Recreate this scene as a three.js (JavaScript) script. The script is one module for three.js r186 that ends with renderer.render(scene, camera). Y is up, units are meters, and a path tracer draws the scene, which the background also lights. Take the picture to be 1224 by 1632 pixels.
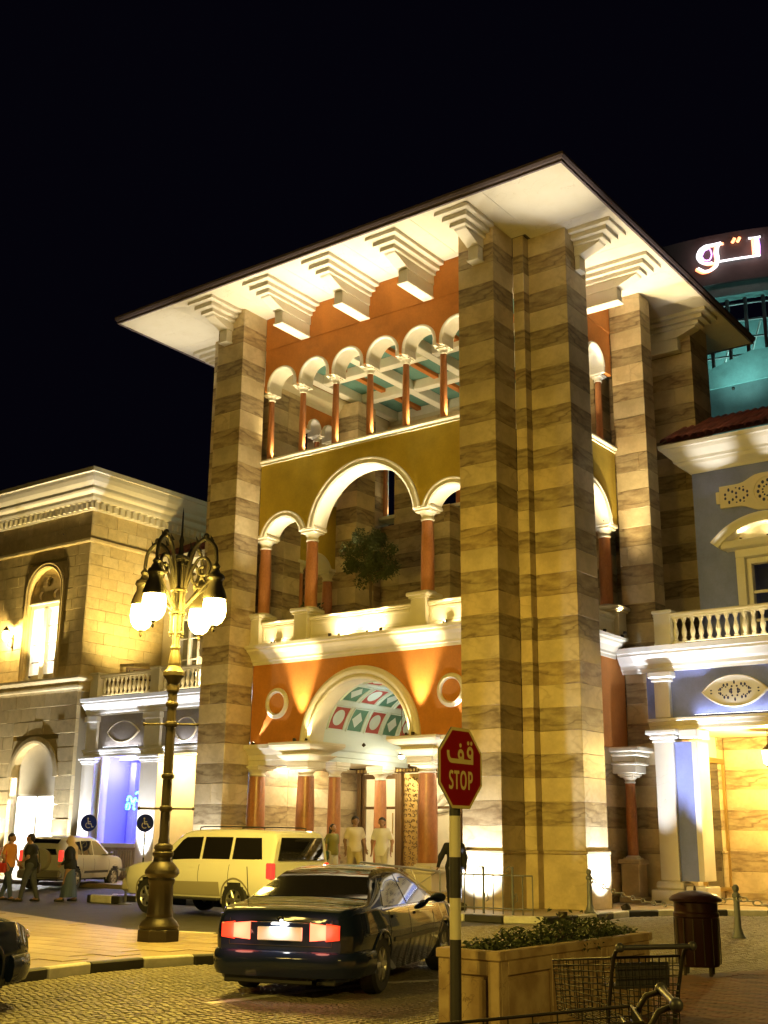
import * as THREE from 'three';
import { RectAreaLightUniformsLib } from 'three/addons/lights/RectAreaLightUniformsLib.js';
import { mergeGeometries, toCreasedNormals } from 'three/addons/utils/BufferGeometryUtils.js';

// ---------- camera ----------
const scene = new THREE.Scene();
const rad = THREE.MathUtils.degToRad;
const camera = new THREE.PerspectiveCamera(2 * Math.atan(816 / 1855) * 180 / Math.PI, 768 / 1024, 0.2, 900);
{
  const P = rad(15.7), Y = rad(36.75), R = rad(0.632);
  const fh = new THREE.Vector3(-Math.sin(Y), 0, -Math.cos(Y)), rr = new THREE.Vector3(Math.cos(Y), 0, -Math.sin(Y));
  const f = fh.clone().multiplyScalar(Math.cos(P)).add(new THREE.Vector3(0, Math.sin(P), 0));
  const u = new THREE.Vector3().crossVectors(rr, f);
  const r2 = rr.clone().multiplyScalar(Math.cos(R)).addScaledVector(u, Math.sin(R));
  const u2 = u.clone().multiplyScalar(Math.cos(R)).addScaledVector(rr, -Math.sin(R));
  camera.quaternion.setFromRotationMatrix(new THREE.Matrix4().makeBasis(r2, u2, f.clone().negate()));
  camera.position.set(14.761, 1.7, 24.579);
}
// ---------- sky: clear night, almost black ----------
{
  const w = 16, h = 8, d = new Float32Array(w * h * 4);
  for (let i = 0; i < w * h; i++) { d[i * 4] = 0.0011; d[i * 4 + 1] = 0.0009; d[i * 4 + 2] = 0.0026; d[i * 4 + 3] = 1; }
  const t = new THREE.DataTexture(d, w, h, THREE.RGBAFormat, THREE.FloatType);
  t.mapping = THREE.EquirectangularReflectionMapping; t.magFilter = THREE.LinearFilter; t.needsUpdate = true;
  scene.background = t; scene.environment = t;
}
const moon = new THREE.DirectionalLight(new THREE.Color(1, 0.96, 0.9), 0.012);
moon.position.set(30, 60, 40); moon.castShadow = true; moon.target.position.set(-5, 0, 0);
moon.shadow.camera.left = moon.shadow.camera.bottom = -50; moon.shadow.camera.right = moon.shadow.camera.top = 50; moon.shadow.camera.far = 200;
moon.name = 'moon_light'; scene.add(moon, moon.target);
const renderer = new THREE.WebGLRenderer({ antialias: true });
renderer.toneMapping = THREE.LinearToneMapping; renderer.toneMappingExposure = 1.08;
renderer.shadowMap.enabled = true; renderer.shadowMap.type = THREE.PCFSoftShadowMap;

// ---------- helpers ----------
let seed = 12345;
const rnd = () => { seed |= 0; seed = seed + 0x6D2B79F5 | 0; let t = Math.imul(seed ^ seed >>> 15, 1 | seed); t = t + Math.imul(t ^ t >>> 7, 61 | t) ^ t; return ((t ^ t >>> 14) >>> 0) / 4294967296; };
const rr = (a, b) => a + (b - a) * rnd();
const V3 = (x, y, z) => new THREE.Vector3(x, y, z);
const used = {};
const numbered = n => { const k = used[n] = (used[n] ?? -1) + 1; return k ? n + '_' + String(k).padStart(3, '0') : n; };
function mesh(name, geo, mat, parent) {
  const m = new THREE.Mesh(geo, mat); m.name = name; m.castShadow = m.receiveShadow = true;
  if (parent) parent.add(m); return m;
}
function tag(o, label, category, group, kind) {
  if (label) o.userData.label = label; if (category) o.userData.category = category;
  if (group) o.userData.group = group; if (kind) o.userData.kind = kind; return o;
}
function thing(name, label, category, pos = [0, 0, 0], turn = 0, group) {
  const o = new THREE.Group(); o.name = numbered(name); o.position.set(...pos); o.rotation.y = turn;
  tag(o, label, category, group); scene.add(o); return o;
}
function struct(name, geo, mat) { const m = mesh(numbered(name), geo, mat, scene); m.userData.kind = 'structure'; return m; }
const grp = (name, parent) => { const g = new THREE.Group(); g.name = name; parent.add(g); return g; };
const strip = g => { const n = g.index ? g.toNonIndexed() : g; for (const k of Object.keys(n.attributes)) if (!['position', 'normal', 'uv'].includes(k)) n.deleteAttribute(k); if (!n.attributes.uv) n.setAttribute('uv', new THREE.BufferAttribute(new Float32Array(n.attributes.position.count * 2), 2)); return n; };
const merge = l => mergeGeometries(l.flat(9).map(strip), false);
function boxUV(g, ou = 0, ov = 0) {
  const p = g.attributes.position, n = g.attributes.normal, uv = new Float32Array(p.count * 2);
  for (let i = 0; i < p.count; i++) {
    const ax = Math.abs(n.getX(i)), ay = Math.abs(n.getY(i)), az = Math.abs(n.getZ(i)), x = p.getX(i), y = p.getY(i), z = p.getZ(i);
    let a, b; if (ay > ax && ay > az) { a = x; b = z; } else if (ax > az) { a = z; b = y; } else { a = x; b = y; }
    uv[2 * i] = a + ou; uv[2 * i + 1] = b + ov;
  }
  g.setAttribute('uv', new THREE.BufferAttribute(uv, 2)); return g;
}
const bx = (x0, x1, y0, y1, z0, z1) => boxUV(new THREE.BoxGeometry(Math.abs(x1 - x0), Math.abs(y1 - y0), Math.abs(z1 - z0)).translate((x0 + x1) / 2, (y0 + y1) / 2, (z0 + z1) / 2));
function polyGeo(polys, centre) { // flat polygons, turned outward from centre when given
  const P = [], N = [];
  for (let q of polys) {
    const a = q[0], b = q[1], c = q[2]; const n = V3().crossVectors(V3().subVectors(b, a), V3().subVectors(c, a)).normalize();
    if (centre) { const m = V3(); q.forEach(v => m.add(v)); m.multiplyScalar(1 / q.length).sub(centre); if (m.dot(n) < 0) { q = q.slice().reverse(); n.negate(); } }
    for (let i = 1; i < q.length - 1; i++) for (const v of [q[0], q[i], q[i + 1]]) { P.push(v.x, v.y, v.z); N.push(n.x, n.y, n.z); }
  }
  const g = new THREE.BufferGeometry(); g.setAttribute('position', new THREE.Float32BufferAttribute(P, 3)); g.setAttribute('normal', new THREE.Float32BufferAttribute(N, 3)); return boxUV(g);
}
function chamferBox(w, h, d, c = 0.008) { // 44 triangles
  const X = w / 2, Y = h / 2, Z = d / 2, pt = (sx, sy, sz, k) => V3(sx * (k === 0 ? X : X - c), sy * (k === 1 ? Y : Y - c), sz * (k === 2 ? Z : Z - c)), L = [];
  const S = [-1, 1];
  for (const s of S) { L.push([pt(s, -1, -1, 0), pt(s, 1, -1, 0), pt(s, 1, 1, 0), pt(s, -1, 1, 0)], [pt(-1, s, -1, 1), pt(1, s, -1, 1), pt(1, s, 1, 1), pt(-1, s, 1, 1)], [pt(-1, -1, s, 2), pt(1, -1, s, 2), pt(1, 1, s, 2), pt(-1, 1, s, 2)]); }
  for (const a of S) for (const b of S) { L.push([pt(a, b, -1, 0), pt(a, b, 1, 0), pt(a, b, 1, 1), pt(a, b, -1, 1)], [pt(a, -1, b, 0), pt(a, 1, b, 0), pt(a, 1, b, 2), pt(a, -1, b, 2)], [pt(-1, a, b, 1), pt(1, a, b, 1), pt(1, a, b, 2), pt(-1, a, b, 2)]); }
  for (const a of S) for (const b of S) for (const e of S) L.push([pt(a, b, e, 0), pt(a, b, e, 1), pt(a, b, e, 2)]);
  return polyGeo(L, V3(0, 0, 0));
}
const cbx = (x0, x1, y0, y1, z0, z1, c = 0.01) => boxUV(chamferBox(Math.abs(x1 - x0), Math.abs(y1 - y0), Math.abs(z1 - z0), c).translate((x0 + x1) / 2, (y0 + y1) / 2, (z0 + z1) / 2));
const shape = pts => { const s = new THREE.Shape(); pts.forEach((p, i) => i ? s.lineTo(p[0], p[1]) : s.moveTo(p[0], p[1])); return s; };
const extr = (s, d, bevel = 0) => new THREE.ExtrudeGeometry(s, { depth: d, curveSegments: 24, bevelEnabled: bevel > 0, bevelSize: bevel, bevelThickness: bevel, bevelSegments: 2 });
const arcPts = (cx, cy, r, a0, a1, n) => { const o = []; for (let i = 0; i <= n; i++) { const a = rad(a0 + (a1 - a0) * i / n); o.push([cx + r * Math.cos(a), cy + r * Math.sin(a)]); } return o; };
// profile [[a,b]...] (closed) carried along stations f(i) => ([a,b]) => Vector3 ; smooth along, sharp across
function carry(profile, n, f, { closed = true, caps = true } = {}) {
  const P = [], N = [], U = [], m = profile.length, last = closed ? m : m - 1;
  const pts = []; for (let i = 0; i <= n; i++) pts.push(profile.map(q => f(i, q)));
  for (let j = 0; j < last; j++) {
    const k = (j + 1) % m, nn = [];
    for (let i = 0; i <= n; i++) { // normal at station i for edge j
      const a = pts[Math.max(0, i - 1)], b = pts[Math.min(n, i + 1)], t = V3().subVectors(b[j], a[j]), e = V3().subVectors(pts[i][k], pts[i][j]);
      nn.push(V3().crossVectors(e, t).normalize());
    }
    let s = 0; const w = Math.hypot(profile[k][0] - profile[j][0], profile[k][1] - profile[j][1]);
    for (let i = 0; i < n; i++) {
      const l = pts[i][j].distanceTo(pts[i + 1][j]);
      const q = [[pts[i][j], nn[i], s, 0], [pts[i][k], nn[i], s, w], [pts[i + 1][k], nn[i + 1], s + l, w], [pts[i + 1][j], nn[i + 1], s + l, 0]];
      for (const v of [0, 1, 2, 0, 2, 3]) { P.push(...q[v][0].toArray()); N.push(...q[v][1].toArray()); U.push(q[v][2], q[v][3]); }
      s += l;
    }
  }
  const g = new THREE.BufferGeometry(); g.setAttribute('position', new THREE.Float32BufferAttribute(P, 3)); g.setAttribute('normal', new THREE.Float32BufferAttribute(N, 3)); g.setAttribute('uv', new THREE.Float32BufferAttribute(U, 2));
  if (!caps || !closed) return g;
  const tri = THREE.ShapeUtils.triangulateShape(profile.map(q => new THREE.Vector2(q[0], q[1])), []);
  const cap = i => polyGeo(tri.map(t => t.map(v => pts[i][v])));
  return merge([g, cap(0), cap(n)]);
}
const fixOut = g => g;
// moulding: profile [[out,y]...], along s from s0 to s1 with mitres m0, m1, in frame F
const mould = (profile, s0, s1, F, m0 = 0, m1 = 0) => carry(profile, 1, (i, q) => F((i ? s1 + m1 * q[0] : s0 + m0 * q[0]), q[1], q[0]));
const sweepArc = (profile, cs, cy, a0, a1, n, F) => carry(profile, n, (i, q) => { const a = rad(a0 + (a1 - a0) * i / n); return F(cs + q[0] * Math.cos(a), cy + q[0] * Math.sin(a), q[1]); });
const lathe = (pts, seg = 24) => new THREE.LatheGeometry(pts.map(p => new THREE.Vector2(Math.max(p[0], 0.0005), p[1])), seg);
function crease(g, a = 40) { return toCreasedNormals(g.index ? g : g, rad(a)); }
const latheC = (pts, seg = 20, a = 38) => crease(lathe(pts, seg), a);
const tube = (pts, r, seg = 24, rs = 8, closed = false) => new THREE.TubeGeometry(new THREE.CatmullRomCurve3(pts.map(p => V3(...p)), closed, 'catmullrom', 0.4), seg, r, rs, closed);
const rod = (a, b, r, rs = 8, r2 = r) => { const A = V3(...a), B = V3(...b), d = V3().subVectors(B, A), g = new THREE.CylinderGeometry(r2, r, d.length(), rs); g.applyQuaternion(new THREE.Quaternion().setFromUnitVectors(V3(0, 1, 0), d.normalize())); return g.translate((A.x + B.x) / 2, (A.y + B.y) / 2, (A.z + B.z) / 2); };
const mv = (g, x, y, z) => g.clone().translate(x, y, z);

// ---------- textures ----------
function noiseTile(per, sd) { // tileable value noise, per cells per side
  const L = new Float32Array(per * per); let s = sd * 7919 + 17; const r = () => { s = (s * 1103515245 + 12345) & 0x7fffffff; return s / 0x7fffffff; }; for (let i = 0; i < L.length; i++) L[i] = r();
  return (u, v) => { u = ((u % 1) + 1) % 1 * per; v = ((v % 1) + 1) % 1 * per; const x = Math.floor(u), y = Math.floor(v), fx = u - x, fy = v - y, a = fx * fx * (3 - 2 * fx), b = fy * fy * (3 - 2 * fy), X = (x + 1) % per, Y = (y + 1) % per, x0 = x % per, y0 = y % per; return (L[y0 * per + x0] * (1 - a) + L[y0 * per + X] * a) * (1 - b) + (L[Y * per + x0] * (1 - a) + L[Y * per + X] * a) * b; };
}
const fbm = (base, oct, sd) => { const f = []; for (let i = 0; i < oct; i++) f.push(noiseTile(base << i, sd + i * 31)); return (u, v) => { let s = 0, a = 0.5, t = 0; for (let i = 0; i < oct; i++) { s += f[i](u, v) * a; t += a; a *= 0.55; } return s / t; }; };
function tex(size, metres, fn, srgb = true) {
  const d = new Uint8Array(size * size * 4);
  for (let y = 0; y < size; y++) for (let x = 0; x < size; x++) { const c = fn(x / size, y / size), i = (y * size + x) * 4; for (let k = 0; k < 3; k++) { const l = Math.min(1, Math.max(0, c[k])); d[i + k] = 255 * (srgb ? (l <= 0.0031308 ? 12.92 * l : 1.055 * l ** (1 / 2.4) - 0.055) : l) + 0.5; } d[i + 3] = 255; }
  const t = new THREE.DataTexture(d, size, size, THREE.RGBAFormat); t.wrapS = t.wrapT = THREE.RepeatWrapping; t.magFilter = THREE.LinearFilter; t.minFilter = THREE.LinearMipmapLinearFilter; t.generateMipmaps = true;
  if (srgb) t.colorSpace = THREE.SRGBColorSpace; t.repeat.set(1 / metres, 1 / metres); t.needsUpdate = true; return t;
}
const mix = (a, b, t) => a.map((v, i) => v + (b[i] - v) * t), sm = (a, b, x) => { x = Math.min(1, Math.max(0, (x - a) / (b - a))); return x * x * (3 - 2 * x); };
const n1 = fbm(4, 6, 3), n2 = fbm(8, 5, 11), n3 = fbm(3, 5, 23), nf = fbm(64, 3, 41), nw = fbm(3, 4, 57);
const T = {};
T.light = tex(1024, 3.6, (u, v) => { const w = nw(u, v * 2), vein = Math.abs(Math.sin((v * 4 + u * 1 + (w - 0.5) * 1.8) * Math.PI * 2)); const k = (1 - vein) ** 4; let c = mix([0.64, 0.53, 0.34], [0.5, 0.405, 0.245], sm(0.35, 0.75, n2(u, v))); c = mix(c, [0.34, 0.25, 0.14], k * 0.5 * sm(0.4, 0.65, n3(u, v))); return c.map(x => x * (0.94 + 0.12 * nf(u, v))); });
T.dark = tex(1024, 3.2, (u, v) => { const w = nw(u, v * 3), b = n3(u, v * 3), q = v * 6 + (w - 0.5) * 1.5, vein = Math.abs(Math.sin(q * Math.PI * 2)), band = n2(u * 1, v * 3); let c = mix([0.29, 0.215, 0.115], [0.45, 0.36, 0.205], sm(0.3, 0.7, band)); c = mix(c, [0.15, 0.1, 0.05], (1 - vein) ** 1.6 * 0.85 * sm(0.25, 0.65, b)); c = mix(c, [0.48, 0.39, 0.24], sm(0.6, 1, vein) * 0.22 * b); return c.map(x => x * (0.9 + 0.2 * nf(u, v))); });
T.soffit = tex(512, 3.1, (u, v) => { const w = n1(u, v), vein = Math.abs(Math.sin((v * 2 - u * 2 + (w - 0.5) * 1.8) * Math.PI * 2)); let c = mix([0.74, 0.7, 0.62], [0.66, 0.61, 0.51], n2(u, v)); return mix(c, [0.5, 0.43, 0.33], (1 - sm(0, 0.08, vein)) * 0.7 * sm(0.4, 0.65, n3(u, v))); });
T.plaster = tex(512, 2.7, (u, v) => { const k = 0.72 + 0.34 * n1(u, v) + 0.2 * (n2(u, v) - 0.5) + 0.14 * (nf(u, v) - 0.5) - 0.1 * sm(0.55, 0.75, n3(u, v)); return [k, k, k]; });
T.stone = tex(512, 1.9, (u, v) => { const k = 0.72 + 0.35 * n2(u, v) + 0.16 * (nf(u, v) - 0.5); const d = sm(0.62, 0.8, n1(u, v)) * 0.18; return [k - d, k - d, k - d]; });
T.asphalt = tex(512, 1.6, (u, v) => { const k = 0.55 + 0.5 * (nf(u, v)) + 0.25 * (n1(u, v) - 0.5); return [k, k, k]; });
T.cream = tex(256, 1.5, (u, v) => { const k = 0.9 + 0.12 * n2(u, v); return [k, k, k * 0.99]; });
T.porph = tex(256, 1.2, (u, v) => { const k = n2(u, v * 0.5), s = nf(u, v); return mix([0.34, 0.125, 0.05], [0.47, 0.21, 0.09], k).map(x => x * (0.8 + 0.4 * s)); });
T.planter = tex(512, 1.4, (u, v) => { const w = n1(u, v), vein = Math.abs(Math.sin((u * 2 + v * 1 + (w - 0.5) * 3) * Math.PI * 2)); let c = mix([0.46, 0.34, 0.19], [0.3, 0.2, 0.1], sm(0.3, 0.75, n2(u, v))); return mix(c, [0.13, 0.075, 0.035], (1 - sm(0, 0.2, vein)) * 0.7 * sm(0.45, 0.65, n3(u, v))); });
T.bump = tex(256, 0.7, (u, v) => { const k = 0.5 + 0.5 * (nf(u, v) - 0.5) + 0.5 * (n2(u, v) - 0.5); return [k, k, k]; }, false);
const std = (c, o = {}) => new THREE.MeshStandardMaterial({ color: new THREE.Color().setRGB(...c), roughness: 0.7, ...o });
const M = {
  light: std([1, 1, 1], { map: T.light, roughness: 0.42 }), dark: std([1, 1, 1], { map: T.dark, roughness: 0.45 }),
  light2: std([0.96, 0.95, 0.92], { map: T.light, roughness: 0.45 }), light3: std([1, 0.96, 0.89], { map: T.light, roughness: 0.4 }), light4: std([0.92, 0.91, 0.88], { map: T.light, roughness: 0.5 }), dark2: std([0.94, 0.92, 0.92], { map: T.dark, roughness: 0.45 }), dark3: std([1.06, 1.02, 0.95], { map: T.dark, roughness: 0.4 }), dark4: std([0.88, 0.88, 0.86], { map: T.dark, roughness: 0.5 }),
  soffit: std([1, 1, 1], { map: T.soffit, roughness: 0.6 }),
  orange: std([0.58, 0.22, 0.04], { map: T.plaster, roughness: 0.85, bumpMap: T.bump, bumpScale: 0.003 }),
  yellow: std([0.5, 0.36, 0.035], { map: T.plaster, roughness: 0.85, bumpMap: T.bump, bumpScale: 0.003 }),
  blue: std([0.23, 0.28, 0.66], { map: T.plaster, roughness: 0.85, bumpMap: T.bump, bumpScale: 0.003 }),
  greyPl: std([0.36, 0.34, 0.36], { map: T.plaster, roughness: 0.85 }),
  cream: std([0.72, 0.66, 0.52], { map: T.cream, roughness: 0.6 }), white: std([0.78, 0.76, 0.72], { map: T.cream, roughness: 0.55 }),
  wmarble: std([1.05, 1.05, 1.05], { map: T.soffit, roughness: 0.35 }),
  porph: std([1, 1, 1], { map: T.porph, roughness: 0.3 }),
  stone: std([0.6, 0.47, 0.235], { map: T.stone, roughness: 0.85, bumpMap: T.bump, bumpScale: 0.006 }), stone2: std([0.55, 0.43, 0.215], { map: T.stone, roughness: 0.85, bumpMap: T.bump, bumpScale: 0.006 }), stone3: std([0.62, 0.5, 0.27], { map: T.stone, roughness: 0.85, bumpMap: T.bump, bumpScale: 0.006 }),
  grout: std([0.3, 0.25, 0.155], { roughness: 0.95 }),
  fascia: std([0.13, 0.1, 0.12], { roughness: 0.6 }), tile: std([0.26, 0.07, 0.045], { map: T.stone, roughness: 0.75 }), tile2: std([0.2, 0.055, 0.04], { map: T.stone, roughness: 0.75 }),
  bronze: std([0.16, 0.1, 0.045], { roughness: 0.38, metalness: 0.75 }), gold: std([0.5, 0.35, 0.12], { roughness: 0.35, metalness: 0.8 }),
  ironUnlit: std([0.016, 0.012, 0.009], { roughness: 0.55, metalness: 0.1 }),  // same iron painted darker, so the lamp head looks unlit
  iron: std([0.045, 0.034, 0.022], { roughness: 0.42, metalness: 0.35, bumpMap: T.bump, bumpScale: 0.004 }), steel: std([0.55, 0.55, 0.55], { roughness: 0.3, metalness: 0.9 }), grey: std([0.16, 0.17, 0.2], { roughness: 0.5, metalness: 0.3 }),
  asphalt: std([0.075, 0.07, 0.062], { map: T.asphalt, roughness: 0.75 }), paving: std([0.4, 0.32, 0.21], { map: T.stone, roughness: 0.5 }), pave2: std([0.35, 0.27, 0.18], { map: T.stone, roughness: 0.5 }),
  cobble: std([0.19, 0.165, 0.12], { map: T.stone, roughness: 0.6 }), cobble2: std([0.145, 0.125, 0.095], { map: T.stone, roughness: 0.6 }), cobbleBed: std([0.11, 0.095, 0.07], { map: T.asphalt, roughness: 0.9 }),
  redPave: std([0.11, 0.05, 0.032], { map: T.stone, roughness: 0.75, bumpMap: T.bump, bumpScale: 0.01 }), kerbW: std([0.68, 0.67, 0.62], { map: T.stone, roughness: 0.65 }), kerbB: std([0.035, 0.033, 0.033], { map: T.stone, roughness: 0.6 }), linePaint: std([0.7, 0.68, 0.62], { map: T.stone, roughness: 0.6 }),
  planter: std([1, 1, 1], { map: T.planter, roughness: 0.4 }), soil: std([0.03, 0.022, 0.015], { roughness: 1 }),
  black: std([0.012, 0.012, 0.014], { roughness: 0.5 }), rubber: std([0.018, 0.018, 0.018], { roughness: 0.8 }), plastic: std([0.03, 0.03, 0.035], { roughness: 0.4 }),
  leaf: std([0.05, 0.065, 0.016], { roughness: 0.6, side: THREE.DoubleSide }), leaf2: std([0.045, 0.06, 0.018], { roughness: 0.6, side: THREE.DoubleSide }), bark: std([0.09, 0.06, 0.04], { roughness: 0.9 }),
  glassDark: new THREE.MeshPhysicalMaterial({ color: new THREE.Color().setRGB(0.012, 0.011, 0.01), roughness: 0.05, clearcoat: 1, clearcoatRoughness: 0.03 }),
  pane: new THREE.MeshPhysicalMaterial({ color: 0xffffff, transmission: 1, thickness: 0, roughness: 0.03, ior: 1.5 }),
  turq: std([0.12, 0.27, 0.26], { map: T.plaster, roughness: 0.8 }), coffO: std([0.5, 0.17, 0.03], { map: T.plaster, roughness: 0.8 }),
  vgreen: std([0.1, 0.25, 0.17], { map: T.plaster, roughness: 0.7 }), vred: std([0.42, 0.07, 0.05], { map: T.plaster, roughness: 0.7 }), vwhite: std([0.62, 0.7, 0.66], { map: T.cream, roughness: 0.7 }),
};
const emis = (c, k, base = [0.8, 0.8, 0.8]) => new THREE.MeshStandardMaterial({ color: new THREE.Color().setRGB(...base), emissive: new THREE.Color().setRGB(...c), emissiveIntensity: k, roughness: 0.4 });
// ---------- light helpers (each belongs to a fitting built with it) ----------
function spot(parent, pos, tgt, color, I, angle, pen = 0.6, name = 'spot_light', soft = 2) {
  const l = new THREE.SpotLight(new THREE.Color().setRGB(...color), I, 0, rad(angle), pen, 2); l.name = name; l.position.set(...pos); l.target.position.set(...tgt); l.target.name = name + '_target'; l.castShadow = true; l.shadow.radius = soft; l.shadow.bias = -0.0005;
  parent.add(l, l.target); return l;
}
function point(parent, pos, color, I, name = 'point_light', soft = 3) { const l = new THREE.PointLight(new THREE.Color().setRGB(...color), I, 0, 2); l.name = name; l.position.set(...pos); l.castShadow = true; l.shadow.radius = soft; parent.add(l); return l; }
RectAreaLightUniformsLib.init();
function stripLamp(pos, len, dir, color, I, label, group, lens) { // linear ledge lamp along x, throwing light along dir
  const t = thing('strip_lamp', label, 'strip lamp', pos, 0, group); mesh('housing', bx(-len / 2, len / 2, 0, 0.03, -0.03, 0.03), M.iron, t); mesh('lamp_tube', bx(-len / 2 + 0.01, len / 2 - 0.01, 0.031, 0.037, -0.018, 0.018), lens, t);
  const l = new THREE.RectAreaLight(new THREE.Color().setRGB(...color), I, len, 0.04); l.name = 'strip_light'; l.position.set(0, 0.045, 0); l.lookAt(dir[0], dir[1] + 0.045, dir[2]); t.add(l); return t;
}
const WARM = [1, 0.78, 0.4], AMBER = [1, 0.7, 0.26], COOL = [0.86, 0.9, 1];
const fixLens = { w: emis(WARM, 6), c: emis(COOL, 8), a: emis(AMBER, 6) };
function uplight(pos, aim, color, I, angle, label, group, { pen = 0.7, lens = fixLens.w, r = 0.06, h = 0.09, soft = 2 } = {}) {
  const t = thing('uplight_fixture', label, 'uplight', pos, 0, group);
  const d = V3(aim[0] - pos[0], aim[1] - pos[1], aim[2] - pos[2]).normalize(), q = new THREE.Quaternion().setFromUnitVectors(V3(0, 1, 0), d);
  mesh('housing', latheC([[0, 0], [r * 0.8, 0], [r, h * 0.35], [r, h], [r * 0.86, h], [r * 0.84, h * 0.75], [0, h * 0.75]], 12).applyQuaternion(q), M.iron, t);
  mesh('lamp_lens', new THREE.CircleGeometry(r * 0.8, 12).rotateX(-Math.PI / 2).translate(0, h * 0.86, 0).applyQuaternion(q), lens, t);
  spot(t, d.clone().multiplyScalar(h * 1.05).toArray(), d.clone().multiplyScalar(4).toArray(), color, I, angle, pen, 'uplight_beam', soft);
  return t;
}
// ---------- ground ----------
const asph = new THREE.PlaneGeometry(500, 500).rotateX(-Math.PI / 2); { const uv = asph.attributes.uv; for (let i = 0; i < uv.count; i++) uv.setXY(i, uv.getX(i) * 500, uv.getY(i) * 500); }
struct('ground', asph, M.asphalt);
function flatPoly(pts, y, th) { // slab with top at y
  const g = extr(shape(pts.map(p => [p[0], -p[1]])), th).rotateX(-Math.PI / 2); g.computeVertexNormals(); return boxUV(crease(g.translate(0, y - th, 0), 30));
}
// raised pavement in front of the buildings, painted kerb along its edge
const PAV = [[-40, -3.0], [-11.9, -3.0], [-11.6, -2.6], [-11.6, 1.6], [-11.2, 2.0], [1.2, 2.0], [1.95, 1.6], [2.2, 0.6], [2.2, -1.9], [3.0, -3.5], [4.54, -4.75], [14, -5.0], [14, -14], [-40, -14]];
struct('pavement', flatPoly(PAV.map(p => [p[0], p[1]]), 0.14, 0.2), M.paving);
function kerb(name, pts, seglen, y0, y1, wdt, label0, joints, startBlack) { // one thing: painted kerb stones as parts
  const t = thing(name, label0, 'kerb');
  const P = pts.map(p => V3(p[0], 0, p[1])); let acc = 0, segs = [];
  for (let i = 0; i < P.length - 1; i++) { const L = P[i].distanceTo(P[i + 1]), n = Math.max(1, Math.round(L / seglen)); for (let k = 0; k < n; k++) segs.push([P[i].clone().lerp(P[i + 1], k / n), P[i].clone().lerp(P[i + 1], (k + 1) / n)]); }
  segs.forEach(([a, b], i) => {
    const d = V3().subVectors(b, a), L = d.length(), g = cbx(-L / 2 + 0.004, L / 2 - 0.004, y0, y1, -wdt / 2, wdt / 2, 0.02); const q = mesh('kerb_stone', g, (i + startBlack) % 2 ? M.kerbB : M.kerbW, t);
    q.position.set((a.x + b.x) / 2, 0, (a.z + b.z) / 2); q.rotation.y = Math.atan2(-d.z, d.x);
  }); return t;
}
kerb('painted_kerb', PAV.slice(3, 12), 0.95, 0, 0.155, 0.16, 'black and white painted kerb edging the pavement under the striped tower', 0, 0);
// traffic island with the lamp
const ISL = [[2.55, 19], [2.5, 15.6], [2.3, 14.1], [2.34, 13.23], [2.55, 12.5], [2.84, 11.9], [2.8, 11.1], [2.3, 10.3], [1.4, 9.75], [0.13, 9.6], [-1.67, 9.95], [-4.5, 9.25], [-7.6, 8.35], [-16, 6.4], [-16, 19]];
struct('traffic_island', flatPoly(ISL, 0.146, 0.2), M.pave2);
kerb('painted_kerb', ISL.slice(0, 11), 0.87, 0, 0.152, 0.15, 'black and white painted kerb round the lamp island', 0, 1);
{ // slabs of the island paving
  const isl = scene.children.find(o => o.name === 'traffic_island'); const inside = (x, z) => { let c = false; for (let i = 0, j = ISL.length - 1; i < ISL.length; j = i++) { const [a, b] = ISL[i], [e, f] = ISL[j]; if ((b > z) !== (f > z) && x < (e - a) * (z - b) / (f - b) + a) c = !c; } return c; };
  const sg = [0, 1, 2].map(k => boxUV(chamferBox(0.88, 0.012, 0.43, 0.004), k * 0.7, k * 0.4)); let n = 0;
  for (let iz = 0; iz < 24; iz++) for (let ix = 0; ix < 22 && n < 290; ix++) { const x = 2.0 - ix * 0.9 + (iz % 2) * 0.45, z = 8.2 + iz * 0.45; const ok = [[-.46, -.24], [.46, -.24], [.46, .24], [-.46, .24]].every(([a, b]) => inside(x + a + 0.1 * Math.sign(a), z + b)); if (!ok) continue; n++; const q = mesh('paving_slab', sg[n % 3], (ix * 7 + iz * 3) % 4 ? M.paving : M.pave2, isl); q.position.set(x, 0.146 + 0.004, z); }
}
// ---------- striped stone helpers ----------
const CH = 0.5686, CY0 = 1.48, TOP = 17.97;
const blockCache = {}, pickStone = d => (d ? [M.dark, M.dark2, M.dark3, M.dark4] : [M.light, M.light2, M.light3, M.light4])[Math.floor(rnd() * 4)];
function block(w, h, d, v) { const k = [w, h, d, v].map(x => x.toFixed(3)).join(); return blockCache[k] ??= boxUV(chamferBox(w, h, d, 0.007), v * 0.61 + w, v * 0.37); }
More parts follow.
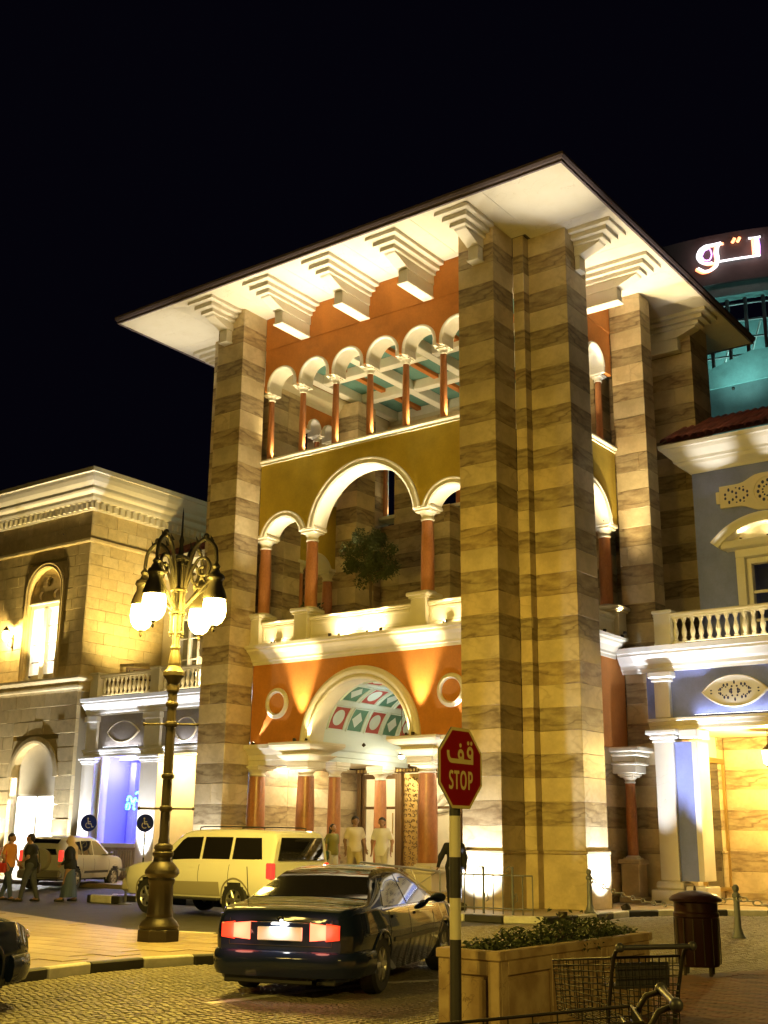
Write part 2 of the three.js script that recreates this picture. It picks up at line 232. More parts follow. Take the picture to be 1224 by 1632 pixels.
// striped pier: x0..x1, z0..z1, from yb to yt; courses on the common grid, dark on odd courses
function pier(parent, x0, x1, z0, z1, yb, yt, split) {
  const g = grp('pier', parent); g.position.set((x0 + x1) / 2, 0, (z0 + z1) / 2);
  const w = x1 - x0, d = z1 - z0;
  if (yb < CY0) { // plinth with a moulded ledge
    const p = mesh('plinth', cbx(-w / 2 - 0.03, w / 2 + 0.03, yb, CY0 - 0.09, -d / 2 - 0.03, d / 2 + 0.03, 0.01), M.light2, g); mesh('plinth_ledge', cbx(-w / 2 - 0.05, w / 2 + 0.05, CY0 - 0.09, CY0, -d / 2 - 0.05, d / 2 + 0.05, 0.02), M.dark, g);
  }
  const k0 = Math.max(0, Math.floor((yb - CY0) / CH + 0.01));
  for (let k = k0; ; k++) {
    const a = Math.max(yb, CY0 + k * CH), b = Math.min(yt, CY0 + (k + 1) * CH); if (a >= yt - 0.03) break; if (b - a < 0.03) continue;
    const e = (rnd() - 0.5) * 0.006, mat = () => pickStone(k % 2), sp = split && (k + split) % 5 === 0;
    const cut = [-0.14, 0.09, 0.22, -0.26][(k * 3 + split) % 4] * w, parts = sp ? [[-w / 2, cut], [cut, w / 2]] : [[-w / 2, w / 2]];
    for (const [u0, u1] of parts) { const q = mesh('stone_block', block(u1 - u0 - 0.004, b - a - 0.003, d, Math.floor(rnd() * 5)), mat(), g); q.position.set((u0 + u1) / 2 + e, (a + b) / 2, e); }
  }
  return g;
}
// striped wall as courses of blocks facing +n in frame F(s,y,n); thickness t behind n=0; openings: list of [s0,s1,y0,y1]
function stripedWall(parent, name, s0, s1, yb, yt, t, place, openings = [], len = 1.5) {
  const g = grp(name, parent);
  const k0 = Math.floor((yb - CY0) / CH + 0.01);
  for (let k = k0; ; k++) {
    const a = Math.max(yb, CY0 + k * CH), b = Math.min(yt, CY0 + (k + 1) * CH); if (a >= yt - 0.03) break; if (b - a < 0.04) continue;
    let spans = [[s0, s1]]; for (const o of openings) if (b > o[2] + 0.02 && a < o[3] - 0.02) spans = spans.flatMap(([p, q]) => [[p, Math.min(q, o[0])], [Math.max(p, o[1]), q]].filter(r => r[1] - r[0] > 0.04));
    for (const [p, q] of spans) {
      const n = Math.max(1, Math.round((q - p) / len)), L = (q - p) / n;
      for (let i = 0; i < n; i++) { const m = mesh('stone_block', block(L - 0.004, b - a - 0.003, t, Math.floor(rnd() * 5)), pickStone(k & 1), g); place(m, p + L * (i + 0.5), (a + b) / 2, -t / 2 + (rnd() - 0.5) * 0.006); }
    }
  }
  return g;
}
// ---------- the tower ----------
const tower = thing('entrance_tower', 'tall entrance tower of striped stone piers with arcades and a wide flat roof', 'tower');
const XC = -5.17, WZ = -1.07, WT = 0.55;
const FE = (s, y, n) => V3(s, y, WZ + n), FR = (s, y, n) => V3(0.42 + n, y, -s), FL = (s, y, n) => V3(2 * XC - 0.42 - n, y, s), FB = (s, y, n) => V3(-s, y, -9.3 - n);
pier(tower, -1.12, 0, -1.05, 0, 0.14, TOP); pier(tower, -10.34, -9.22, -1.05, 0, 0.14, TOP, 3);
pier(tower, 0.002, 0.33, -1.7, -1.06, 0.14, TOP); pier(tower, 0.332, 1.5, -2.52, -1.34, 0.14, TOP); pier(tower, 0.44, 1.46, -6.92, -6.2, 0.14, TOP, 1);
pier(tower, -10.67, -10.342, -1.7, -1.06, 7.2, TOP); pier(tower, -11.84, -10.672, -2.52, -1.34, 7.2, TOP); pier(tower, -11.8, -10.78, -6.92, -6.2, 7.2, TOP);
pier(tower, 0.45, 1.98, -10.3, -8.85, 0.14, TOP, 1);
// inner faces of the corner piers and far pier of the loggia
pier(tower, -10.34, -9.3, -7.1, -6.05, 7.2, 16.75, 1); pier(tower, -1.05, -0.1, -7.1, -6.05, 7.2, 16.75, 1); pier(tower, -7.4, -6.55, -8.6, -7.75, 7.2, 12.9, 1);
const setF = F => (m, s, y, n) => { const o = F(s, y, n), x = F(s + 1, y, n).sub(o), z = F(s, y, n + 1).sub(o); m.quaternion.setFromRotationMatrix(new THREE.Matrix4().makeBasis(x, V3(0, 1, 0), z)); m.position.copy(o); };
// back wall, open arcade high up
stripedWall(tower, 'wall', 0.9, 11.2, 7.2, 16.75, 0.5, setF(FB), [[3.1, 5.1, 13.2, 15.6], [6.0, 8.0, 13.2, 15.6], [9.7, 10.9, 13.2, 15.6], [1.3, 2.3, 13.2, 15.6]], 1.6);
// side walls behind the corner piers (inner faces)
stripedWall(tower, 'wall', 6.93, 8.84, 0.14, TOP, 0.45, setF(FR), [], 1.9); stripedWall(tower, 'wall', -9.28, -6.93, 7.2, TOP, 0.45, setF(FL), [], 1.2);

const capGeo = (w, h, top = 0.24) => { const s = w / 2; return merge([cbx(-s, s, h - top * h, h, -s, s, 0.012), cbx(-s * 0.84, s * 0.84, h - top * h - h * 0.16, h - top * h, -s * 0.84, s * 0.84, 0.01), latheC([[s * 0.5, 0], [s * 0.62, h * 0.06], [s * 0.62, h * 0.14], [s * 0.54, h * 0.2], [s * 0.56, h * 0.35], [s * 0.78, h * 0.6], [0, h * 0.6]], 20)]); };
function column(parent, pos, r, y0, y1, capW, capH, baseH, capMat = M.cream) {
  const c = grp('column', parent); c.position.set(pos.x, 0, pos.z);
  mesh('shaft', lathe([[r, y0 + baseH], [r, y0 + baseH + 0.02], [r * 1.01, (y0 + y1) / 2], [r * 0.88, y1 - capH]], 24), M.porph, c);
  mesh('capital', capGeo(capW, capH).translate(0, y1 - capH, 0), capMat, c);
  if (baseH > 0.01) mesh('base', merge([cbx(-r * 1.35, r * 1.35, y0, y0 + baseH * 0.4, -r * 1.35, r * 1.35, 0.01), latheC([[0, baseH * 0.4], [r * 1.3, baseH * 0.4], [r * 1.36, baseH * 0.55], [r * 1.28, baseH * 0.72], [r * 1.1, baseH * 0.8], [r * 1.14, baseH * 0.92], [r, baseH]], 20).translate(0, y0, 0)]), capMat, c);
  return c;
}
// wall plate in frame F: outline points (s,y) -> extruded back by t
function plate(name, pts, F, mat, parent, t = WT, holes = []) {
  const s = shape(pts); for (const h of holes) { const p = new THREE.Path(); h.forEach((q, i) => i ? p.lineTo(q[0], q[1]) : p.moveTo(q[0], q[1])); s.holes.push(p); }
  const g = extr(s, t); const p = g.attributes.position; const n = []; for (let i = 0; i < p.count; i++) { const v = F(p.getX(i), p.getY(i), p.getZ(i) - t); p.setXYZ(i, v.x, v.y, v.z); }
  const h = g.toNonIndexed ? (g.index ? g.toNonIndexed() : g) : g; h.computeVertexNormals(); return mesh(name, boxUV(crease(h, 25)), mat, parent);
}
const archivolt = (ri, ro, back, out) => [[ri, -back], [ri, out * 0.6], [ri + (ro - ri) * 0.25, out], [ri + (ro - ri) * 0.45, out * 0.75], [ri + (ro - ri) * 0.7, out * 0.75], [ri + (ro - ri) * 0.8, out], [ro, out], [ro, -0.02], [ri + 0.05, -0.02], [ri + 0.05, -back]];
// one facade bay: middle loggia + clerestory arcade, between s0 and s1
function bay(F, s0, s1, mid, colsU, tag2, detail) {
  const yc = 10.39, yCap = 10.69;
  // middle arches: mid = [[centre, R, Rin]...], column positions cols
  const pts = [[s0, 12.95], [s0, yCap]];
  for (const [c, R, Ri] of mid.arches) { const a = Math.asin((yCap - yc) / (Ri + 0.05)) * 180 / Math.PI; pts.push(...arcPts(c, yc, Ri + 0.05, 180 - a, a, 28)); }
  pts.push([s1, yCap], [s1, 12.95]); plate('yellow_wall', pts, F, M.yellow, tower);
  for (const [c, R, Ri] of mid.arches) { const a = Math.asin((yCap - 0.04 - yc) / R) * 180 / Math.PI; mesh('arch_moulding', sweepArc(archivolt(Ri, R, WT, 0.07), c, yc, 180 - a, a, 36, F), M.cream, tower); }
  for (const s of mid.cols) column(tower, F(s, 0, -0.28), 0.19, 8.19, yCap, 0.62, 0.42, 0.1);
  // balustrade: pedestals and solid panels
  for (const s of mid.cols) { const o = F(s, 0, -0.12); const p = mesh('pedestal', merge([cbx(-0.25, 0.25, 7.24, 8.02, -0.3, 0.3, 0.012), cbx(-0.3, 0.3, 8.02, 8.08, -0.35, 0.35, 0.012), cbx(-0.36, 0.36, 8.08, 8.19, -0.4, 0.4, 0.025), cbx(-0.3, 0.3, 7.2, 7.34, -0.34, 0.34, 0.012)]), M.cream, tower); setF(F)(p, s, 0, -0.12); }
  for (let i = 0; i < mid.cols.length - 1; i++) {
    const a = mid.cols[i] + 0.252, b = mid.cols[i + 1] - 0.252, L = b - a, g = merge([cbx(-L / 2, L / 2, 7.34, 7.8, -0.09, 0.0, 0.006), cbx(-L / 2, L / 2, 7.21, 7.34, -0.13, 0.05, 0.015), cbx(-L / 2, L / 2, 7.8, 7.86, -0.12, 0.05, 0.012), cbx(-L / 2, L / 2, 7.86, 7.93, -0.16, 0.09, 0.02), cbx(-L / 2 + 0.05, -L / 2 + 0.13, 7.36, 7.78, 0, 0.03, 0.008), cbx(L / 2 - 0.13, L / 2 - 0.05, 7.36, 7.78, 0, 0.03, 0.008), cbx(-L / 2 + 0.13, L / 2 - 0.13, 7.7, 7.78, 0, 0.03, 0.008), cbx(-L / 2 + 0.13, L / 2 - 0.13, 7.36, 7.42, 0, 0.03, 0.008)]);
    const m = mesh('balustrade_panel', g, M.cream, tower); setF(F)(m, (a + b) / 2, 0, 0.02);
  }
  // clerestory
  mesh('sill', mould([[-WT - 0.05, 12.95], [0.05, 12.95], [0.03, 13.0], [0.06, 13.02], [0.1, 13.06], [0.1, 13.11], [-0.1, 13.14], [-WT - 0.05, 13.14]], s0 + 0.003, s1 - 0.003, F), M.cream, tower);
  const ys = 15.58, pu = [[s0, TOP - 0.003], [s0, ys - 0.12]], dU = colsU[1] - colsU[0], Ro = Math.min(0.6, dU * 0.46), Ri = Ro - 0.1;
  for (let i = 0; i < colsU.length - 1; i++) { const c = (colsU[i] + colsU[i + 1]) / 2; pu.push([c - Ri - 0.05, ys - 0.12], ...arcPts(c, ys, Ri + 0.05, 180, 0, 20), [c + Ri + 0.05, ys - 0.12]); }
  pu.push([s1, ys - 0.12], [s1, TOP - 0.003]); plate('orange_wall', pu, F, M.orange, tower, WT - 0.1);
  plate('wall_band', [[s0 + 0.004, 16.86], [s1 - 0.004, 16.86], [s1 - 0.004, TOP - 0.008], [s0 + 0.004, TOP - 0.008]], (s, y, n) => F(s, y, n + 0.02), M.orange, tower, 0.03);
  for (let i = 0; i < colsU.length - 1; i++) { const c = (colsU[i] + colsU[i + 1]) / 2; mesh('arch_moulding', sweepArc([[Ri, -WT], [Ri, 0.03], [Ri + 0.04, 0.06], [Ro - 0.02, 0.06], [Ro, 0.03], [Ro, -0.02], [Ri + 0.045, -0.02], [Ri + 0.045, -WT]], c, ys, 180, 0, 28, F), M.white, tower); for (const q of [-1, 1]) { const m = mesh('arch_stilt', cbx(-0.05, 0.05, ys - 0.2, ys + 0.001, -WT, 0.045, 0.006), M.white, tower); setF(F)(m, c + q * (Ri + 0.05), 0, 0); } }
  for (const s of colsU) column(tower, F(s, 0, -0.28), 0.105, 13.13, 15.42, 0.4, 0.24, 0.06, M.white);
}
const UCOL = [-3, -2, -1, 0, 1, 2, 3].map(k => XC + k * 1.325);
bay(FE, -9.218, -1.122, { arches: [[XC - 3.04, 0.94, 0.72], [XC, 2.07, 1.83], [XC + 3.04, 0.94, 0.72]], cols: [XC - 3.98, XC - 2.1, XC + 2.1, XC + 3.98] }, UCOL);
bay(FR, 2.522, 6.198, { arches: [[4.36, 1.42, 1.2]], cols: [2.88, 5.84] }, [2.88, 4.36, 5.84]);
bay(FL, -6.198, -4.2, { arches: [[-5.2, 0.88, 0.68]], cols: [-5.98, -4.42] }, [-5.98, -5.2, -4.42]);
stripedWall(tower, 'wall', -4.198, -2.524, 7.2, TOP, 0.55, setF(FL), [], 0.9);
// small columns in the openings of the back arcade
for (const s of [4.1, 7.0, 10.3, 1.8]) { const p = FB(s, 0, -0.25); column(tower, p, 0.12, 13.2, 15.6, 0.42, 0.3, 0.08, M.white); }
for (const [a, b] of [[3.1, 5.1], [6.0, 8.0], [9.7, 10.9], [1.3, 2.3]]) mesh('sill', mould([[-0.6, 13.08], [0.1, 13.08], [0.1, 13.2], [-0.6, 13.2]], a - 0.1, b + 0.1, (s, y, n) => FB(s, y, n - 0.02)), M.cream, tower);
// cornice between the storeys
const CORN = [[-0.1, 6.66], [0.03, 6.66], [0.05, 6.74], [0.09, 6.76], [0.1, 6.82], [0.2, 6.96], [0.32, 7.04], [0.34, 7.1], [0.42, 7.12], [0.44, 7.2], [-0.1, 7.22]];
mesh('cornice', mould(CORN, -9.218, -1.122, FE), M.cream, tower); mesh('cornice', mould(CORN, 2.522, 5.6, FR), M.cream, tower);
// loggia floor and ceiling
mesh('loggia_floor', bx(-10.7, 0.35, 6.9, 7.19, -9.29, -1.1), M.paving, tower);
{ // coffered ceiling
  const y = 16.95, xs = [-9.83, -7.54, -5.25, -2.95, -0.66], zs = [-2.4, -4.65, -6.87, -9.1];
  for (const x of xs) mesh('ceiling_beam', cbx(x - 0.16, x + 0.16, y, y + 0.5, -9.25, -1.64, 0.02), M.white, tower);
  for (const z of zs) for (let i = 0; i < xs.length - 1; i++) mesh('ceiling_beam', cbx(xs[i] + 0.162, xs[i + 1] - 0.162, y + 0.004, y + 0.49, z - 0.16, z + 0.16, 0.02), M.white, tower);
  const zz = [-1.64, ...zs];
  for (let i = 0; i < xs.length - 1; i++) for (let j = 0; j < zs.length; j++) {
    const x0 = xs[i] + 0.163, x1 = xs[i + 1] - 0.163, z0 = zs[j] + 0.163, z1 = j ? zs[j - 1] - 0.163 : -1.65, xm = (x0 + x1) / 2, zm = (z0 + z1) / 2;
    mesh('coffer_panel', bx(x0, x1, y + 0.34, y + 0.44, z0, z1), M.turq, tower);
    mesh('coffer_bar', cbx(xm - 0.1, xm + 0.1, y + 0.2, y + 0.335, z0, z1, 0.01), M.coffO, tower);
  }
  mesh('ceiling_slab', bx(-10.7, 0.38, 17.46, 17.7, -9.28, -1.64), M.cream, tower);
  // inner cornice round the hall
  const IC = [[-0.02, 16.3], [0.06, 16.3], [0.1, 16.4], [0.3, 16.62], [0.34, 16.8], [0.34, 16.94], [-0.02, 16.94]];
  mesh('inner_cornice', mould(IC, -9.0, -1.7, (s, yy, n) => V3(-10.34 + n, yy, s)), M.cream, tower); mesh('inner_cornice', mould(IC, 1.2, 10.2, (s, yy, n) => V3(-s, yy, -9.28 + n + 0.02)), M.cream, tower);
}
// ---------- ground storey of the entrance ----------
{
  const sp = 4.27, Ri = 1.72, hole = []; const pts = [[-9.218, 6.68], [-9.218, 4.31], [XC - Ri - 0.05, 4.31], ...arcPts(XC, sp, Ri + 0.05, 178.5, 1.5, 36), [XC + Ri + 0.05, 4.31], [-1.122, 4.31], [-1.122, 6.68]];
  plate('orange_wall', pts, FE, M.orange, tower);
  mesh('arch_moulding', sweepArc([[Ri, -WT], [Ri, 0.05], [Ri + 0.05, 0.1], [Ri + 0.1, 0.1], [Ri + 0.12, 0.05], [Ri + 0.18, 0.13], [Ri + 0.25, 0.16], [Ri + 0.32, 0.13], [Ri + 0.37, 0.06], [Ri + 0.37, -0.02], [Ri + 0.05, -0.02], [Ri + 0.05, -WT]], XC, sp, 180, 0, 48, FE), M.cream, tower);
  // ring ornaments
  for (const s of [XC - 3.05, XC + 3.05]) { mesh('ring_ornament', sweepArc([[0.3, -0.01], [0.31, 0.05], [0.345, 0.08], [0.38, 0.06], [0.42, 0.05], [0.45, 0.02], [0.45, -0.01]], s, 5.49, 0, 360, 40, FE), M.cream, tower); }
  // entablature, imposts, columns
  const ENT = [[-WT, 3.72], [0.04, 3.72], [0.04, 3.86], [0.07, 3.88], [0.07, 4.02], [0.12, 4.05], [0.2, 4.17], [0.28, 4.2], [0.28, 4.31], [-WT, 4.31]];
  for (const [a, b] of [[-9.218, XC - 2.45], [XC + 2.45, -1.122]]) mesh('entablature', mould(ENT, a, b, FE), M.cream, tower);
  for (const s of [XC - 2.1, XC + 2.1]) {
    const o = FE(s, 0, -0.28); const st = (h, y0, y1, c = 0.015) => cbx(-h, h, y0, y1, -h, h, c);
    const cyma = (h0, h1, y0, y1) => { const L = []; for (let i = 0; i < 6; i++) { const a = i / 6, b = (i + 1) / 6, f = t => h0 + (h1 - h0) * (t * t * (3 - 2 * t)); const q = (t) => { const h = f(t), y = y0 + (y1 - y0) * t; return [V3(-h, y, -h), V3(h, y, -h), V3(h, y, h), V3(-h, y, h)]; }; const A = q(a), B = q(b); for (let k = 0; k < 4; k++) L.push([A[k], A[(k + 1) % 4], B[(k + 1) % 4], B[k]]); } return polyGeo(L, V3(0, (y0 + y1) / 2, 0)); };
    const m = mesh('impost_block', merge([st(0.4, 3.68, 3.8), cyma(0.42, 0.62, 3.8, 3.98), st(0.5, 3.97, 4.02, 0.01), cyma(0.5, 0.78, 4.02, 4.22), st(0.8, 4.22, 4.32, 0.02)]), M.cream, tower); m.position.set(o.x, 0, o.z);
  }
  for (const s of [XC - 3.98, XC - 2.1, XC + 2.1, XC + 3.98]) { const o = FE(s, 0, -0.28); column(tower, o, 0.265, 0.98, Math.abs(s - XC) < 3 ? 3.69 : 3.73, 0.8, 0.3, 0.14); const p = mesh('pedestal', merge([cbx(-0.36, 0.36, 0.44, 0.86, -0.36, 0.36, 0.012), cbx(-0.42, 0.42, 0.86, 0.985, -0.42, 0.42, 0.03), cbx(-0.42, 0.42, 0.14, 0.44, -0.42, 0.42, 0.02)]), M.cream, tower); p.position.set(o.x, 0, o.z); }
  // barrel vault with painted coffers
  const z0 = -1.63, z1 = -6.3, nA = 40; const vz = (i, q) => V3(0, 0, 0);
  mesh('vault', carry([[1.74, 0], [1.86, 0], [1.86, 1], [1.74, 1]], nA, (i, q) => { const a = rad(180 - 180 * i / nA); return V3(XC + q[0] * Math.cos(a), sp + q[0] * Math.sin(a), z0 + (z1 - z0) * q[1]); }), M.vwhite, tower);
  const curved = (r, a0, a1, za, zb, out, n = 5) => { const L = [], pt = (rr2, a, z) => V3(XC + rr2 * Math.cos(rad(a)), sp + rr2 * Math.sin(rad(a)), z); for (let i = 0; i < n; i++) { const A = a0 + (a1 - a0) * i / n, B = a0 + (a1 - a0) * (i + 1) / n; L.push([pt(r, A, za), pt(r, B, za), pt(r, B, zb), pt(r, A, zb)]); } return polyGeo(L); };
  let idx = 0;
  for (let row = 0; row < 5; row++) for (let j = 0; j < 5; j++) {
    const a0 = 163 - row * 31, a1 = a0 - 23, za = -1.72 - j * 0.87, zb = za - 0.68, red = (row + j) % 2 === 0;
    const c = grp('coffer', tower); mesh('coffer_panel', curved(1.735, a0, a1, za, zb), red ? M.vred : M.vgreen, c);
    // ornament: oval on red, diamond on green, curved to the vault
    const am = (a0 + a1) / 2, zm = (za + zb) / 2, da = 8.2, dz = 0.24, ring = red ? 20 : 4, pts = []; for (let i = 0; i < ring; i++) { const t = i / ring * 2 * Math.PI; pts.push([am + da * Math.sin(t), zm + dz * Math.cos(t)]); }
    const pv = (a, z) => V3(XC + 1.728 * Math.cos(rad(a)), sp + 1.728 * Math.sin(rad(a)), z); const L = []; for (let i = 0; i < ring; i++) { const p = pts[i], q = pts[(i + 1) % ring]; L.push([pv(am, zm), pv(...p), pv(...q)]); } mesh('ornament', polyGeo(L), M.vwhite, c);
    // raised frame
    const fr = []; for (const [A0, A1, Z0, Z1] of [[a0 + 1.2, a0, za + 0.035, zb - 0.035], [a1, a1 - 1.2, za + 0.035, zb - 0.035], [a0, a1, za + 0.035, za], [a0, a1, zb, zb - 0.035]]) fr.push(carry([[1.7, 0], [1.742, 0], [1.742, 1], [1.7, 1]], 5, (i, q) => { const a = rad(A0 + (A1 - A0) * i / 5); return V3(XC + q[0] * Math.cos(a), sp + q[0] * Math.sin(a), Z0 + (Z1 - Z0) * q[1]); })); mesh('coffer_frame', merge(fr), M.vwhite, c);
  }
  // spring mouldings along the hall, walls of the hall
  for (const q of [-1, 1]) { const F = (s, y, n) => V3(XC - q * (1.86 - n), y, s); mesh('vault_moulding', mould([[-0.1, 3.86], [0.02, 3.86], [0.04, 3.98], [0.08, 4.0], [0.08, 4.16], [0.13, 4.2], [0.15, 4.3], [-0.1, 4.3]], -6.3, -1.64, F), M.vwhite, tower); }
  const setHall = F => setF(F); stripedWall(tower, 'wall', 1.64, 6.25, 0.45, 3.86, 0.3, setF((s, y, n) => V3(-9.2 + n, y, -s)), [], 1.15); stripedWall(tower, 'wall', 6.26 - 12.5, 4.6 - 6.24, 0.45, 3.86, 0.3, setF((s, y, n) => V3(-1.1 - n, y, s)), [], 1.2);
  // columns of the hall, flat ceilings beside the vault
  for (const [x, z] of [[XC - 2.1, -2.65], [XC - 2.1, -4.9], [XC + 2.1, -4.9]]) { column(tower, V3(x, 0, z), 0.2, 0.45, 3.73, 0.62, 0.3, 0.14); const b = mesh('impost_block', cbx(-0.33, 0.33, 3.73, 3.86, -0.33, 0.33, 0.02), M.cream, tower); b.position.set(x, 0, z); }
  for (const [a, b] of [[-9.2, XC - 1.88], [XC + 1.88, -1.1]]) mesh('hall_ceiling', bx(a, b, 3.9, 4.1, -6.25, -1.64), M.cream, tower);
  mesh('hall_floor', bx(-9.2, -1.12, 0.14, 0.45, -6.6, -0.6), M.paving, tower); for (let i = 0; i < 2; i++) mesh('step', cbx(-9.0 + i * 0.0, -1.3, 0.142, 0.35 - i * 0.1, -0.598 + i * 0.3, -0.3 + i * 0.3, 0.012), M.light2, tower);
}
// entrance doors at the end of the hall
{
  const d = thing('entrance_door', 'bronze framed glass entrance doors with pierced metal screens at the back of the porch', 'door', [0, 0, -6.2]);
  const st = (x, w, y0, y1, dz = 0.12) => cbx(x - w / 2, x + w / 2, y0, y1, -dz, dz, 0.012);
  mesh('lintel', merge([cbx(-9.15, -1.2, 3.74, 3.88, -0.14, 0.16, 0.02), cbx(-9.18, -1.16, 3.88, 4.02, -0.2, 0.24, 0.02)]), M.bronze, d); { const L = []; for (let i = 0; i < 60; i++) L.push(cbx(-9.05 + i * 0.13, -8.98 + i * 0.13, 3.76, 3.86, 0.16, 0.19, 0.008)); mesh('lintel_fluting', merge(L), M.gold, d); }
  for (const x of [-9.04, -7.42, -6.52, -5.17, -3.82, -2.92, -1.3]) mesh('door_post', st(x, 0.16, 0.45, 3.74), M.bronze, d);
  for (const [a, b] of [[-8.95, -7.51], [-6.43, -5.26], [-5.08, -3.91], [-2.83, -1.39]]) { const lf = mesh('door_leaf', merge([st(a + 0.06, 0.12, 0.47, 3.72, 0.05), st(b - 0.06, 0.12, 0.47, 3.72, 0.05), cbx(a + 0.121, b - 0.121, 3.56, 3.72, -0.05, 0.05, 0.01), cbx(a + 0.121, b - 0.121, 0.47, 0.8, -0.05, 0.05, 0.01), cbx(a + 0.121, b - 0.121, 2.62, 2.7, -0.05, 0.05, 0.01)]), M.bronze, d); mesh('glass_pane', bx(a + 0.1, b - 0.1, 0.7, 3.6, -0.004, 0.004), M.pane, lf); mesh('handle', rod([b - 0.16, 1.3, 0.1], [b - 0.16, 2.5, 0.1], 0.02), M.gold, lf); }
  // pierced screens with scroll work
  for (const [a, b] of [[-7.33, -6.61], [-3.73, -3.01]]) { const sc = mesh('screen_panel', merge([bx(a, b, 0.5, 3.7, -0.03, -0.015)]), M.gold, d); const L = []; for (let y = 0.65; y < 3.6; y += 0.16) for (let x = a + 0.09; x < b - 0.05; x += 0.15) { const s = rr(0, 6.28), pts = []; for (let k = 0; k < 9; k++) { const t = k / 8 * 4.6, r = 0.012 + 0.062 * k / 8; pts.push([x + r * Math.cos(t + s), y + r * Math.sin(t + s), 0]); } L.push(tube(pts, 0.011, 10, 5)); } mesh('scroll_work', merge(L), M.bronze, sc); }
  // lobby behind the doors
  const lob = thing('entrance_lobby', 'lit pale yellow lobby seen through the glass entrance doors', 'lobby');
  mesh('lobby_wall', merge([bx(-9.4, -1.0, 0.45, 4.4, -9.28, -9.0), bx(-9.3, -9.1, 0.45, 4.4, -9.0, -6.4), bx(-1.3, -1.1, 0.45, 4.4, -9.0, -6.4)]), M.cream, lob); mesh('lobby_ceiling', bx(-9.4, -1.0, 4.4, 4.5, -9.28, -6.36), M.white, lob); mesh('lobby_floor', bx(-9.4, -1.0, 0.3, 0.44, -9.28, -6.62), M.paving, lob);
  // shell relief panel on the lobby wall
  { const L = []; for (let i = 0; i < 9; i++) { const a = rad(10 + i * 20), b = rad(26 + i * 20); L.push(rod([-8.2, 2.5, -8.97], [-8.2 + 0.85 * Math.cos((a + b) / 2), 2.5 + 0.85 * Math.sin((a + b) / 2), -8.95], 0.03, 6, 0.12)); } mesh('shell_relief', merge(L), M.white, lob); }
  for (const x of [-8.0, -5.17, -2.4]) { mesh('lamp_panel', bx(x - 0.35, x + 0.35, 4.37, 4.395, -8.0, -7.3), emis(WARM, 2), lob); point(lob, [x, 4.2, -7.65], [1, 0.86, 0.5], 9, 'lobby_light', 8); }
}
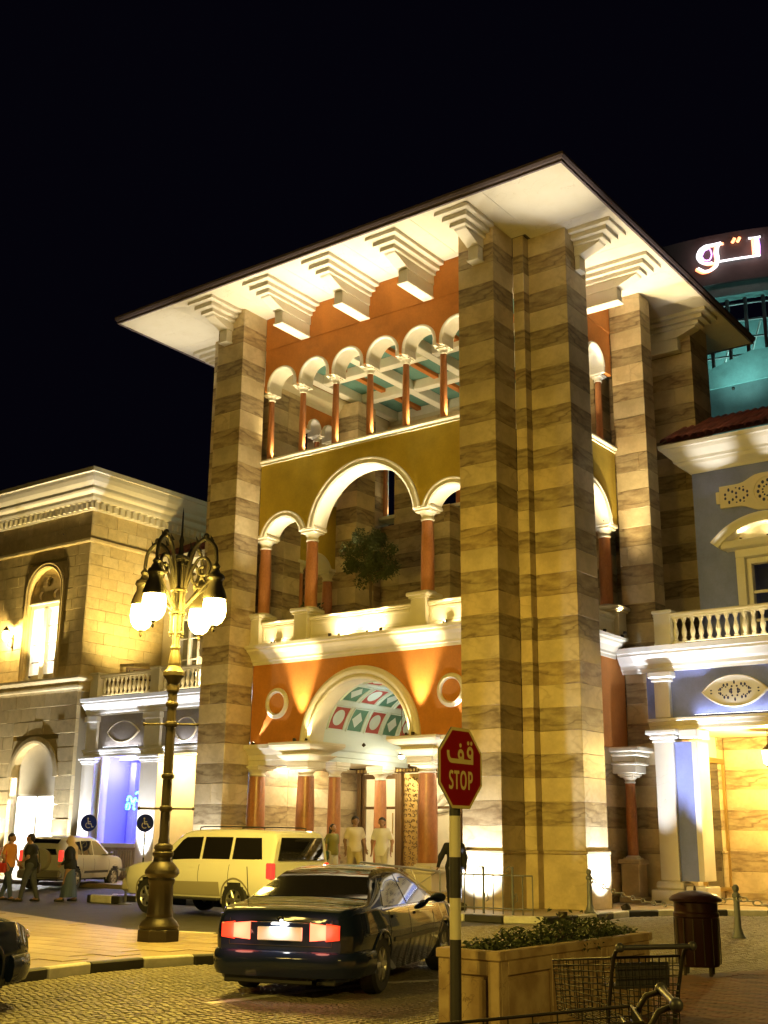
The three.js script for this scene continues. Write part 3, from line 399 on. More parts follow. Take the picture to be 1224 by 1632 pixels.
// ---------- roof ----------
{
  const RX0 = -13.45, RX1 = 3.0, RZ0 = 1.62, RZ1 = -11.95;
  const roof = grp('roof', tower);
  mesh('roof_slab', bx(RX0 + 0.02, RX1 - 0.02, TOP + 0.045, TOP + 0.2, RZ1 + 0.02, RZ0 - 0.02), M.fascia, roof);
  const fs = (F, a, b) => mesh('fascia', mould([[-0.06, TOP - 0.02], [0, TOP - 0.02], [0.0, TOP + 0.05], [0.03, TOP + 0.08], [0.06, TOP + 0.15], [0.06, TOP + 0.22], [-0.06, TOP + 0.22]], a, b, F, -1, 1), M.fascia, roof);
  fs((s, y, n) => V3(s, y, RZ0 + n), RX0, RX1); fs((s, y, n) => V3(RX1 + n, y, -s), -RZ0, -RZ1); fs((s, y, n) => V3(RX0 - n, y, s), RZ1, RZ0); fs((s, y, n) => V3(-s, y, RZ1 - n), -RX1, -RX0);
  // low hipped top
  mesh('roof_top', polyGeo([[V3(RX0, TOP + 0.2, RZ0), V3(RX1, TOP + 0.2, RZ0), V3(-2.5, TOP + 1.9, -5.2), V3(-8, TOP + 1.9, -5.2)], [V3(RX1, TOP + 0.2, RZ0), V3(RX1, TOP + 0.2, RZ1), V3(-2.5, TOP + 1.9, -5.2)], [V3(RX1, TOP + 0.2, RZ1), V3(RX0, TOP + 0.2, RZ1), V3(-8, TOP + 1.9, -5.2), V3(-2.5, TOP + 1.9, -5.2)], [V3(RX0, TOP + 0.2, RZ1), V3(RX0, TOP + 0.2, RZ0), V3(-8, TOP + 1.9, -5.2)]]), M.tile2, roof);
  // soffit panels of pale marble
  const pan = (x0, x1, z0, z1) => { const nx = Math.max(1, Math.round((x1 - x0) / 2.35)), nz = Math.max(1, Math.round((z1 - z0) / 2.35)); for (let i = 0; i < nx; i++) for (let j = 0; j < nz; j++) { const a = x0 + (x1 - x0) * i / nx, b = x0 + (x1 - x0) * (i + 1) / nx, c = z0 + (z1 - z0) * j / nz, e = z0 + (z1 - z0) * (j + 1) / nz; mesh('soffit_panel', boxUV(cbx(a + 0.002, b - 0.002, TOP, TOP + 0.04, c + 0.002, e - 0.002, 0.004), rnd() * 3, rnd() * 3), M.soffit, roof); } };
  pan(RX0 + 0.061, RX1 - 0.061, -1.05, RZ0 - 0.061); pan(0.42, RX1 - 0.061, RZ1 + 0.061, -1.05); pan(RX0 + 0.061, -10.76, RZ1 + 0.061, -1.05); pan(-10.76, 0.42, RZ1 + 0.061, -9.3);
  // stepped corbels
  const corbel = (F, s, back, foot) => {
    const c = grp('corbel', roof); const fr = 1.38;
    const B = (hw, y0, y1, n0, n1, cc = 0.012) => { const g = cbx(-hw, hw, y0, y1, n0, n1, cc); return g; };
    const put = (name, g) => { const m = mesh(name, g, M.soffit, c); setF(F)(m, s, 0, 0); };
    put('step', B(0.53, 17.85, TOP - 0.002, back, fr - 0.0)); put('step', B(0.385, 17.71, 17.849, back, fr - 0.17)); put('step', B(0.255, 17.58, 17.709, back, fr - 0.34));
    const pr = [[back, 17.579], [fr - 0.46, 17.579], [fr - 0.5, 17.52], [0.28, 17.3], [back, 17.3]]; put('bracket', boxUV(crease(extr(shape(pr.map(p => [-p[0], p[1]])), 0.36, 0).rotateY(Math.PI / 2).translate(-0.18, 0, 0), 20)));
    put('foot', B(0.16, 16.92, 17.299, back, 0.27, 0.015)); put('foot_cap', B(0.19, 16.86, 16.919, back, 0.31, 0.015));
  };
  const FEr = (s, y, n) => V3(s, y, n), FRr = (s, y, n) => V3(1.5 + n - 0.12, y, -s), FLr = (s, y, n) => V3(2 * XC - 1.5 - n + 0.12, y, s);
  for (const k of [-2, -1, 0, 1, 2]) corbel(FEr, XC + k * 2.35, Math.abs(k) === 2 ? 0.002 : -1.045);
  for (const [z, b] of [[2.03, 0.125], [4.38, -0.93], [8.75, -0.93]]) corbel(FRr, z, b); for (const [z, b] of [[-2.03, 0.125], [-4.38, -0.93], [-8.75, -0.93]]) corbel(FLr, z, b);
}
// lower right flank of the tower under the cornice
{
  plate('orange_wall', [[2.522, 6.68], [2.522, 4.2], [6.198, 4.2], [6.198, 6.68]], FR, M.orange, tower);
  mesh('impost_block', merge([cbx(0.3, 1.0, 3.5, 3.72, -6.06, -5.38, 0.02), cbx(0.3, 1.06, 3.72, 3.8, -6.12, -5.32, 0.02), cbx(0.3, 1.0, 3.8, 3.95, -6.06, -5.38, 0.02), cbx(0.3, 1.1, 3.95, 4.06, -6.16, -5.28, 0.03), cbx(0.3, 1.2, 4.06, 4.199, -6.18, -5.18, 0.03)]), M.cream, tower);
  column(tower, V3(0.66, 0, -5.72), 0.15, 1.25, 3.5, 0.5, 0.26, 0.1); const p = mesh('pedestal', merge([cbx(-0.26, 0.26, 0.3, 1.12, -0.26, 0.26, 0.012), cbx(-0.32, 0.32, 1.12, 1.25, -0.32, 0.32, 0.03), cbx(-0.32, 0.32, 0.14, 0.3, -0.32, 0.32, 0.02)]), M.light2, tower); p.position.set(0.66, 0, -5.72);
  stripedWall(tower, 'wall', 2.6, 6.19, 0.14, 4.2, 0.4, setF((s, y, n) => V3(0.3 + n, y, -s)), [], 1.8);
}
const ORD = ['first', 'second', 'third', 'fourth', 'fifth', 'sixth'];
// ---------- lighting of the tower: small floodlights on the ledges ----------
// ledge floods behind the cornice: light the balustrade, the walls and the eaves
let cf = -1; for (const [s, I] of [[XC - 3.04, 60], [XC - 0.9, 90], [XC + 0.9, 90], [XC + 3.04, 60]]) { cf++; uplight([s, 7.23, WZ + 0.26], [s, 16, WZ + 1.15], [1, 0.86, 0.58], I * 2.7, 25, ORD[cf] + ' eaves floodlight on the entrance cornice counted from the outer pier', 'floodlights on the tower cornice', { pen: 0.8, r: 0.05 }); }
let cw = -1; for (const [s, I] of [[XC - 3.04, 20], [XC - 0.5, 17], [XC + 0.5, 17], [XC + 3.04, 20]]) { cw++; uplight([s, 7.225, WZ + 0.37], [s, 7.5, WZ + 0.02], WARM, I, 78, ORD[cw] + ' low wash light before the cream balustrade counted from the outer pier', 'ledge wash lights of the entrance front', { pen: 0.9, r: 0.035, h: 0.05 }); }
uplight([0.95, 7.25, -5.2], [0.95, 16, -6.05], WARM, 330, 16, 'added floodlight on the ledge before the flank pier', undefined, { pen: 0.8, r: 0.05 });  // added lamp, brightens the front of the flank pier
for (const z of [-3.3, -4.4, -5.5]) uplight([0.42 + 0.3, 7.23, z], [1.7, 16, z], WARM, 190, 18, ORD[z > -3.5 ? 0 : z > -5 ? 1 : 2] + ' small floodlight on the flank cornice counted from the corner pier', 'floodlights on the flank cornice', { pen: 0.8, r: 0.05 });
// clerestory: one at the foot of each slim column
for (const s of UCOL.slice(0, 6)) uplight([s + 0.2, 13.15, WZ - 0.3], [s + 0.45, 16, WZ - 0.22], WARM, 26, 50, 'tiny spotlight at the foot of the ' + ORD[UCOL.indexOf(s)] + ' clerestory column from the outer pier', 'clerestory column spotlights', { pen: 0.9, r: 0.03, h: 0.05 });
for (const z of [-3.1, -4.6]) uplight([0.42 - 0.28, 13.15, z], [0.14, 16, z - 0.3], WARM, 26, 50, 'tiny spotlight by the ' + (z > -4 ? 'column next to the corner pier' : 'middle column') + ' of the flank clerestory', 'flank clerestory spotlights', { pen: 0.9, r: 0.03, h: 0.05 });
for (const z of [-5.75, -4.95]) uplight([2 * XC - 0.42 + 0.28, 13.15, z], [2 * XC - 0.14, 16, z + 0.3], WARM, 9, 50, 'tiny spotlight at the ' + (z < -5.5 ? 'back' : 'front') + ' column of the far side arcade', 'far side arcade spotlights', { pen: 0.9, r: 0.03, h: 0.05 });
for (const s of [4.35, 7.25, 10.1]) { const p = FB(s, 13.22, -0.1); uplight(p.toArray(), [p.x, 16, p.z + 0.15], WARM, 6, 60, 'tiny spotlight on the ' + (s < 5 ? 'corner pier side' : s < 8 ? 'middle' : 'outer pier side') + ' sill of the back arcade', 'back arcade spotlights', { pen: 0.9, r: 0.03, h: 0.05 }); }
// inside the hall, washing the ceiling
for (const [x, z] of [[-9.0, -3.0], [-9.0, -5.0], [-5.2, -8.3]]) uplight([x, 13.3, z], [x + (x < -8 ? 2.2 : 0), 17, z + (x < -8 ? -0.8 : 1.6)], WARM, 24, 65, (x < -8 ? (z > -4 ? 'ceiling washer on the side wall of the hall near the arcade front' : 'ceiling washer on the side wall deeper in the hall') : 'ceiling washer at the back of the tall open hall'), 'hall ceiling washers', { pen: 1, r: 0.05 });
// feet of the middle arches
for (const [s, d] of [[XC - 3.98, 1], [XC - 2.1, 1], [XC - 2.1, -1], [XC + 2.1, -1], [XC + 2.1, 1]]) uplight([s + d * 0.26, 10.7, WZ - 0.22], [s + d * (Math.abs(s - XC) > 3 ? 0.7 : d * (s - XC) < 0 ? 1.0 : 0.6), 12.6, WZ - 0.2], WARM, 5, 40, 'tiny spotlight at the loggia ' + (s < XC - 3 ? 'outer foot of the small arch by the outer pier' : s < XC ? (d > 0 ? 'big arch foot toward the outer pier' : 'inner foot of the small arch by the outer pier') : d < 0 ? 'big arch foot toward the corner pier' : 'inner foot of the small arch by the corner pier'), 'loggia arch spotlights', { pen: 0.9, r: 0.03, h: 0.05 });
uplight([0.3, 10.7, -5.55], [0.3, 12.4, -4.7], WARM, 6, 40, 'tiny spotlight on the flank loggia capital', undefined, { pen: 0.9, r: 0.03, h: 0.05 });
// entrance arch and rings
for (const q of [-1, 1]) {
  uplight([XC + q * 2.05, 4.33, WZ + 0.34], [XC + q * 2.15, 8.0, WZ + 0.1], WARM, 120, 21, 'bright spotlight on the impost block at the entrance arch foot toward the ' + (q < 0 ? 'outer' : 'corner') + ' pier', 'entrance arch spotlights', { pen: 0.5, r: 0.05 });
  uplight([XC + q * 1.75, 4.33, WZ + 0.2], [XC + q * 1.2, 6.2, WZ - 0.15], WARM, 10, 40, 'spotlight under the curve of the entrance arch toward the ' + (q < 0 ? 'outer' : 'corner') + ' pier', 'entrance arch inner spotlights', { pen: 0.9, r: 0.04 });
}
uplight([XC - 3.88, 4.33, WZ + 0.1], [XC - 3.05, 5.49, WZ - 0.06], [1, 0.8, 0.6], 26, 9, 'narrow spotlight beaming up to the plaster ring by the outer pier', undefined, { pen: 0.3, r: 0.05 });
uplight([XC + 3.88, 4.33, WZ + 0.1], [XC + 3.05, 5.49, WZ - 0.06], [1, 0.8, 0.6], 26, 9, 'narrow spotlight beaming up to the plaster ring by the corner pier', undefined, { pen: 0.3, r: 0.05 });
// impost blocks and column heads lit from the porch floor
for (const q of [-1, 1]) uplight([XC + q * 2.1, 0.46, WZ + 0.62], [XC + q * 2.1, 4.2, WZ + 0.3], [1, 0.86, 0.6], 80, 15, 'floor spotlight before a porch column shining up to its impost toward the ' + (q < 0 ? 'outer' : 'corner') + ' pier', 'porch floor spotlights', { pen: 0.6, r: 0.07 });
// porch ceiling light
{ const t = thing('ceiling_lamp', 'small white ceiling lamp glowing in the porch vault before the doors', 'lamp', [XC - 0.95, 4.12, -4.4]); mesh('lamp_body', latheC([[0, 0.16], [0.02, 0.16], [0.02, 0.08], [0.1, 0.06], [0.12, 0]], 16), M.bronze, t); mesh('lamp_bulb', new THREE.SphereGeometry(0.1, 16, 10).translate(0, 0, 0), emis([1, 0.95, 0.8], 8), t); point(t, [0, -0.02, 0], [1, 0.9, 0.7], 7, 'porch_light', 4); mesh('rod', rod([0, 0.16, 0], [0, 1.75, 0], 0.012), M.bronze, t); }
for (const [x, z] of [[XC + 1.3, -2.6], [XC - 1.2, -2.8]]) uplight([x, 4.31, z], [XC + (x - XC) * -0.5, 6, z - 0.8], [0.85, 1, 0.95], 5, 70, 'cove light on the porch moulding washing the painted vault toward the ' + (x < XC ? 'outer' : 'corner') + ' pier', 'porch vault cove lights', { pen: 1, r: 0.05 });
for (const x of [-8.4, -1.9]) { const t = thing('ceiling_lamp', 'recessed round lamp in the flat porch ceiling beside the vault toward the ' + (x < XC ? 'outer' : 'corner') + ' pier', 'lamp', [x, 3.9, -3.4], 0, 'recessed porch lamps'); mesh('lamp_rim', latheC([[0.08, 0], [0.13, 0], [0.13, -0.03], [0.08, -0.03]], 16), M.gold, t); mesh('lamp_lens', new THREE.CircleGeometry(0.09, 16).rotateX(Math.PI / 2).translate(0, -0.01, 0), emis(WARM, 6), t); point(t, [0, -0.1, 0], [1, 0.85, 0.55], 15, 'porch_side_light', 4); }
uplight([2.35, 0.15, 1.5], [2.1, 17.9, 0.9], [1, 0.88, 0.62], 1100, 7, 'added narrow floodlight in the pavement aimed at the roof corner above the stop sign', undefined, { r: 0.1, h: 0.12, pen: 1 });  // added lamp, put in to brighten the soffit at the near corner
uplight([-11.35, 0.15, 1.2], [-12.2, 17.9, 0.2], [1, 0.88, 0.62], 900, 7.5, 'added narrow floodlight in the pavement aimed at the outer roof corner', undefined, { r: 0.1, h: 0.12, pen: 1 });  // added lamp, put in to brighten the soffit at the outer end
// ground floods at the foot of the piers (cool white)
const gf = (x, z, ax, az, I, label, group, ang = 20) => uplight([x, 0.15, z], [ax, 1.7, az], COOL, I, ang, label, group, { pen: 0.9, lens: fixLens.c, r: 0.11, h: 0.14 });
gf(-0.62, 0.85, -0.6, -0.15, 60, 'bright ground floodlight at the foot of the corner pier', undefined, 50); gf(2.2, -1.95, 1.4, -1.95, 60, 'bright ground floodlight beside the flank of the corner pier', undefined, 50);
gf(-9.8, 0.9, -9.8, -0.15, 60, 'bright ground floodlight at the foot of the outer pier', undefined, 50);
// ---------- old stone building beside the shops ----------
function ashlar(parent, name, s0, s1, y0, y1, rows, len, place, openings, mats, depth = 0.16, jit = 0.006, gap = 0.007) {
  const g = grp(name, parent), H = (y1 - y0) / rows, cache = {};
  for (let r = 0; r < rows; r++) {
    const a = y0 + r * H, b = a + H; let spans = [[s0, s1]]; for (const o of openings) if (b > o[2] + 0.03 && a < o[3] - 0.03) spans = spans.flatMap(([p, q]) => [[p, Math.min(q, o[0])], [Math.max(p, o[1]), q]].filter(t => t[1] - t[0] > 0.08));
    for (const [p, q] of spans) { const n = Math.max(1, Math.round((q - p) / len)), cuts = [p]; for (let i = 1; i < n; i++) cuts.push(p + (q - p) * (i + (r % 2 ? 0.22 : -0.22)) / n); cuts.push(q); for (let i = 0; i < n; i++) { const w = cuts[i + 1] - cuts[i], k = w.toFixed(2) + Math.floor(rnd() * 3); const m = mesh('stone_block', cache[k] ??= boxUV(chamferBox(+w.toFixed(2) - gap, H - gap, depth, 0.01), rnd() * 2, rnd() * 2), mats[Math.floor(rnd() * mats.length)], g); place(m, (cuts[i] + cuts[i + 1]) / 2, (a + b) / 2, -depth / 2 + (rnd() - 0.5) * jit); } }
  } return g;
}
{
  const B = thing('stone_building', 'old two storey sandstone building with dentil cornice and arched window', 'building');
  const F = (s, y, n) => V3(s, y, -5.4 + n), S = (s, y, n) => V3(-22.65 + n, y, -s), X0 = -31, st = [M.stone, M.stone, M.stone2, M.stone3];
  mesh('wall_core', merge([bx(X0, -26.6, 0.1, 15.4, -13, -5.58), bx(-23.62, -22.83, 0.1, 15.4, -13, -5.58), bx(-26.6, -23.62, 5.45, 8.1, -13, -5.58), bx(-26.6, -23.62, 12.75, 15.4, -13, -5.58), bx(-26.6, -23.62, 8.1, 12.75, -13, -8.2), bx(-26.6, -23.62, 0.1, 5.45, -13, -9.2)]), M.grout, B);
  ashlar(B, 'wall', X0, -22.66, 7.85, 13.35, 12, 0.95, setF(F), [[-26.55, -24.1, 7.8, 12.75]], st, 0.18, 0.008); ashlar(B, 'wall', X0, -22.66, 0.14, 7.25, 13, 0.9, setF(F), [[-26.55, -23.67, 0, 5.4]], st, 0.18, 0.03, 0.012);
  ashlar(B, 'wall', 5.42, 9.7, 7.85, 13.35, 12, 0.85, setF(S), [], st, 0.18, 0.008); ashlar(B, 'wall', X0, -22.66, 13.55, 14.68, 2, 1.1, setF(F), [], st, 0.18, 0.006); ashlar(B, 'wall', 5.42, 13, 13.55, 14.68, 2, 1.1, setF(S), [], st, 0.18, 0.006); ashlar(B, 'wall', 9.7, 13, 12.6, 13.35, 2, 1.1, setF(S), [], st, 0.18, 0.006);
  const LED = [[-0.1, 7.25], [0.03, 7.25], [0.05, 7.33], [0.16, 7.36], [0.18, 7.44], [0.1, 7.5], [0.12, 7.58], [0.3, 7.68], [0.34, 7.72], [0.34, 7.82], [-0.1, 7.85]], BAND = [[-0.1, 13.35], [0.05, 13.35], [0.08, 13.4], [0.08, 13.5], [-0.1, 13.55]], TC = [[-0.2, 14.68], [0.06, 14.68], [0.08, 14.74], [0.08, 15.05], [0.2, 15.1], [0.24, 15.2], [0.24, 15.34], [0.4, 15.42], [0.44, 15.5], [0.44, 15.62], [0.56, 15.78], [0.62, 15.95], [0.64, 16.1], [0.72, 16.12], [0.72, 16.3], [-0.2, 16.42]];
  for (const [n, p] of [['ledge', LED], ['string_course', BAND], ['cornice', TC]]) { mesh(n, mould(p, X0, -22.65, F, 0, 1), n === 'cornice' ? M.cream : M.stone3, B); mesh(n, mould(p, 5.4, n === 'ledge' ? 5.9 : 13, S, -1, 0), n === 'cornice' ? M.cream : M.stone3, B); }
  for (let i = 0; i < 24; i++) { const m = mesh('dentil', block(0.16, 0.26, 0.14, 1), M.cream, B); setF(F)(m, -22.62 - i * 0.34, 14.88, 0.13); } for (let i = 0; i < 22; i++) { const m = mesh('dentil', block(0.16, 0.26, 0.14, 1), M.cream, B); setF(S)(m, 5.4 + i * 0.34, 14.88, 0.13); }
  // upper window: stone surround, pierced tympanum, white sashes
  const w = grp('window', B), wc = -25.32, hw = 1.02;
  mesh('window_surround', merge([sweepArc([[hw, -0.35], [hw, 0.02], [hw + 0.06, 0.06], [hw + 0.12, 0.03], [hw + 0.2, 0.07], [hw + 0.24, 0.02], [hw + 0.24, -0.35]], wc, 11.55, 180, 0, 24, F), ...[-1, 1].map(q => mould([[-0.35, hw], [0.02, hw], [0.06, hw + 0.06], [0.03, hw + 0.12], [0.07, hw + 0.2], [0.02, hw + 0.24], [-0.35, hw + 0.24]].map(p => [p[0], p[1]]), 7.85, 11.55, (s, y, n) => F(wc + q * y, s, n)))]), M.stone2, w);
  plate('spandrel', [[wc - 1.24, 11.4], [wc - 1.24, 12.75], [wc + 1.24, 12.75], [wc + 1.24, 11.4], [wc + 1.2, 11.55], ...arcPts(wc, 11.55, 1.2, 0, 180, 20)], (s, y, n) => F(s, y, n - 0.02), M.stone, w, 0.16);
  plate('tympanum', [[wc - hw, 11.05], ...arcPts(wc, 11.55, hw, 180, 0, 20), [wc + hw, 11.05]], (s, y, n) => F(s, y, n - 0.2), M.stone3, w, 0.12, [arcPts(wc, 12.02, 0.2, 0, 350, 14), arcPts(wc - 0.48, 11.45, 0.2, 0, 350, 14), arcPts(wc + 0.48, 11.45, 0.2, 0, 350, 14)]);
  mesh('tympanum_back', bx(wc - 1.1, wc + 1.1, 11.05, 12.7, -5.98, -5.86), M.stone2, w);
  mesh('window_frame', merge([cbx(wc - hw, wc - hw + 0.22, 7.86, 11.04, -5.75, -5.52), cbx(wc + hw - 0.22, wc + hw, 7.86, 11.04, -5.75, -5.52), cbx(wc - hw + 0.221, wc + hw - 0.221, 10.86, 11.04, -5.75, -5.52), cbx(wc - 0.13, wc + 0.13, 7.86, 10.859, -5.74, -5.5), cbx(wc - hw - 0.02, wc + hw + 0.02, 11.045, 11.13, -5.76, -5.42)]), M.white, w);
  for (const [a, b] of [[wc - hw + 0.22, wc - 0.13], [wc + 0.13, wc + hw - 0.22]]) { mesh('glazing_bar', merge([1, 2, 3].map(k => cbx(a, b, 7.9 + k * 0.74 - 0.025, 7.9 + k * 0.74 + 0.025, -5.68, -5.62, 0.006))), M.greyPl, w); for (let k = 0; k < 4; k++) mesh('pane', bx(a, b, 7.9 + k * 0.74 + 0.025, 7.9 + (k + 1) * 0.74 - 0.025, -5.655, -5.647), M.pane, w); }
  mesh('room', merge([bx(-26.6, -23.7, 7.9, 11.1, -8.15, -8.05), bx(-26.6, -26.5, 7.9, 11.1, -8.04, -5.95), bx(-23.72, -23.62, 7.9, 11.1, -8.04, -5.95), bx(-26.49, -23.73, 11.05, 11.15, -8.04, -5.99)]), M.white, w);
  { const t = thing('room_lamp', 'round lamp shining inside the arched window of the stone building', 'lamp', [-25.5, 10.2, -6.9]); mesh('lamp_globe', new THREE.SphereGeometry(0.13, 14, 10), emis([1, 1, 0.85], 10), t); mesh('cord', rod([0, 0.12, 0], [0, 0.86, 0], 0.01, 6), M.black, t); point(t, [0, 0, 0], [1, 0.97, 0.8], 26, 'room_light', 4); }
  // ground arch with a bright shop
  const d = grp('shop_arch', B), dc = -25.11, dr = 1.44;
  plate('spandrel', [[dc - dr, 3.95], [dc - dr, 5.42], [dc + dr, 5.42], [dc + dr, 3.95], ...arcPts(dc, 3.95, dr - 0.01, 0, 180, 24)], (s, y, n) => F(s, y, n - 0.01), M.stone2, d, 0.4);
  mesh('arch_ring', sweepArc([[dr - 0.12, -0.5], [dr - 0.12, 0.04], [dr - 0.02, 0.07], [dr + 0.16, 0.05], [dr + 0.16, -0.02]], dc, 3.95, 180, 0, 28, F), M.stone3, d);
  mesh('awning_board', merge([extr(shape([[dc - dr + 0.13, 3.3], ...arcPts(dc, 3.95, dr - 0.13, 180, 0, 20), [dc + dr - 0.13, 3.3]]), 0.06).translate(0, 0, -5.75)]), M.cream, d);
  mesh('shop_interior', merge([bx(-26.6, -23.62, 0.14, 4, -9.15, -9.05), bx(-26.6, -26.5, 0.14, 4, -9.04, -5.85), bx(-23.72, -23.62, 0.14, 4, -9.04, -5.85), bx(-26.49, -23.73, 3.95, 4.05, -9.04, -5.9)]), M.white, d);
  for (const [x, k] of [[-25.9, 1], [-24.9, 0], [-24.2, 1]]) mesh('display_panel', cbx(x - 0.3, x + 0.3, 0.3, 2.9, -8.6 + k * 0.5, -8.5 + k * 0.5), k ? M.cream : M.wmarble, d);
  mesh('shopfront_frame', merge([cbx(-26.5, -26.38, 0.14, 3.3, -5.84, -5.74), cbx(-23.82, -23.7, 0.14, 3.3, -5.84, -5.74), cbx(-25.16, -25.06, 0.14, 3.3, -5.84, -5.74), cbx(-26.379, -23.821, 3.2, 3.3, -5.84, -5.74)]), M.white, d); for (const [a, b] of [[-26.38, -25.16], [-25.06, -23.82]]) mesh('glass_pane', bx(a, b, 0.2, 3.2, -5.795, -5.787), M.pane, d);
  { const t = thing('shop_lamp', 'strip lamp on the ceiling of the bright shop in the stone arch', 'lamp', [-25.1, 3.86, -7.0]); mesh('lamp_tube', cbx(-1.1, 1.1, 0, 0.06, -0.1, 0.1, 0.02), emis([1, 1, 0.97], 10), t); point(t, [-0.6, -0.25, 0], [1, 1, 0.97], 150, 'shop_light', 10); point(t, [0.6, -0.25, 0], [1, 1, 0.97], 150, 'shop_light', 10); }
  // wall lantern
  const L = thing('wall_lantern', 'iron wall lantern on a scrolled bracket between the stone building windows', 'lantern', [-27.2, 9.6, -5.36]);
  mesh('bracket', merge([tube([[0, 0.1, 0.02], [0, 0.2, 0.2], [0, 0.12, 0.34], [0, -0.02, 0.36]], 0.02), cbx(-0.05, 0.05, -0.3, 0.3, -0.03, 0.02), tube([[0, -0.25, 0.02], [0, -0.2, 0.2], [0, -0.05, 0.2], [0, -0.08, 0.1]], 0.014)]), M.iron, L); mesh('lamp_glass', latheC([[0.06, 0], [0.14, 0.08], [0.16, 0.3], [0.08, 0.42]], 12).translate(0, 0.0, 0.36), emis(AMBER, 10), L); mesh('lantern_cap', latheC([[0.19, 0.4], [0.1, 0.5], [0.02, 0.62], [0, 0.62]], 12).translate(0, 0, 0.36), M.iron, L); point(L, [0, 0.2, 0.36], AMBER, 45, 'lantern_light', 4);
}
// ---------- shared shop storey pieces ----------
const SHC = [[-0.1, 6.25], [0.03, 6.25], [0.05, 6.33], [0.1, 6.36], [0.12, 6.46], [0.2, 6.52], [0.3, 6.66], [0.34, 6.7], [0.34, 6.76], [0.42, 6.78], [0.44, 6.92], [-0.2, 6.94]];
const SHE = [[-0.1, 4.66], [0.04, 4.66], [0.04, 4.76], [0.08, 4.78], [0.1, 4.86], [0.16, 4.9], [0.16, 4.96], [-0.1, 4.97]];
const balGeo = latheC([[0.06, 0], [0.075, 0.02], [0.075, 0.06], [0.05, 0.08], [0.045, 0.12], [0.07, 0.2], [0.078, 0.27], [0.06, 0.36], [0.038, 0.46], [0.034, 0.52], [0.05, 0.55], [0.06, 0.6], [0.075, 0.62], [0.075, 0.66]], 12, 30);
function balustrade(name, label, x0, x1, z, yb, posts, step, mat = M.cream) {
  const t = thing(name, label, 'balustrade', [0, yb, z]);
  mesh('plinth', cbx(x0, x1, 0, 0.12, -0.13, 0.13, 0.015), mat, t); mesh('handrail', merge([cbx(x0, x1, 0.78, 0.84, -0.11, 0.11, 0.012), cbx(x0, x1, 0.84, 0.93, -0.16, 0.16, 0.025)]), mat, t);
  for (const p of posts) mesh('post', merge([cbx(p - 0.24, p + 0.24, 0.002, 0.92, -0.22, 0.22, 0.015), cbx(p - 0.29, p + 0.29, 0.92, 1.02, -0.27, 0.27, 0.03)]), mat, t);
  for (let x = x0 + step / 2; x < x1; x += step) { if (posts.some(p => Math.abs(p - x) < 0.31)) continue; const b = mesh('baluster', balGeo, mat, t); b.position.set(x, 0.12, 0); } return t;
}
function plaque(parent, F, cx, cy, hw, hh, mat, ring, motif, n = 0) { // pointed oval plaque with painted ornament
  const R = (hw * hw + hh * hh) / (2 * hh), al = Math.asin(hw / R) * 180 / Math.PI, out = [...arcPts(cx, cy + hh - R, R, 90 + al, 90 - al, 16), ...arcPts(cx, cy - hh + R, R, -90 + al, -90 - al, 16)];
  const p = grp('oval_plaque', parent); plate('plaque_field', out, (s, y, q) => F(s, y, q + 0.03), mat, p, 0.03);
  const sc = (k) => out.map(([x, y]) => [cx + (x - cx) * k, cy + (y - cy) * k]); const o2 = sc(1.06); mesh('plaque_rim', carry([[0, 0], [0, 0.07], [1, 0.05], [1, 0]], out.length, (i, q) => { const a = out[i % out.length], b = o2[i % out.length]; return F(a[0] + (b[0] - a[0]) * q[0], a[1] + (b[1] - a[1]) * q[0], q[1]); }, { caps: false }), ring, p);
  if (motif) { const L = []; const dot = (x, y, r, e = 1) => { const q = new THREE.CircleGeometry(r, 10).scale(1, e, 1); const P = q.attributes.position; for (let i = 0; i < P.count; i++) { const v = F(x + P.getX(i), y + P.getY(i), 0.034); P.setXYZ(i, v.x, v.y, v.z); } q.computeVertexNormals(); L.push(q); };
    for (const sx of [-1, 1]) for (const sy of [-1, 1]) { for (let k = 0; k < 7; k++) { const u = 0.1 + k * 0.11, vv = 0.22 * Math.abs(Math.sin(k * 1.1)) + 0.05; if (u / 0.9 + vv / 0.55 < 1) { dot(cx + sx * u * hw * 1.05, cy + sy * vv * hh * 1.7, 0.03, 1.5); dot(cx + sx * (u + 0.05) * hw * 1.05, cy + sy * vv * hh * 1.1, 0.022, 1); } } dot(cx, cy + sy * hh * 0.55, 0.026, 2); dot(cx + sx * 0.07, cy + sy * hh * 0.3, 0.028, 1); dot(cx + sx * hw * 0.75, cy + sy * hh * 0.1, 0.03, 0.7); } mesh('painted_ornament', merge(L), motif, p).userData.kind = 'stuff'; }
}
const navy = std([0.03, 0.04, 0.14], { roughness: 0.6 });
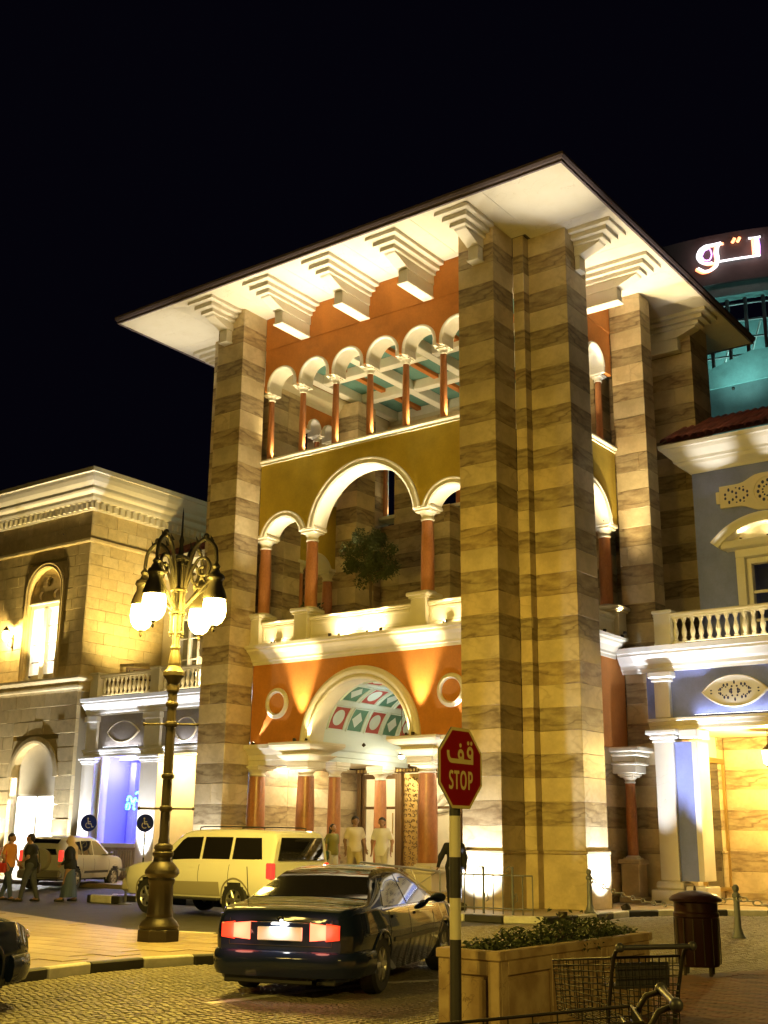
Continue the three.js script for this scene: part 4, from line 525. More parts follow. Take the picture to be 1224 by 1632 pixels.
// ---------- shops between the stone building and the tower ----------
{
  const B = thing('shop_row', 'low row of shops with white pilasters and oval plaques joining tower and stone building', 'building');
  const F = (s, y, n) => V3(s, y, -5.9 + n);
  mesh('cornice', mould(SHC, -22.6, -10.4, F), M.white, B); mesh('entablature', mould(SHE, -22.6, -10.4, F), M.white, B); mesh('frieze', bx(-22.6, -10.4, 4.97, 6.25, -6.3, -5.92), M.greyPl, B); mesh('terrace', bx(-22.6, -10.4, 6.6, 6.93, -9.6, -6.0), M.paving, B);
  plaque(B, (s, y, n) => F(s, y, n - 0.02), -20.42, 5.58, 0.87, 0.39, M.greyPl, M.cream); plaque(B, (s, y, n) => F(s, y, n - 0.02), -17.0, 5.53, 0.55, 0.42, M.greyPl, M.cream);
  const pil = (a, b) => { const c = grp('pilaster', B); mesh('shaft', cbx(a + 0.08, b - 0.08, 0.7, 4.38, -6.2, -5.75, 0.012), M.wmarble, c); mesh('capital', merge([cbx(a + 0.05, b - 0.05, 4.38, 4.45, -6.2, -5.72, 0.012), cbx(a, b, 4.45, 4.56, -6.2, -5.67, 0.03), cbx(a - 0.05, b + 0.05, 4.56, 4.655, -6.2, -5.62, 0.02)]), M.white, c); mesh('base', merge([cbx(a, b, 0.14, 0.55, -6.2, -5.68, 0.02), cbx(a + 0.04, b - 0.04, 0.55, 0.7, -6.2, -5.72, 0.03)]), M.white, c); mesh('upper_pilaster', merge([cbx(a + 0.1, b - 0.15, 4.975, 6.0, -6.0, -5.8, 0.012), cbx(a + 0.04, b - 0.1, 6.0, 6.24, -6.0, -5.72, 0.03)]), M.white, c); };
  pil(-22.6, -21.7); pil(-19.24, -18.12); pil(-15.5, -14.4); pil(-12.9, -11.9);
  // violet shop window
  const w = grp('shop_window', B); mesh('window_frame', merge([cbx(-21.69, -21.55, 1.3, 4.66, -6.3, -5.95), cbx(-19.4, -19.26, 1.3, 4.66, -6.3, -5.95), cbx(-21.549, -19.401, 1.3, 1.45, -6.3, -5.92)]), M.wmarble, w); mesh('sill_wall', cbx(-21.69, -19.26, 0.14, 1.299, -6.25, -5.9), M.planter, w); { const L = []; for (let i = 0; i < 16; i++) L.push(cbx(-21.6 + i * 0.145, -21.5 + i * 0.145, 0.3, 1.2, -5.9, -5.87, 0.008)); mesh('ribbing', merge(L), M.paving, w); }
  const vio = std([0.34, 0.33, 0.75], { roughness: 0.8 }); mesh('display_back', bx(-21.7, -19.2, 1.3, 4.66, -7.5, -7.4), vio, w); mesh('display_side', merge([bx(-21.7, -21.6, 1.3, 4.66, -7.39, -6.31), bx(-19.3, -19.2, 1.3, 4.66, -7.39, -6.31), cbx(-21.2, -20.9, 1.31, 4.5, -7.38, -7.1)]), vio, w); mesh('glass_pane', bx(-21.55, -19.4, 1.45, 4.66, -6.104, -6.096), M.pane, w); mesh('display_lid', bx(-21.7, -19.2, 4.66, 4.76, -7.5, -6.31), M.white, w); mesh('display_floor', bx(-21.7, -19.2, 1.2, 1.295, -7.5, -6.31), M.white, w);
  const sl = thing('display_lamp', 'violet strip lamp inside the shop window', 'lamp', [-20.4, 4.56, -6.6]); mesh('lamp_tube', cbx(-0.9, 0.9, 0, 0.05, -0.04, 0.04), emis([0.3, 0.24, 1], 6), sl); point(sl, [-0.4, -0.35, 0], [0.26, 0.25, 1], 16, 'violet_light', 10); point(sl, [0.2, -2.1, 0.1], [0.28, 0.25, 1], 7, 'violet_light', 10);
  // cyan neon lettering in the window
  const n = thing('neon_sign', 'small cyan neon lettering glowing in the violet shop window', 'neon sign', [-19.93, 2.9, -6.22]); { const cy = emis([0.1, 0.95, 1], 4), gr = emis([0.05, 1, 0.45], 3); const tb = (p, m) => mesh('neon_tube', tube(p.map(q => [q[0], q[1], 0]), 0.032, 30, 6), m, n); tb([[-0.35, 0.1], [-0.3, 0.26], [-0.15, 0.22], [-0.12, 0.1], [0, 0.08], [0.1, 0.2], [0.16, 0.1], [0.3, 0.12], [0.36, 0.34]], cy); tb([[0.44, 0.45], [0.42, 0.2], [0.48, 0.08]], cy); tb([[0.1, 0.36], [0.2, 0.42], [0.28, 0.36]], cy); tb([[-0.4, -0.12], [-0.34, 0.0], [-0.22, -0.02], [-0.22, -0.18], [-0.36, -0.2], [-0.4, -0.12]], gr); tb([[0.05, -0.02], [0.04, -0.2], [0.1, -0.2]], cy); tb([[0.36, 0.0], [0.3, -0.1], [0.36, -0.22], [0.42, -0.1], [0.36, 0.0]], cy); point(n, [0, 0.05, 0.2], [0.1, 0.9, 1], 1, 'neon_light', 6); }
  // lit doorway beside the tower
  const dd = grp('doorway', B); mesh('doorway_wall', merge([bx(-18.1, -15.52, 0.14, 4.66, -7.6, -7.5), bx(-18.1, -18.0, 0.14, 4.66, -7.49, -6.21), bx(-15.6, -15.52, 0.14, 4.66, -7.49, -6.21), bx(-18.1, -15.52, 4.66, 4.76, -7.6, -6.31)]), M.cream, dd); mesh('door_frame', merge([cbx(-17.2, -17.05, 0.14, 3.6, -7.49, -7.4), cbx(-16.0, -15.85, 0.14, 3.6, -7.49, -7.4), cbx(-17.2, -15.85, 3.6, 3.8, -7.49, -7.38)]), M.planter, dd); mesh('door', cbx(-17.04, -16.01, 0.15, 3.59, -7.48, -7.42), M.paving, dd);
  const dl = thing('doorway_lamp', 'warm ceiling lamp in the shop doorway next to the outer pier', 'lamp', [-16.8, 4.5, -6.8]); mesh('lamp_lens', latheC([[0, -0.08], [0.1, -0.06], [0.14, 0], [0.14, 0.16]], 14), emis(AMBER, 5), dl); point(dl, [0, -0.2, 0], [1, 0.72, 0.3], 30, 'doorway_light', 5);
  mesh('infill_wall', bx(-14.42, -12.88, 0.14, 4.66, -6.4, -6.1), M.greyPl, B);
  balustrade('balustrade', 'cream balustrade on the terrace above the violet shop window', -22.4, -11.85, -6.0, 6.94, [-22.2, -18.7, -15.0], 0.245);
  // upper wall on the terrace, its cornice and tiled roof
  const U = thing('terrace_building', 'set back upper storey with tiled roof on the terrace behind the lamp post', 'building'), FU = (s, y, n) => V3(s, y, -9.6 + n);
  mesh('wall', merge([bx(-22.6, -21.75, 6.95, 12.7, -10, -9.62), bx(-20.3, -12, 6.95, 12.7, -10, -9.62), bx(-21.75, -20.3, 10.8, 12.7, -10, -9.62), bx(-21.75, -20.3, 6.95, 7.0, -10, -9.62)]), M.cream, U); mesh('cornice', mould([[-0.1, 12.5], [0.05, 12.5], [0.08, 12.65], [0.3, 12.8], [0.34, 12.95], [0.55, 13.1], [0.58, 13.35], [-0.1, 13.4]], -22.6, -12, FU), M.white, U);
  mesh('window_frame', merge([cbx(-21.74, -21.6, 7.0, 10.79, -9.9, -9.6), cbx(-20.45, -20.31, 7.0, 10.79, -9.9, -9.6), cbx(-21.599, -20.451, 10.6, 10.79, -9.9, -9.6), cbx(-21.07, -20.97, 7.0, 10.599, -9.85, -9.65)]), M.white, U); for (const [a, b] of [[-21.6, -21.07], [-20.97, -20.45]]) { mesh('glass_pane', bx(a, b, 7.0, 10.6, -9.76, -9.752), M.pane, U); mesh('glazing_bar', merge([8.0, 8.9, 9.8].map(y => cbx(a, b, y - 0.025, y + 0.025, -9.8, -9.72))), M.white, U); } mesh('room_back', bx(-22, -20, 6.95, 11, -11.6, -11.5), M.greyPl, U);
  tileRoof(U, -22.6, -12, 13.4, -9.1, 14.6, -11.6);
  uplight([-20, 6.95, -9.2], [-20, 12, -9.45], WARM, 120, 40, 'floodlight on the terrace below the set back wall', undefined, { r: 0.07 });
  for (const [x, k] of [[-20.4, 1], [-16.9, 2]]) stripLamp([x, 6.95, -5.66], 2.2, [0, 0.8, -0.6], WARM, 30, k === 1 ? 'strip lamp washing the terrace balusters above the violet window' : 'strip lamp washing the terrace balusters above the lit doorway', undefined, fixLens.w);
  for (const x of [-22.15, -18.68, -14.95]) uplight([x, 0.16, -5.35], [x, 4.6, -5.6], COOL, 260, 24, 'ground floodlight before the white shop pilaster ' + (x < -20 ? 'beside the stone building' : x < -16 ? 'between violet window and doorway' : 'next to the tower'), 'pilaster floodlights of the shop row', { lens: fixLens.c, r: 0.09, pen: 0.9 });
  for (const [x, l] of [[-20.4, 2.0], [-16.9, 1.9]]) stripLamp([x, 4.98, -5.78], l, [0, 1, -0.25], [1, 0.93, 0.85], 26, 'thin strip lamp under the oval plaque above the ' + (x < -19 ? 'violet window' : 'lit doorway'), 'plaque strip lamps of the shop row', fixLens.c);
  uplight([-23.2, 0.16, -4.9], [-23.2, 7, -5.3], COOL, 160, 26, 'ground floodlight at the corner of the old stone building', undefined, { lens: fixLens.c, r: 0.09, pen: 0.9 }); uplight([-27.2, 0.16, -4.7], [-26.5, 9, -5.3], [1, 0.9, 0.7], 260, 30, 'ground floodlight beside the bright arch of the stone building', undefined, { r: 0.09, pen: 0.9 });
  uplight([-25.3, 7.87, -4.98], [-25.3, 15, -5.2], [1, 0.74, 0.26], 230, 50, 'ledge floodlight under the arched window of the stone building', undefined, { r: 0.05, pen: 0.9 }); uplight([-23.4, 13.57, -4.6], [-23.4, 16, -4.5], WARM, 2, 60, 'tiny light under the stone building cornice', undefined, { r: 0.03, h: 0.04 });
  uplight([-18.6, 6.95, -7.2], [-22.4, 11.0, -7.2], [1, 0.74, 0.26], 300, 34, 'added floodlight on the terrace washing the side of the stone building', undefined, { r: 0.06, pen: 0.9 });  // added lamp, stands in for street lamp glare on this side wall
  // bench back on the terrace
  const bn = thing('terrace_bench', 'wooden bench standing on the terrace against the stone side wall', 'bench', [-22.0, 6.94, -8.0], 1.2); mesh('backrest', merge([cbx(-0.65, 0.65, 1.35, 1.45, -0.03, 0.03), cbx(-0.65, 0.65, 0.95, 1.02, -0.03, 0.03), ...[0, 1, 2, 3, 4, 5].map(i => cbx(-0.5 + i * 0.2 - 0.03, -0.5 + i * 0.2 + 0.03, 1.02, 1.35, -0.015, 0.015))]), M.bark, bn); for (const x of [-0.6, 0.6]) mesh('leg', cbx(x - 0.04, x + 0.04, 0, 1.4, -0.04, 0.04), M.bark, bn); mesh('seat', cbx(-0.65, 0.65, 0.42, 0.47, 0, 0.5), M.bark, bn);
}
function tileRoof(parent, x0, x1, ya, za, yb, zb) { // barrel tiles laid in courses from eave (ya,za) to ridge (yb,zb)
  const r = grp('tiled_roof', parent), L = Math.hypot(yb - ya, zb - za), rows = Math.max(3, Math.min(5, Math.round(L / 0.55))), tl = L / rows + 0.06, ang = Math.atan2(yb - ya, za - zb), step = 0.24, n = Math.min(Math.floor((x1 - x0) / step), Math.floor(290 / rows));
  mesh('roof_bed', polyGeo([[V3(x0, ya - 0.03, za), V3(x1, ya - 0.03, za), V3(x1, yb - 0.03, zb), V3(x0, yb - 0.03, zb)]]), M.tile2, r);
  const half = new THREE.CylinderGeometry(0.105, 0.12, tl, 8, 1, true, -Math.PI / 2, Math.PI).rotateX(-Math.PI / 2); const g = boxUV(crease(half.toNonIndexed(), 60));
  for (let k = 0; k < rows; k++) for (let i = 0; i < n; i++) { const t = (k + 0.5) / rows, m = mesh('roof_tile', g, (i * 5 + k * 3) % 4 ? M.tile : M.tile2, r); m.position.set(x0 + step * (i + 0.5), ya + (yb - ya) * t + 0.02 + (k % 2 ? 0.006 : 0), za + (zb - za) * t); m.rotation.x = ang + 0.03; m.rotation.z = 0; }
}
// ---------- blue building on the other side of the tower ----------
{
  const B = thing('blue_building', 'blue and white classical building with balustrade and portico beside the tower flank', 'building');
  const F = (s, y, n) => V3(s, y, -5.9 + n), X1 = 13;
  mesh('cornice', mould(SHC, 0.5, X1, F), M.white, B); mesh('entablature', mould(SHE, 1.25, X1, F), M.wmarble, B); mesh('frieze', bx(1.2, X1, 4.97, 6.25, -6.3, -5.92), M.blue, B); mesh('terrace', bx(1.47, X1, 6.6, 6.93, -7.9, -6.0), M.paving, B);
  plaque(B, (s, y, n) => F(s, y, n - 0.02), 3.7, 5.6, 0.86, 0.41, M.white, M.wmarble, navy); plaque(B, (s, y, n) => F(s, y, n - 0.02), 7.6, 5.6, 0.86, 0.41, M.white, M.wmarble, navy);
  for (const a of [1.36, 5.5]) {
    const c = grp('pilaster', B); mesh('shaft', cbx(a + 0.05, a + 0.58, 0.72, 4.32, -6.3, -5.74, 0.012), M.wmarble, c); mesh('blue_panel', cbx(a + 0.585, a + 1.08, 0.72, 4.32, -6.3, -5.84, 0.01), M.blue, c); mesh('edge_strip', cbx(a + 1.085, a + 1.24, 0.72, 4.32, -6.6, -5.8, 0.012), M.wmarble, c);
    mesh('capital', merge([cbx(a + 0.01, a + 0.62, 4.32, 4.4, -6.3, -5.7, 0.012), cbx(a - 0.05, a + 0.68, 4.4, 4.52, -6.3, -5.63, 0.035), cbx(a - 0.13, a + 0.76, 4.52, 4.65, -6.3, -5.55, 0.03), cbx(a + 0.765, a + 1.3, 4.4, 4.65, -6.6, -5.72, 0.03)]), M.white, c); mesh('base', merge([cbx(a - 0.14, a + 0.76, 0.14, 0.5, -6.4, -5.52, 0.02), cbx(a - 0.06, a + 0.7, 0.5, 0.715, -6.4, -5.62, 0.06), cbx(a + 0.762, a + 1.34, 0.14, 0.6, -6.6, -5.66, 0.03)]), M.wmarble, c);
    mesh('upper_pilaster', merge([cbx(a + 0.12, a + 0.56, 4.975, 5.95, -6, -5.76, 0.012), cbx(a + 0.06, a + 0.62, 5.95, 6.05, -6, -5.7, 0.02), cbx(a - 0.02, a + 0.7, 6.05, 6.24, -6, -5.6, 0.04)]), M.wmarble, c);
  }
  // portico: back wall, ceiling, side wall with a shop window
  stripedWall(B, 'wall', 2.0, 9, 0.14, 4.66, 0.3, setF((s, y, n) => V3(s, y, -9.3 + n)), [[6.2, 7.6, 0, 3.4]], 1.3);
  mesh('portico_ceiling', bx(1.5, X1, 4.67, 4.8, -9.6, -6.31), M.cream, B); mesh('portico_side', cbx(1.5, 1.95, 0.14, 4.66, -9.6, -6.95), M.cream, B); mesh('portico_floor', bx(1.5, X1, 0.141, 0.16, -9.6, -6.4), M.paving, B);
  { const w = grp('shop_window', B); mesh('window_frame', merge([cbx(1.951, 2.05, 0.5, 3.9, -9.2, -9.08), cbx(1.951, 2.05, 0.5, 3.9, -7.4, -7.28), cbx(1.951, 2.05, 3.9, 4.05, -9.2, -7.28), cbx(1.951, 2.1, 0.4, 0.5, -9.2, -7.28)]), M.gold, w); mesh('window_glass', bx(1.953, 1.96, 0.5, 3.9, -9.08, -7.4), M.glassDark, w); }
  mesh('door_surround', merge([cbx(3.4, 3.6, 0.16, 3.1, -9.28, -9.1), cbx(4.9, 5.1, 0.16, 3.1, -9.28, -9.1), cbx(3.4, 5.1, 3.1, 3.35, -9.28, -9.08)]), M.cream, B); mesh('door', cbx(3.61, 4.89, 0.16, 3.09, -9.28, -9.2), M.planter, B);
  const L = thing('hanging_lantern', 'glowing lantern hanging on a chain under the blue building portico', 'lantern', [4.0, 3.66, -7.3]); mesh('chain', rod([0, 0.62, 0], [0, 1.0, 0], 0.014, 6), M.iron, L); mesh('lantern_cap', latheC([[0.2, 0.46], [0.16, 0.5], [0.05, 0.62], [0, 0.62]], 8), M.iron, L); mesh('lamp_glass', latheC([[0.07, 0.06], [0.15, 0.12], [0.19, 0.46]], 8), emis(AMBER, 9), L); mesh('lantern_base', latheC([[0, -0.06], [0.03, -0.04], [0.08, 0.05], [0.07, 0.07]], 8), M.iron, L); point(L, [0, 0.28, 0], [1, 0.68, 0.2], 75, 'lantern_light', 5);
  balustrade('balustrade', 'white balustrade over the blue building portico', 1.5, X1, -6.0, 6.93, [1.8, 6.4, 11], 0.245, M.white);
  // upper storey
  const U = thing('blue_upper_storey', 'dark blue upper storey with white cornice, plaque and pedimented window', 'building'), FU = (s, y, n) => V3(s, y, -7.8 + n);
  mesh('wall', merge([bx(2.15, 3.55, 6.94, 12.45, -12, -7.82), bx(5.25, X1, 6.94, 12.45, -12, -7.82), bx(3.55, 5.25, 10.0, 12.45, -12, -7.82), bx(3.55, 5.25, 6.94, 10, -12, -9.0)]), M.blue, U);
  const UC = [[-0.1, 12.4], [0.02, 12.4], [0.06, 12.46], [0.3, 12.62], [0.34, 12.7], [0.4, 12.72], [0.42, 12.8], [0.6, 12.98], [0.66, 13.08], [0.72, 13.1], [0.74, 13.22], [-0.1, 13.28]];
  mesh('cornice', merge([mould(UC, 2.15, X1, FU, -1, 0), mould(UC, -7.8, -12, (s, y, n) => V3(2.15 - n, y, s), 1, 0)]), M.white, U); tileRoof(U, 1.5, 12, 13.3, -7.1, 14.75, -9.9);
  const w = grp('window', U), wc = 4.4;
  mesh('window_frame', merge([cbx(wc - 1.05, wc - 0.8, 6.95, 9.62, -7.95, -7.68), cbx(wc + 0.8, wc + 1.05, 6.95, 9.62, -7.95, -7.68), cbx(wc - 1.05, wc + 1.05, 9.62, 9.85, -7.95, -7.66), cbx(wc - 0.799, wc - 0.66, 6.95, 9.6, -8.1, -7.85), cbx(wc + 0.66, wc + 0.799, 6.95, 9.6, -8.1, -7.85), cbx(wc - 0.659, wc + 0.659, 9.44, 9.6, -8.1, -7.85), cbx(wc - 0.13, wc + 0.13, 6.95, 9.439, -8.1, -7.86)]), M.white, w);
  for (const [a, b] of [[wc - 0.66, wc - 0.13], [wc + 0.13, wc + 0.66]]) { mesh('glazing_bar', merge([7.8, 8.62].map(y => cbx(a, b, y - 0.04, y + 0.04, -8.0, -7.92))), M.white, w); for (const [c, e] of [[6.95, 7.76], [7.84, 8.58], [8.66, 9.44]]) mesh('pane', bx(a, b, c, e, -7.965, -7.957), M.pane, w); }
  mesh('pediment', merge([cbx(wc - 1.35, wc + 1.35, 9.85, 10.08, -7.9, -7.35, 0.03), sweepArc([[1.9, -0.02], [1.9, 0.5], [1.98, 0.52], [2.0, 0.46], [2.1, 0.56], [2.16, 0.56], [2.16, -0.02]], wc, 8.62, 138, 42, 24, FU)]), M.white, U); plate('pediment_field', [[wc - 1.3, 10.08], ...arcPts(wc, 8.62, 1.92, 133, 47, 16), [wc + 1.3, 10.08]], (s, y, n) => FU(s, y, n + 0.06), M.cream, U, 0.08);
  { // shaped plaque with painted ornament
    const c = grp('wall_plaque', U), cx = 4.45, cy = 11.5; const top = x => 0.33 + 0.22 * Math.exp(-((x / 0.62) ** 4)); const pts = []; for (let i = 0; i <= 24; i++) { const x = -1.45 + 2.9 * i / 24; pts.push([cx + x, cy + top(x)]); } for (let i = 24; i >= 0; i--) { const x = -1.45 + 2.9 * i / 24; pts.push([cx + x, cy - top(x)]); }
    plate('plaque_field', pts, (s, y, n) => FU(s, y, n + 0.09), M.cream, c, 0.1); for (const q of [-1, 1]) { const m = mesh('plaque_ear', cbx(-0.06, 0.06, -0.18, 0.18, 0, 0.08), M.cream, c); setF(FU)(m, cx + q * 1.51, cy, 0); }
    mesh('plaque_ring', sweepArc([[0.42, 0.085], [0.42, 0.12], [0.5, 0.12], [0.5, 0.085]], cx, cy, 0, 360, 28, FU), M.cream, c); const LL = []; const dot = (x, y, r, e) => { const g = new THREE.CircleGeometry(r, 10).scale(1, e, 1); g.translate(x, y, -7.8 + 0.094); LL.push(g); }; for (let i = 0; i < 12; i++) { const a = i / 12 * 6.283; dot(cx + 0.3 * Math.cos(a), cy + 0.3 * Math.sin(a), 0.045, 1.2); dot(cx + 0.17 * Math.cos(a + 0.26), cy + 0.17 * Math.sin(a + 0.26), 0.03, 1); } for (const s of [-1, 1]) for (let k = 0; k < 7; k++) for (const v of [-1, 1]) { dot(cx + s * (0.62 + k * 0.11), cy + v * (0.06 + 0.12 * (k % 3) / 2), 0.035, 1.3); if (k % 2) dot(cx + s * (0.62 + k * 0.11), cy + v * 0.22, 0.028, 0.8); } mesh('painted_ornament', merge(LL), navy, c).userData.kind = 'stuff';
  }
  uplight([3.6, 10.1, -7.5], [4.4, 12.4, -7.5], WARM, 2.5, 66, 'small light behind the window pediment of the blue storey', undefined, { r: 0.04, h: 0.06, pen: 0.9 });
  uplight([4.4, 10.1, -7.45], [4.4, 10.6, -7.62], WARM, 1.5, 75, 'wash light inside the curved pediment', undefined, { r: 0.03, h: 0.04, pen: 1 });
  for (const x of [3.0, 5.0]) uplight([x, 6.95, -6.45], [x, 13, -7.15], [1, 0.93, 0.8], 120, 9, 'terrace floodlight aimed at the white blue storey cornice ' + (x < 4 ? 'beside the tower' : 'below the window'), 'terrace floodlights of the blue building', { r: 0.06, pen: 0.8 });
  stripLamp([4.3, 6.945, -5.68], 3.6, [0, 0.8, -0.6], WARM, 30, 'strip lamp washing the foot of the white balusters of the blue building', undefined, fixLens.w);
  uplight([1.62, 0.16, -5.0], [1.62, 4.5, -5.35], COOL, 150, 20, 'ground floodlight at the white pilaster beside the tower', undefined, { lens: fixLens.c, r: 0.09, pen: 0.9 }); uplight([2.9, 0.16, -4.95], [2.6, 6.3, -5.4], COOL, 260, 24, 'ground floodlight on the pavement before the blue portico', undefined, { lens: fixLens.c, r: 0.09, pen: 0.9 });
  stripLamp([3.8, 4.98, -5.78], 2.4, [0, 1, -0.25], [0.95, 0.97, 1], 22, 'strip lamp on the ledge under the painted oval plaque of the blue frieze', undefined, fixLens.c);
}
// ---------- domed mall far behind with its neon sign ----------
{
  const B = thing('mall_rotunda', 'dark round mall rotunda with teal glazing rising behind the blue building', 'building', [-7.64, 0, -45.45]);
  const R = 16, P = (r, a, y) => V3(r * Math.sin(rad(a)), y, r * Math.cos(rad(a)));
  const teal = std([0.17, 0.28, 0.27], { map: T.plaster, roughness: 0.7 }), dk = std([0.09, 0.08, 0.078], { map: T.plaster, roughness: 0.8 });
  const drum = (name, prof, mat, a0 = -60, a1 = 80, n = 48) => mesh(name, carry(prof, n, (i, q) => P(R + q[0], a0 + (a1 - a0) * i / n, q[1])), mat, B);
  drum('parapet', [[-0.4, 29.6], [0.2, 29.6], [0.2, 32.4], [-0.4, 32.4]], dk); drum('ring_beam', [[-0.6, 28.9], [0.05, 28.9], [0.05, 29.59], [-0.6, 29.59]], teal);
  for (let a = -10; a <= 60; a += 3.3) mesh('mullion', rod(P(R - 0.5, a, 20).toArray(), P(R - 0.5, a, 28.9).toArray(), 0.1, 6), dk, B); for (let y = 21; y < 28.9; y += 0.95) mesh('transom', carry([[-0.62, y], [-0.5, y], [-0.5, y + 0.07], [-0.62, y + 0.07]], 36, (i, q) => P(R + q[0], -30 + 100 * i / 36, q[1])), dk, B);
  drum('inner_wall', [[-3, 18], [-2.9, 18], [-2.9, 28.8], [-3, 28.8]], teal); { const L = []; for (let i = 0; i < 18; i++) { const a = -10 + i * 5; L.push(rod(P(R - 1.6, a, 21).toArray(), P(R - 1.6, a + 9, 28).toArray(), 0.06, 5)); } mesh('brace_rods', merge(L), M.white, B); }
  for (const [a, y] of [[6, 20.5], [18, 20.5], [34, 20.5]]) { const t = thing('rotunda_lamp', 'lamp in the teal rotunda gallery ' + (a < 10 ? 'under the first neon letter' : a < 25 ? 'under the end of the neon line' : 'past the neon letters'), 'lamp', V3(-7.64, 0, -45.45).add(P(R - 1.4, a, y)).toArray(), 0, 'rotunda gallery lamps'); mesh('lamp_lens', new THREE.SphereGeometry(0.18, 12, 8), emis([0.6, 1, 0.95], 3), t); point(t, [0, 0.2, 0], [0.45, 1, 0.92], 260, 'gallery_light', 8); }
  // lower teal block with a shallow gable
  const K = thing('teal_block', 'pale teal rendered block with sloping top behind the tiled roof', 'building', [0, 0, -29]);
  mesh('wall', extr(shape([[-5.0, 0], [14, 0], [14, 23.6], [-5.0, 23.6]]), 2).translate(0, 0, -2), teal, K); mesh('attic_painted_lit', extr(shape([[-5.05, 23.61], [10, 23.61], [10, 24.9], [3, 24.9], [-2.6, 25.2], [-5.05, 24.6]]), 0.5).translate(0, 0, -0.4), std([0.3, 0.6, 0.56], { map: T.plaster, roughness: 0.7 }), K);  // attic is a brighter copy of the wall teal, its light painted in
  uplight([-3, 14.5, -27.2], [-3, 21, -28.9], [0.55, 1, 0.95], 160, 60, 'added teal floodlight low on the wall of the block behind', undefined, { r: 0.08, pen: 0.9 }); uplight([-3, 22.6, -27.0], [-3, 25, -28.6], [0.55, 1, 0.95], 14, 70, 'teal floodlight on the gable of the block behind', undefined, { r: 0.08, pen: 0.9 }); uplight([1, 22.6, -27.0], [1, 25, -28.6], [0.55, 1, 0.95], 14, 70, 'teal floodlight further along the block behind', undefined, { r: 0.08, pen: 0.9 });  // the low one is added, hidden by the tiles, to brighten the wall
  // neon letters on the parapet
  const S = thing('rooftop_sign', 'red and white neon letters on the dark rotunda parapet', 'neon sign', [-7.64, 0, -45.45]); const wh = emis([1, 0.92, 0.95], 2.6), rd = emis([1, 0.25, 0.08], 3), vi = emis([0.5, 0.2, 1], 2.2);
  const at = (u, y, o = 0.32) => { const a = 8.6 + u * 0.84 * 57.3 / R, p = P(R + o, a, 30.35 + (y - 30.35) * 0.84); return p.toArray(); }; // u metres along the parapet
  const tb = (pts, r, m, o) => mesh('neon_tube', tube(pts.map(p => at(p[0], p[1], o)), r, 40, 6), m, S);
  const y0 = 30.35; const g = [[1.5, 1.75], [1.0, 1.72], [0.55, 1.72], [0.2, 1.5], [0.05, 1.1], [0.2, 0.72], [0.5, 0.52], [0.9, 0.5]], g2 = [[1.35, 1.7], [1.25, 1.2], [1.28, 0.7], [1.15, 0.25], [0.8, 0.02], [0.4, 0.02], [0.05, 0.3]];
  tb(g.map(p => [p[0], y0 + p[1]]), 0.065, wh); tb(g2.map(p => [p[0], y0 + p[1]]), 0.065, wh); tb(g.map(p => [p[0] + 0.14, y0 + p[1] - 0.04]), 0.08, rd, 0.25); tb(g2.map(p => [p[0] - 0.14, y0 + p[1]]), 0.09, rd, 0.25); tb([[0.3, 1.1], [0.5, 1.45], [0.8, 1.5], [0.9, 1.1], [0.75, 0.75], [0.45, 0.8], [0.3, 1.1]].map(p => [p[0], y0 + p[1]]), 0.04, vi, 0.28);
  tb([[1.2, 0.5], [2.4, 0.5], [3.7, 0.5]].map(p => [p[0], y0 + p[1]]), 0.06, wh); for (const u of [2.15, 2.45]) tb([[u, 1.62], [u + 0.08, 1.75], [u + 0.16, 1.9]].map(p => [p[0], y0 + p[1]]), 0.08, rd); tb([[3.1, 1.75], [3.4, 1.72], [3.8, 1.75]].map(p => [p[0], y0 + p[1]]), 0.06, wh); tb([[3.35, 1.7], [3.35, 1.1], [3.35, 0.52]].map(p => [p[0], y0 + p[1]]), 0.09, rd); tb([[3.52, 1.7], [3.55, 1.1], [3.52, 0.52]].map(p => [p[0], y0 + p[1]]), 0.06, wh); tb([[3.66, 1.65], [3.7, 1.1], [3.66, 0.56]].map(p => [p[0], y0 + p[1]]), 0.05, vi); tb([[4.3, 0.5], [5.0, 0.5], [5.5, 0.9]].map(p => [p[0], y0 + p[1]]), 0.06, wh);
  for (const u of [0.8, 3.4]) { const q = at(u, 31.3, 1.1); point(S, q, [1, 0.5, 0.45], 3, 'neon_light', 8); }
}
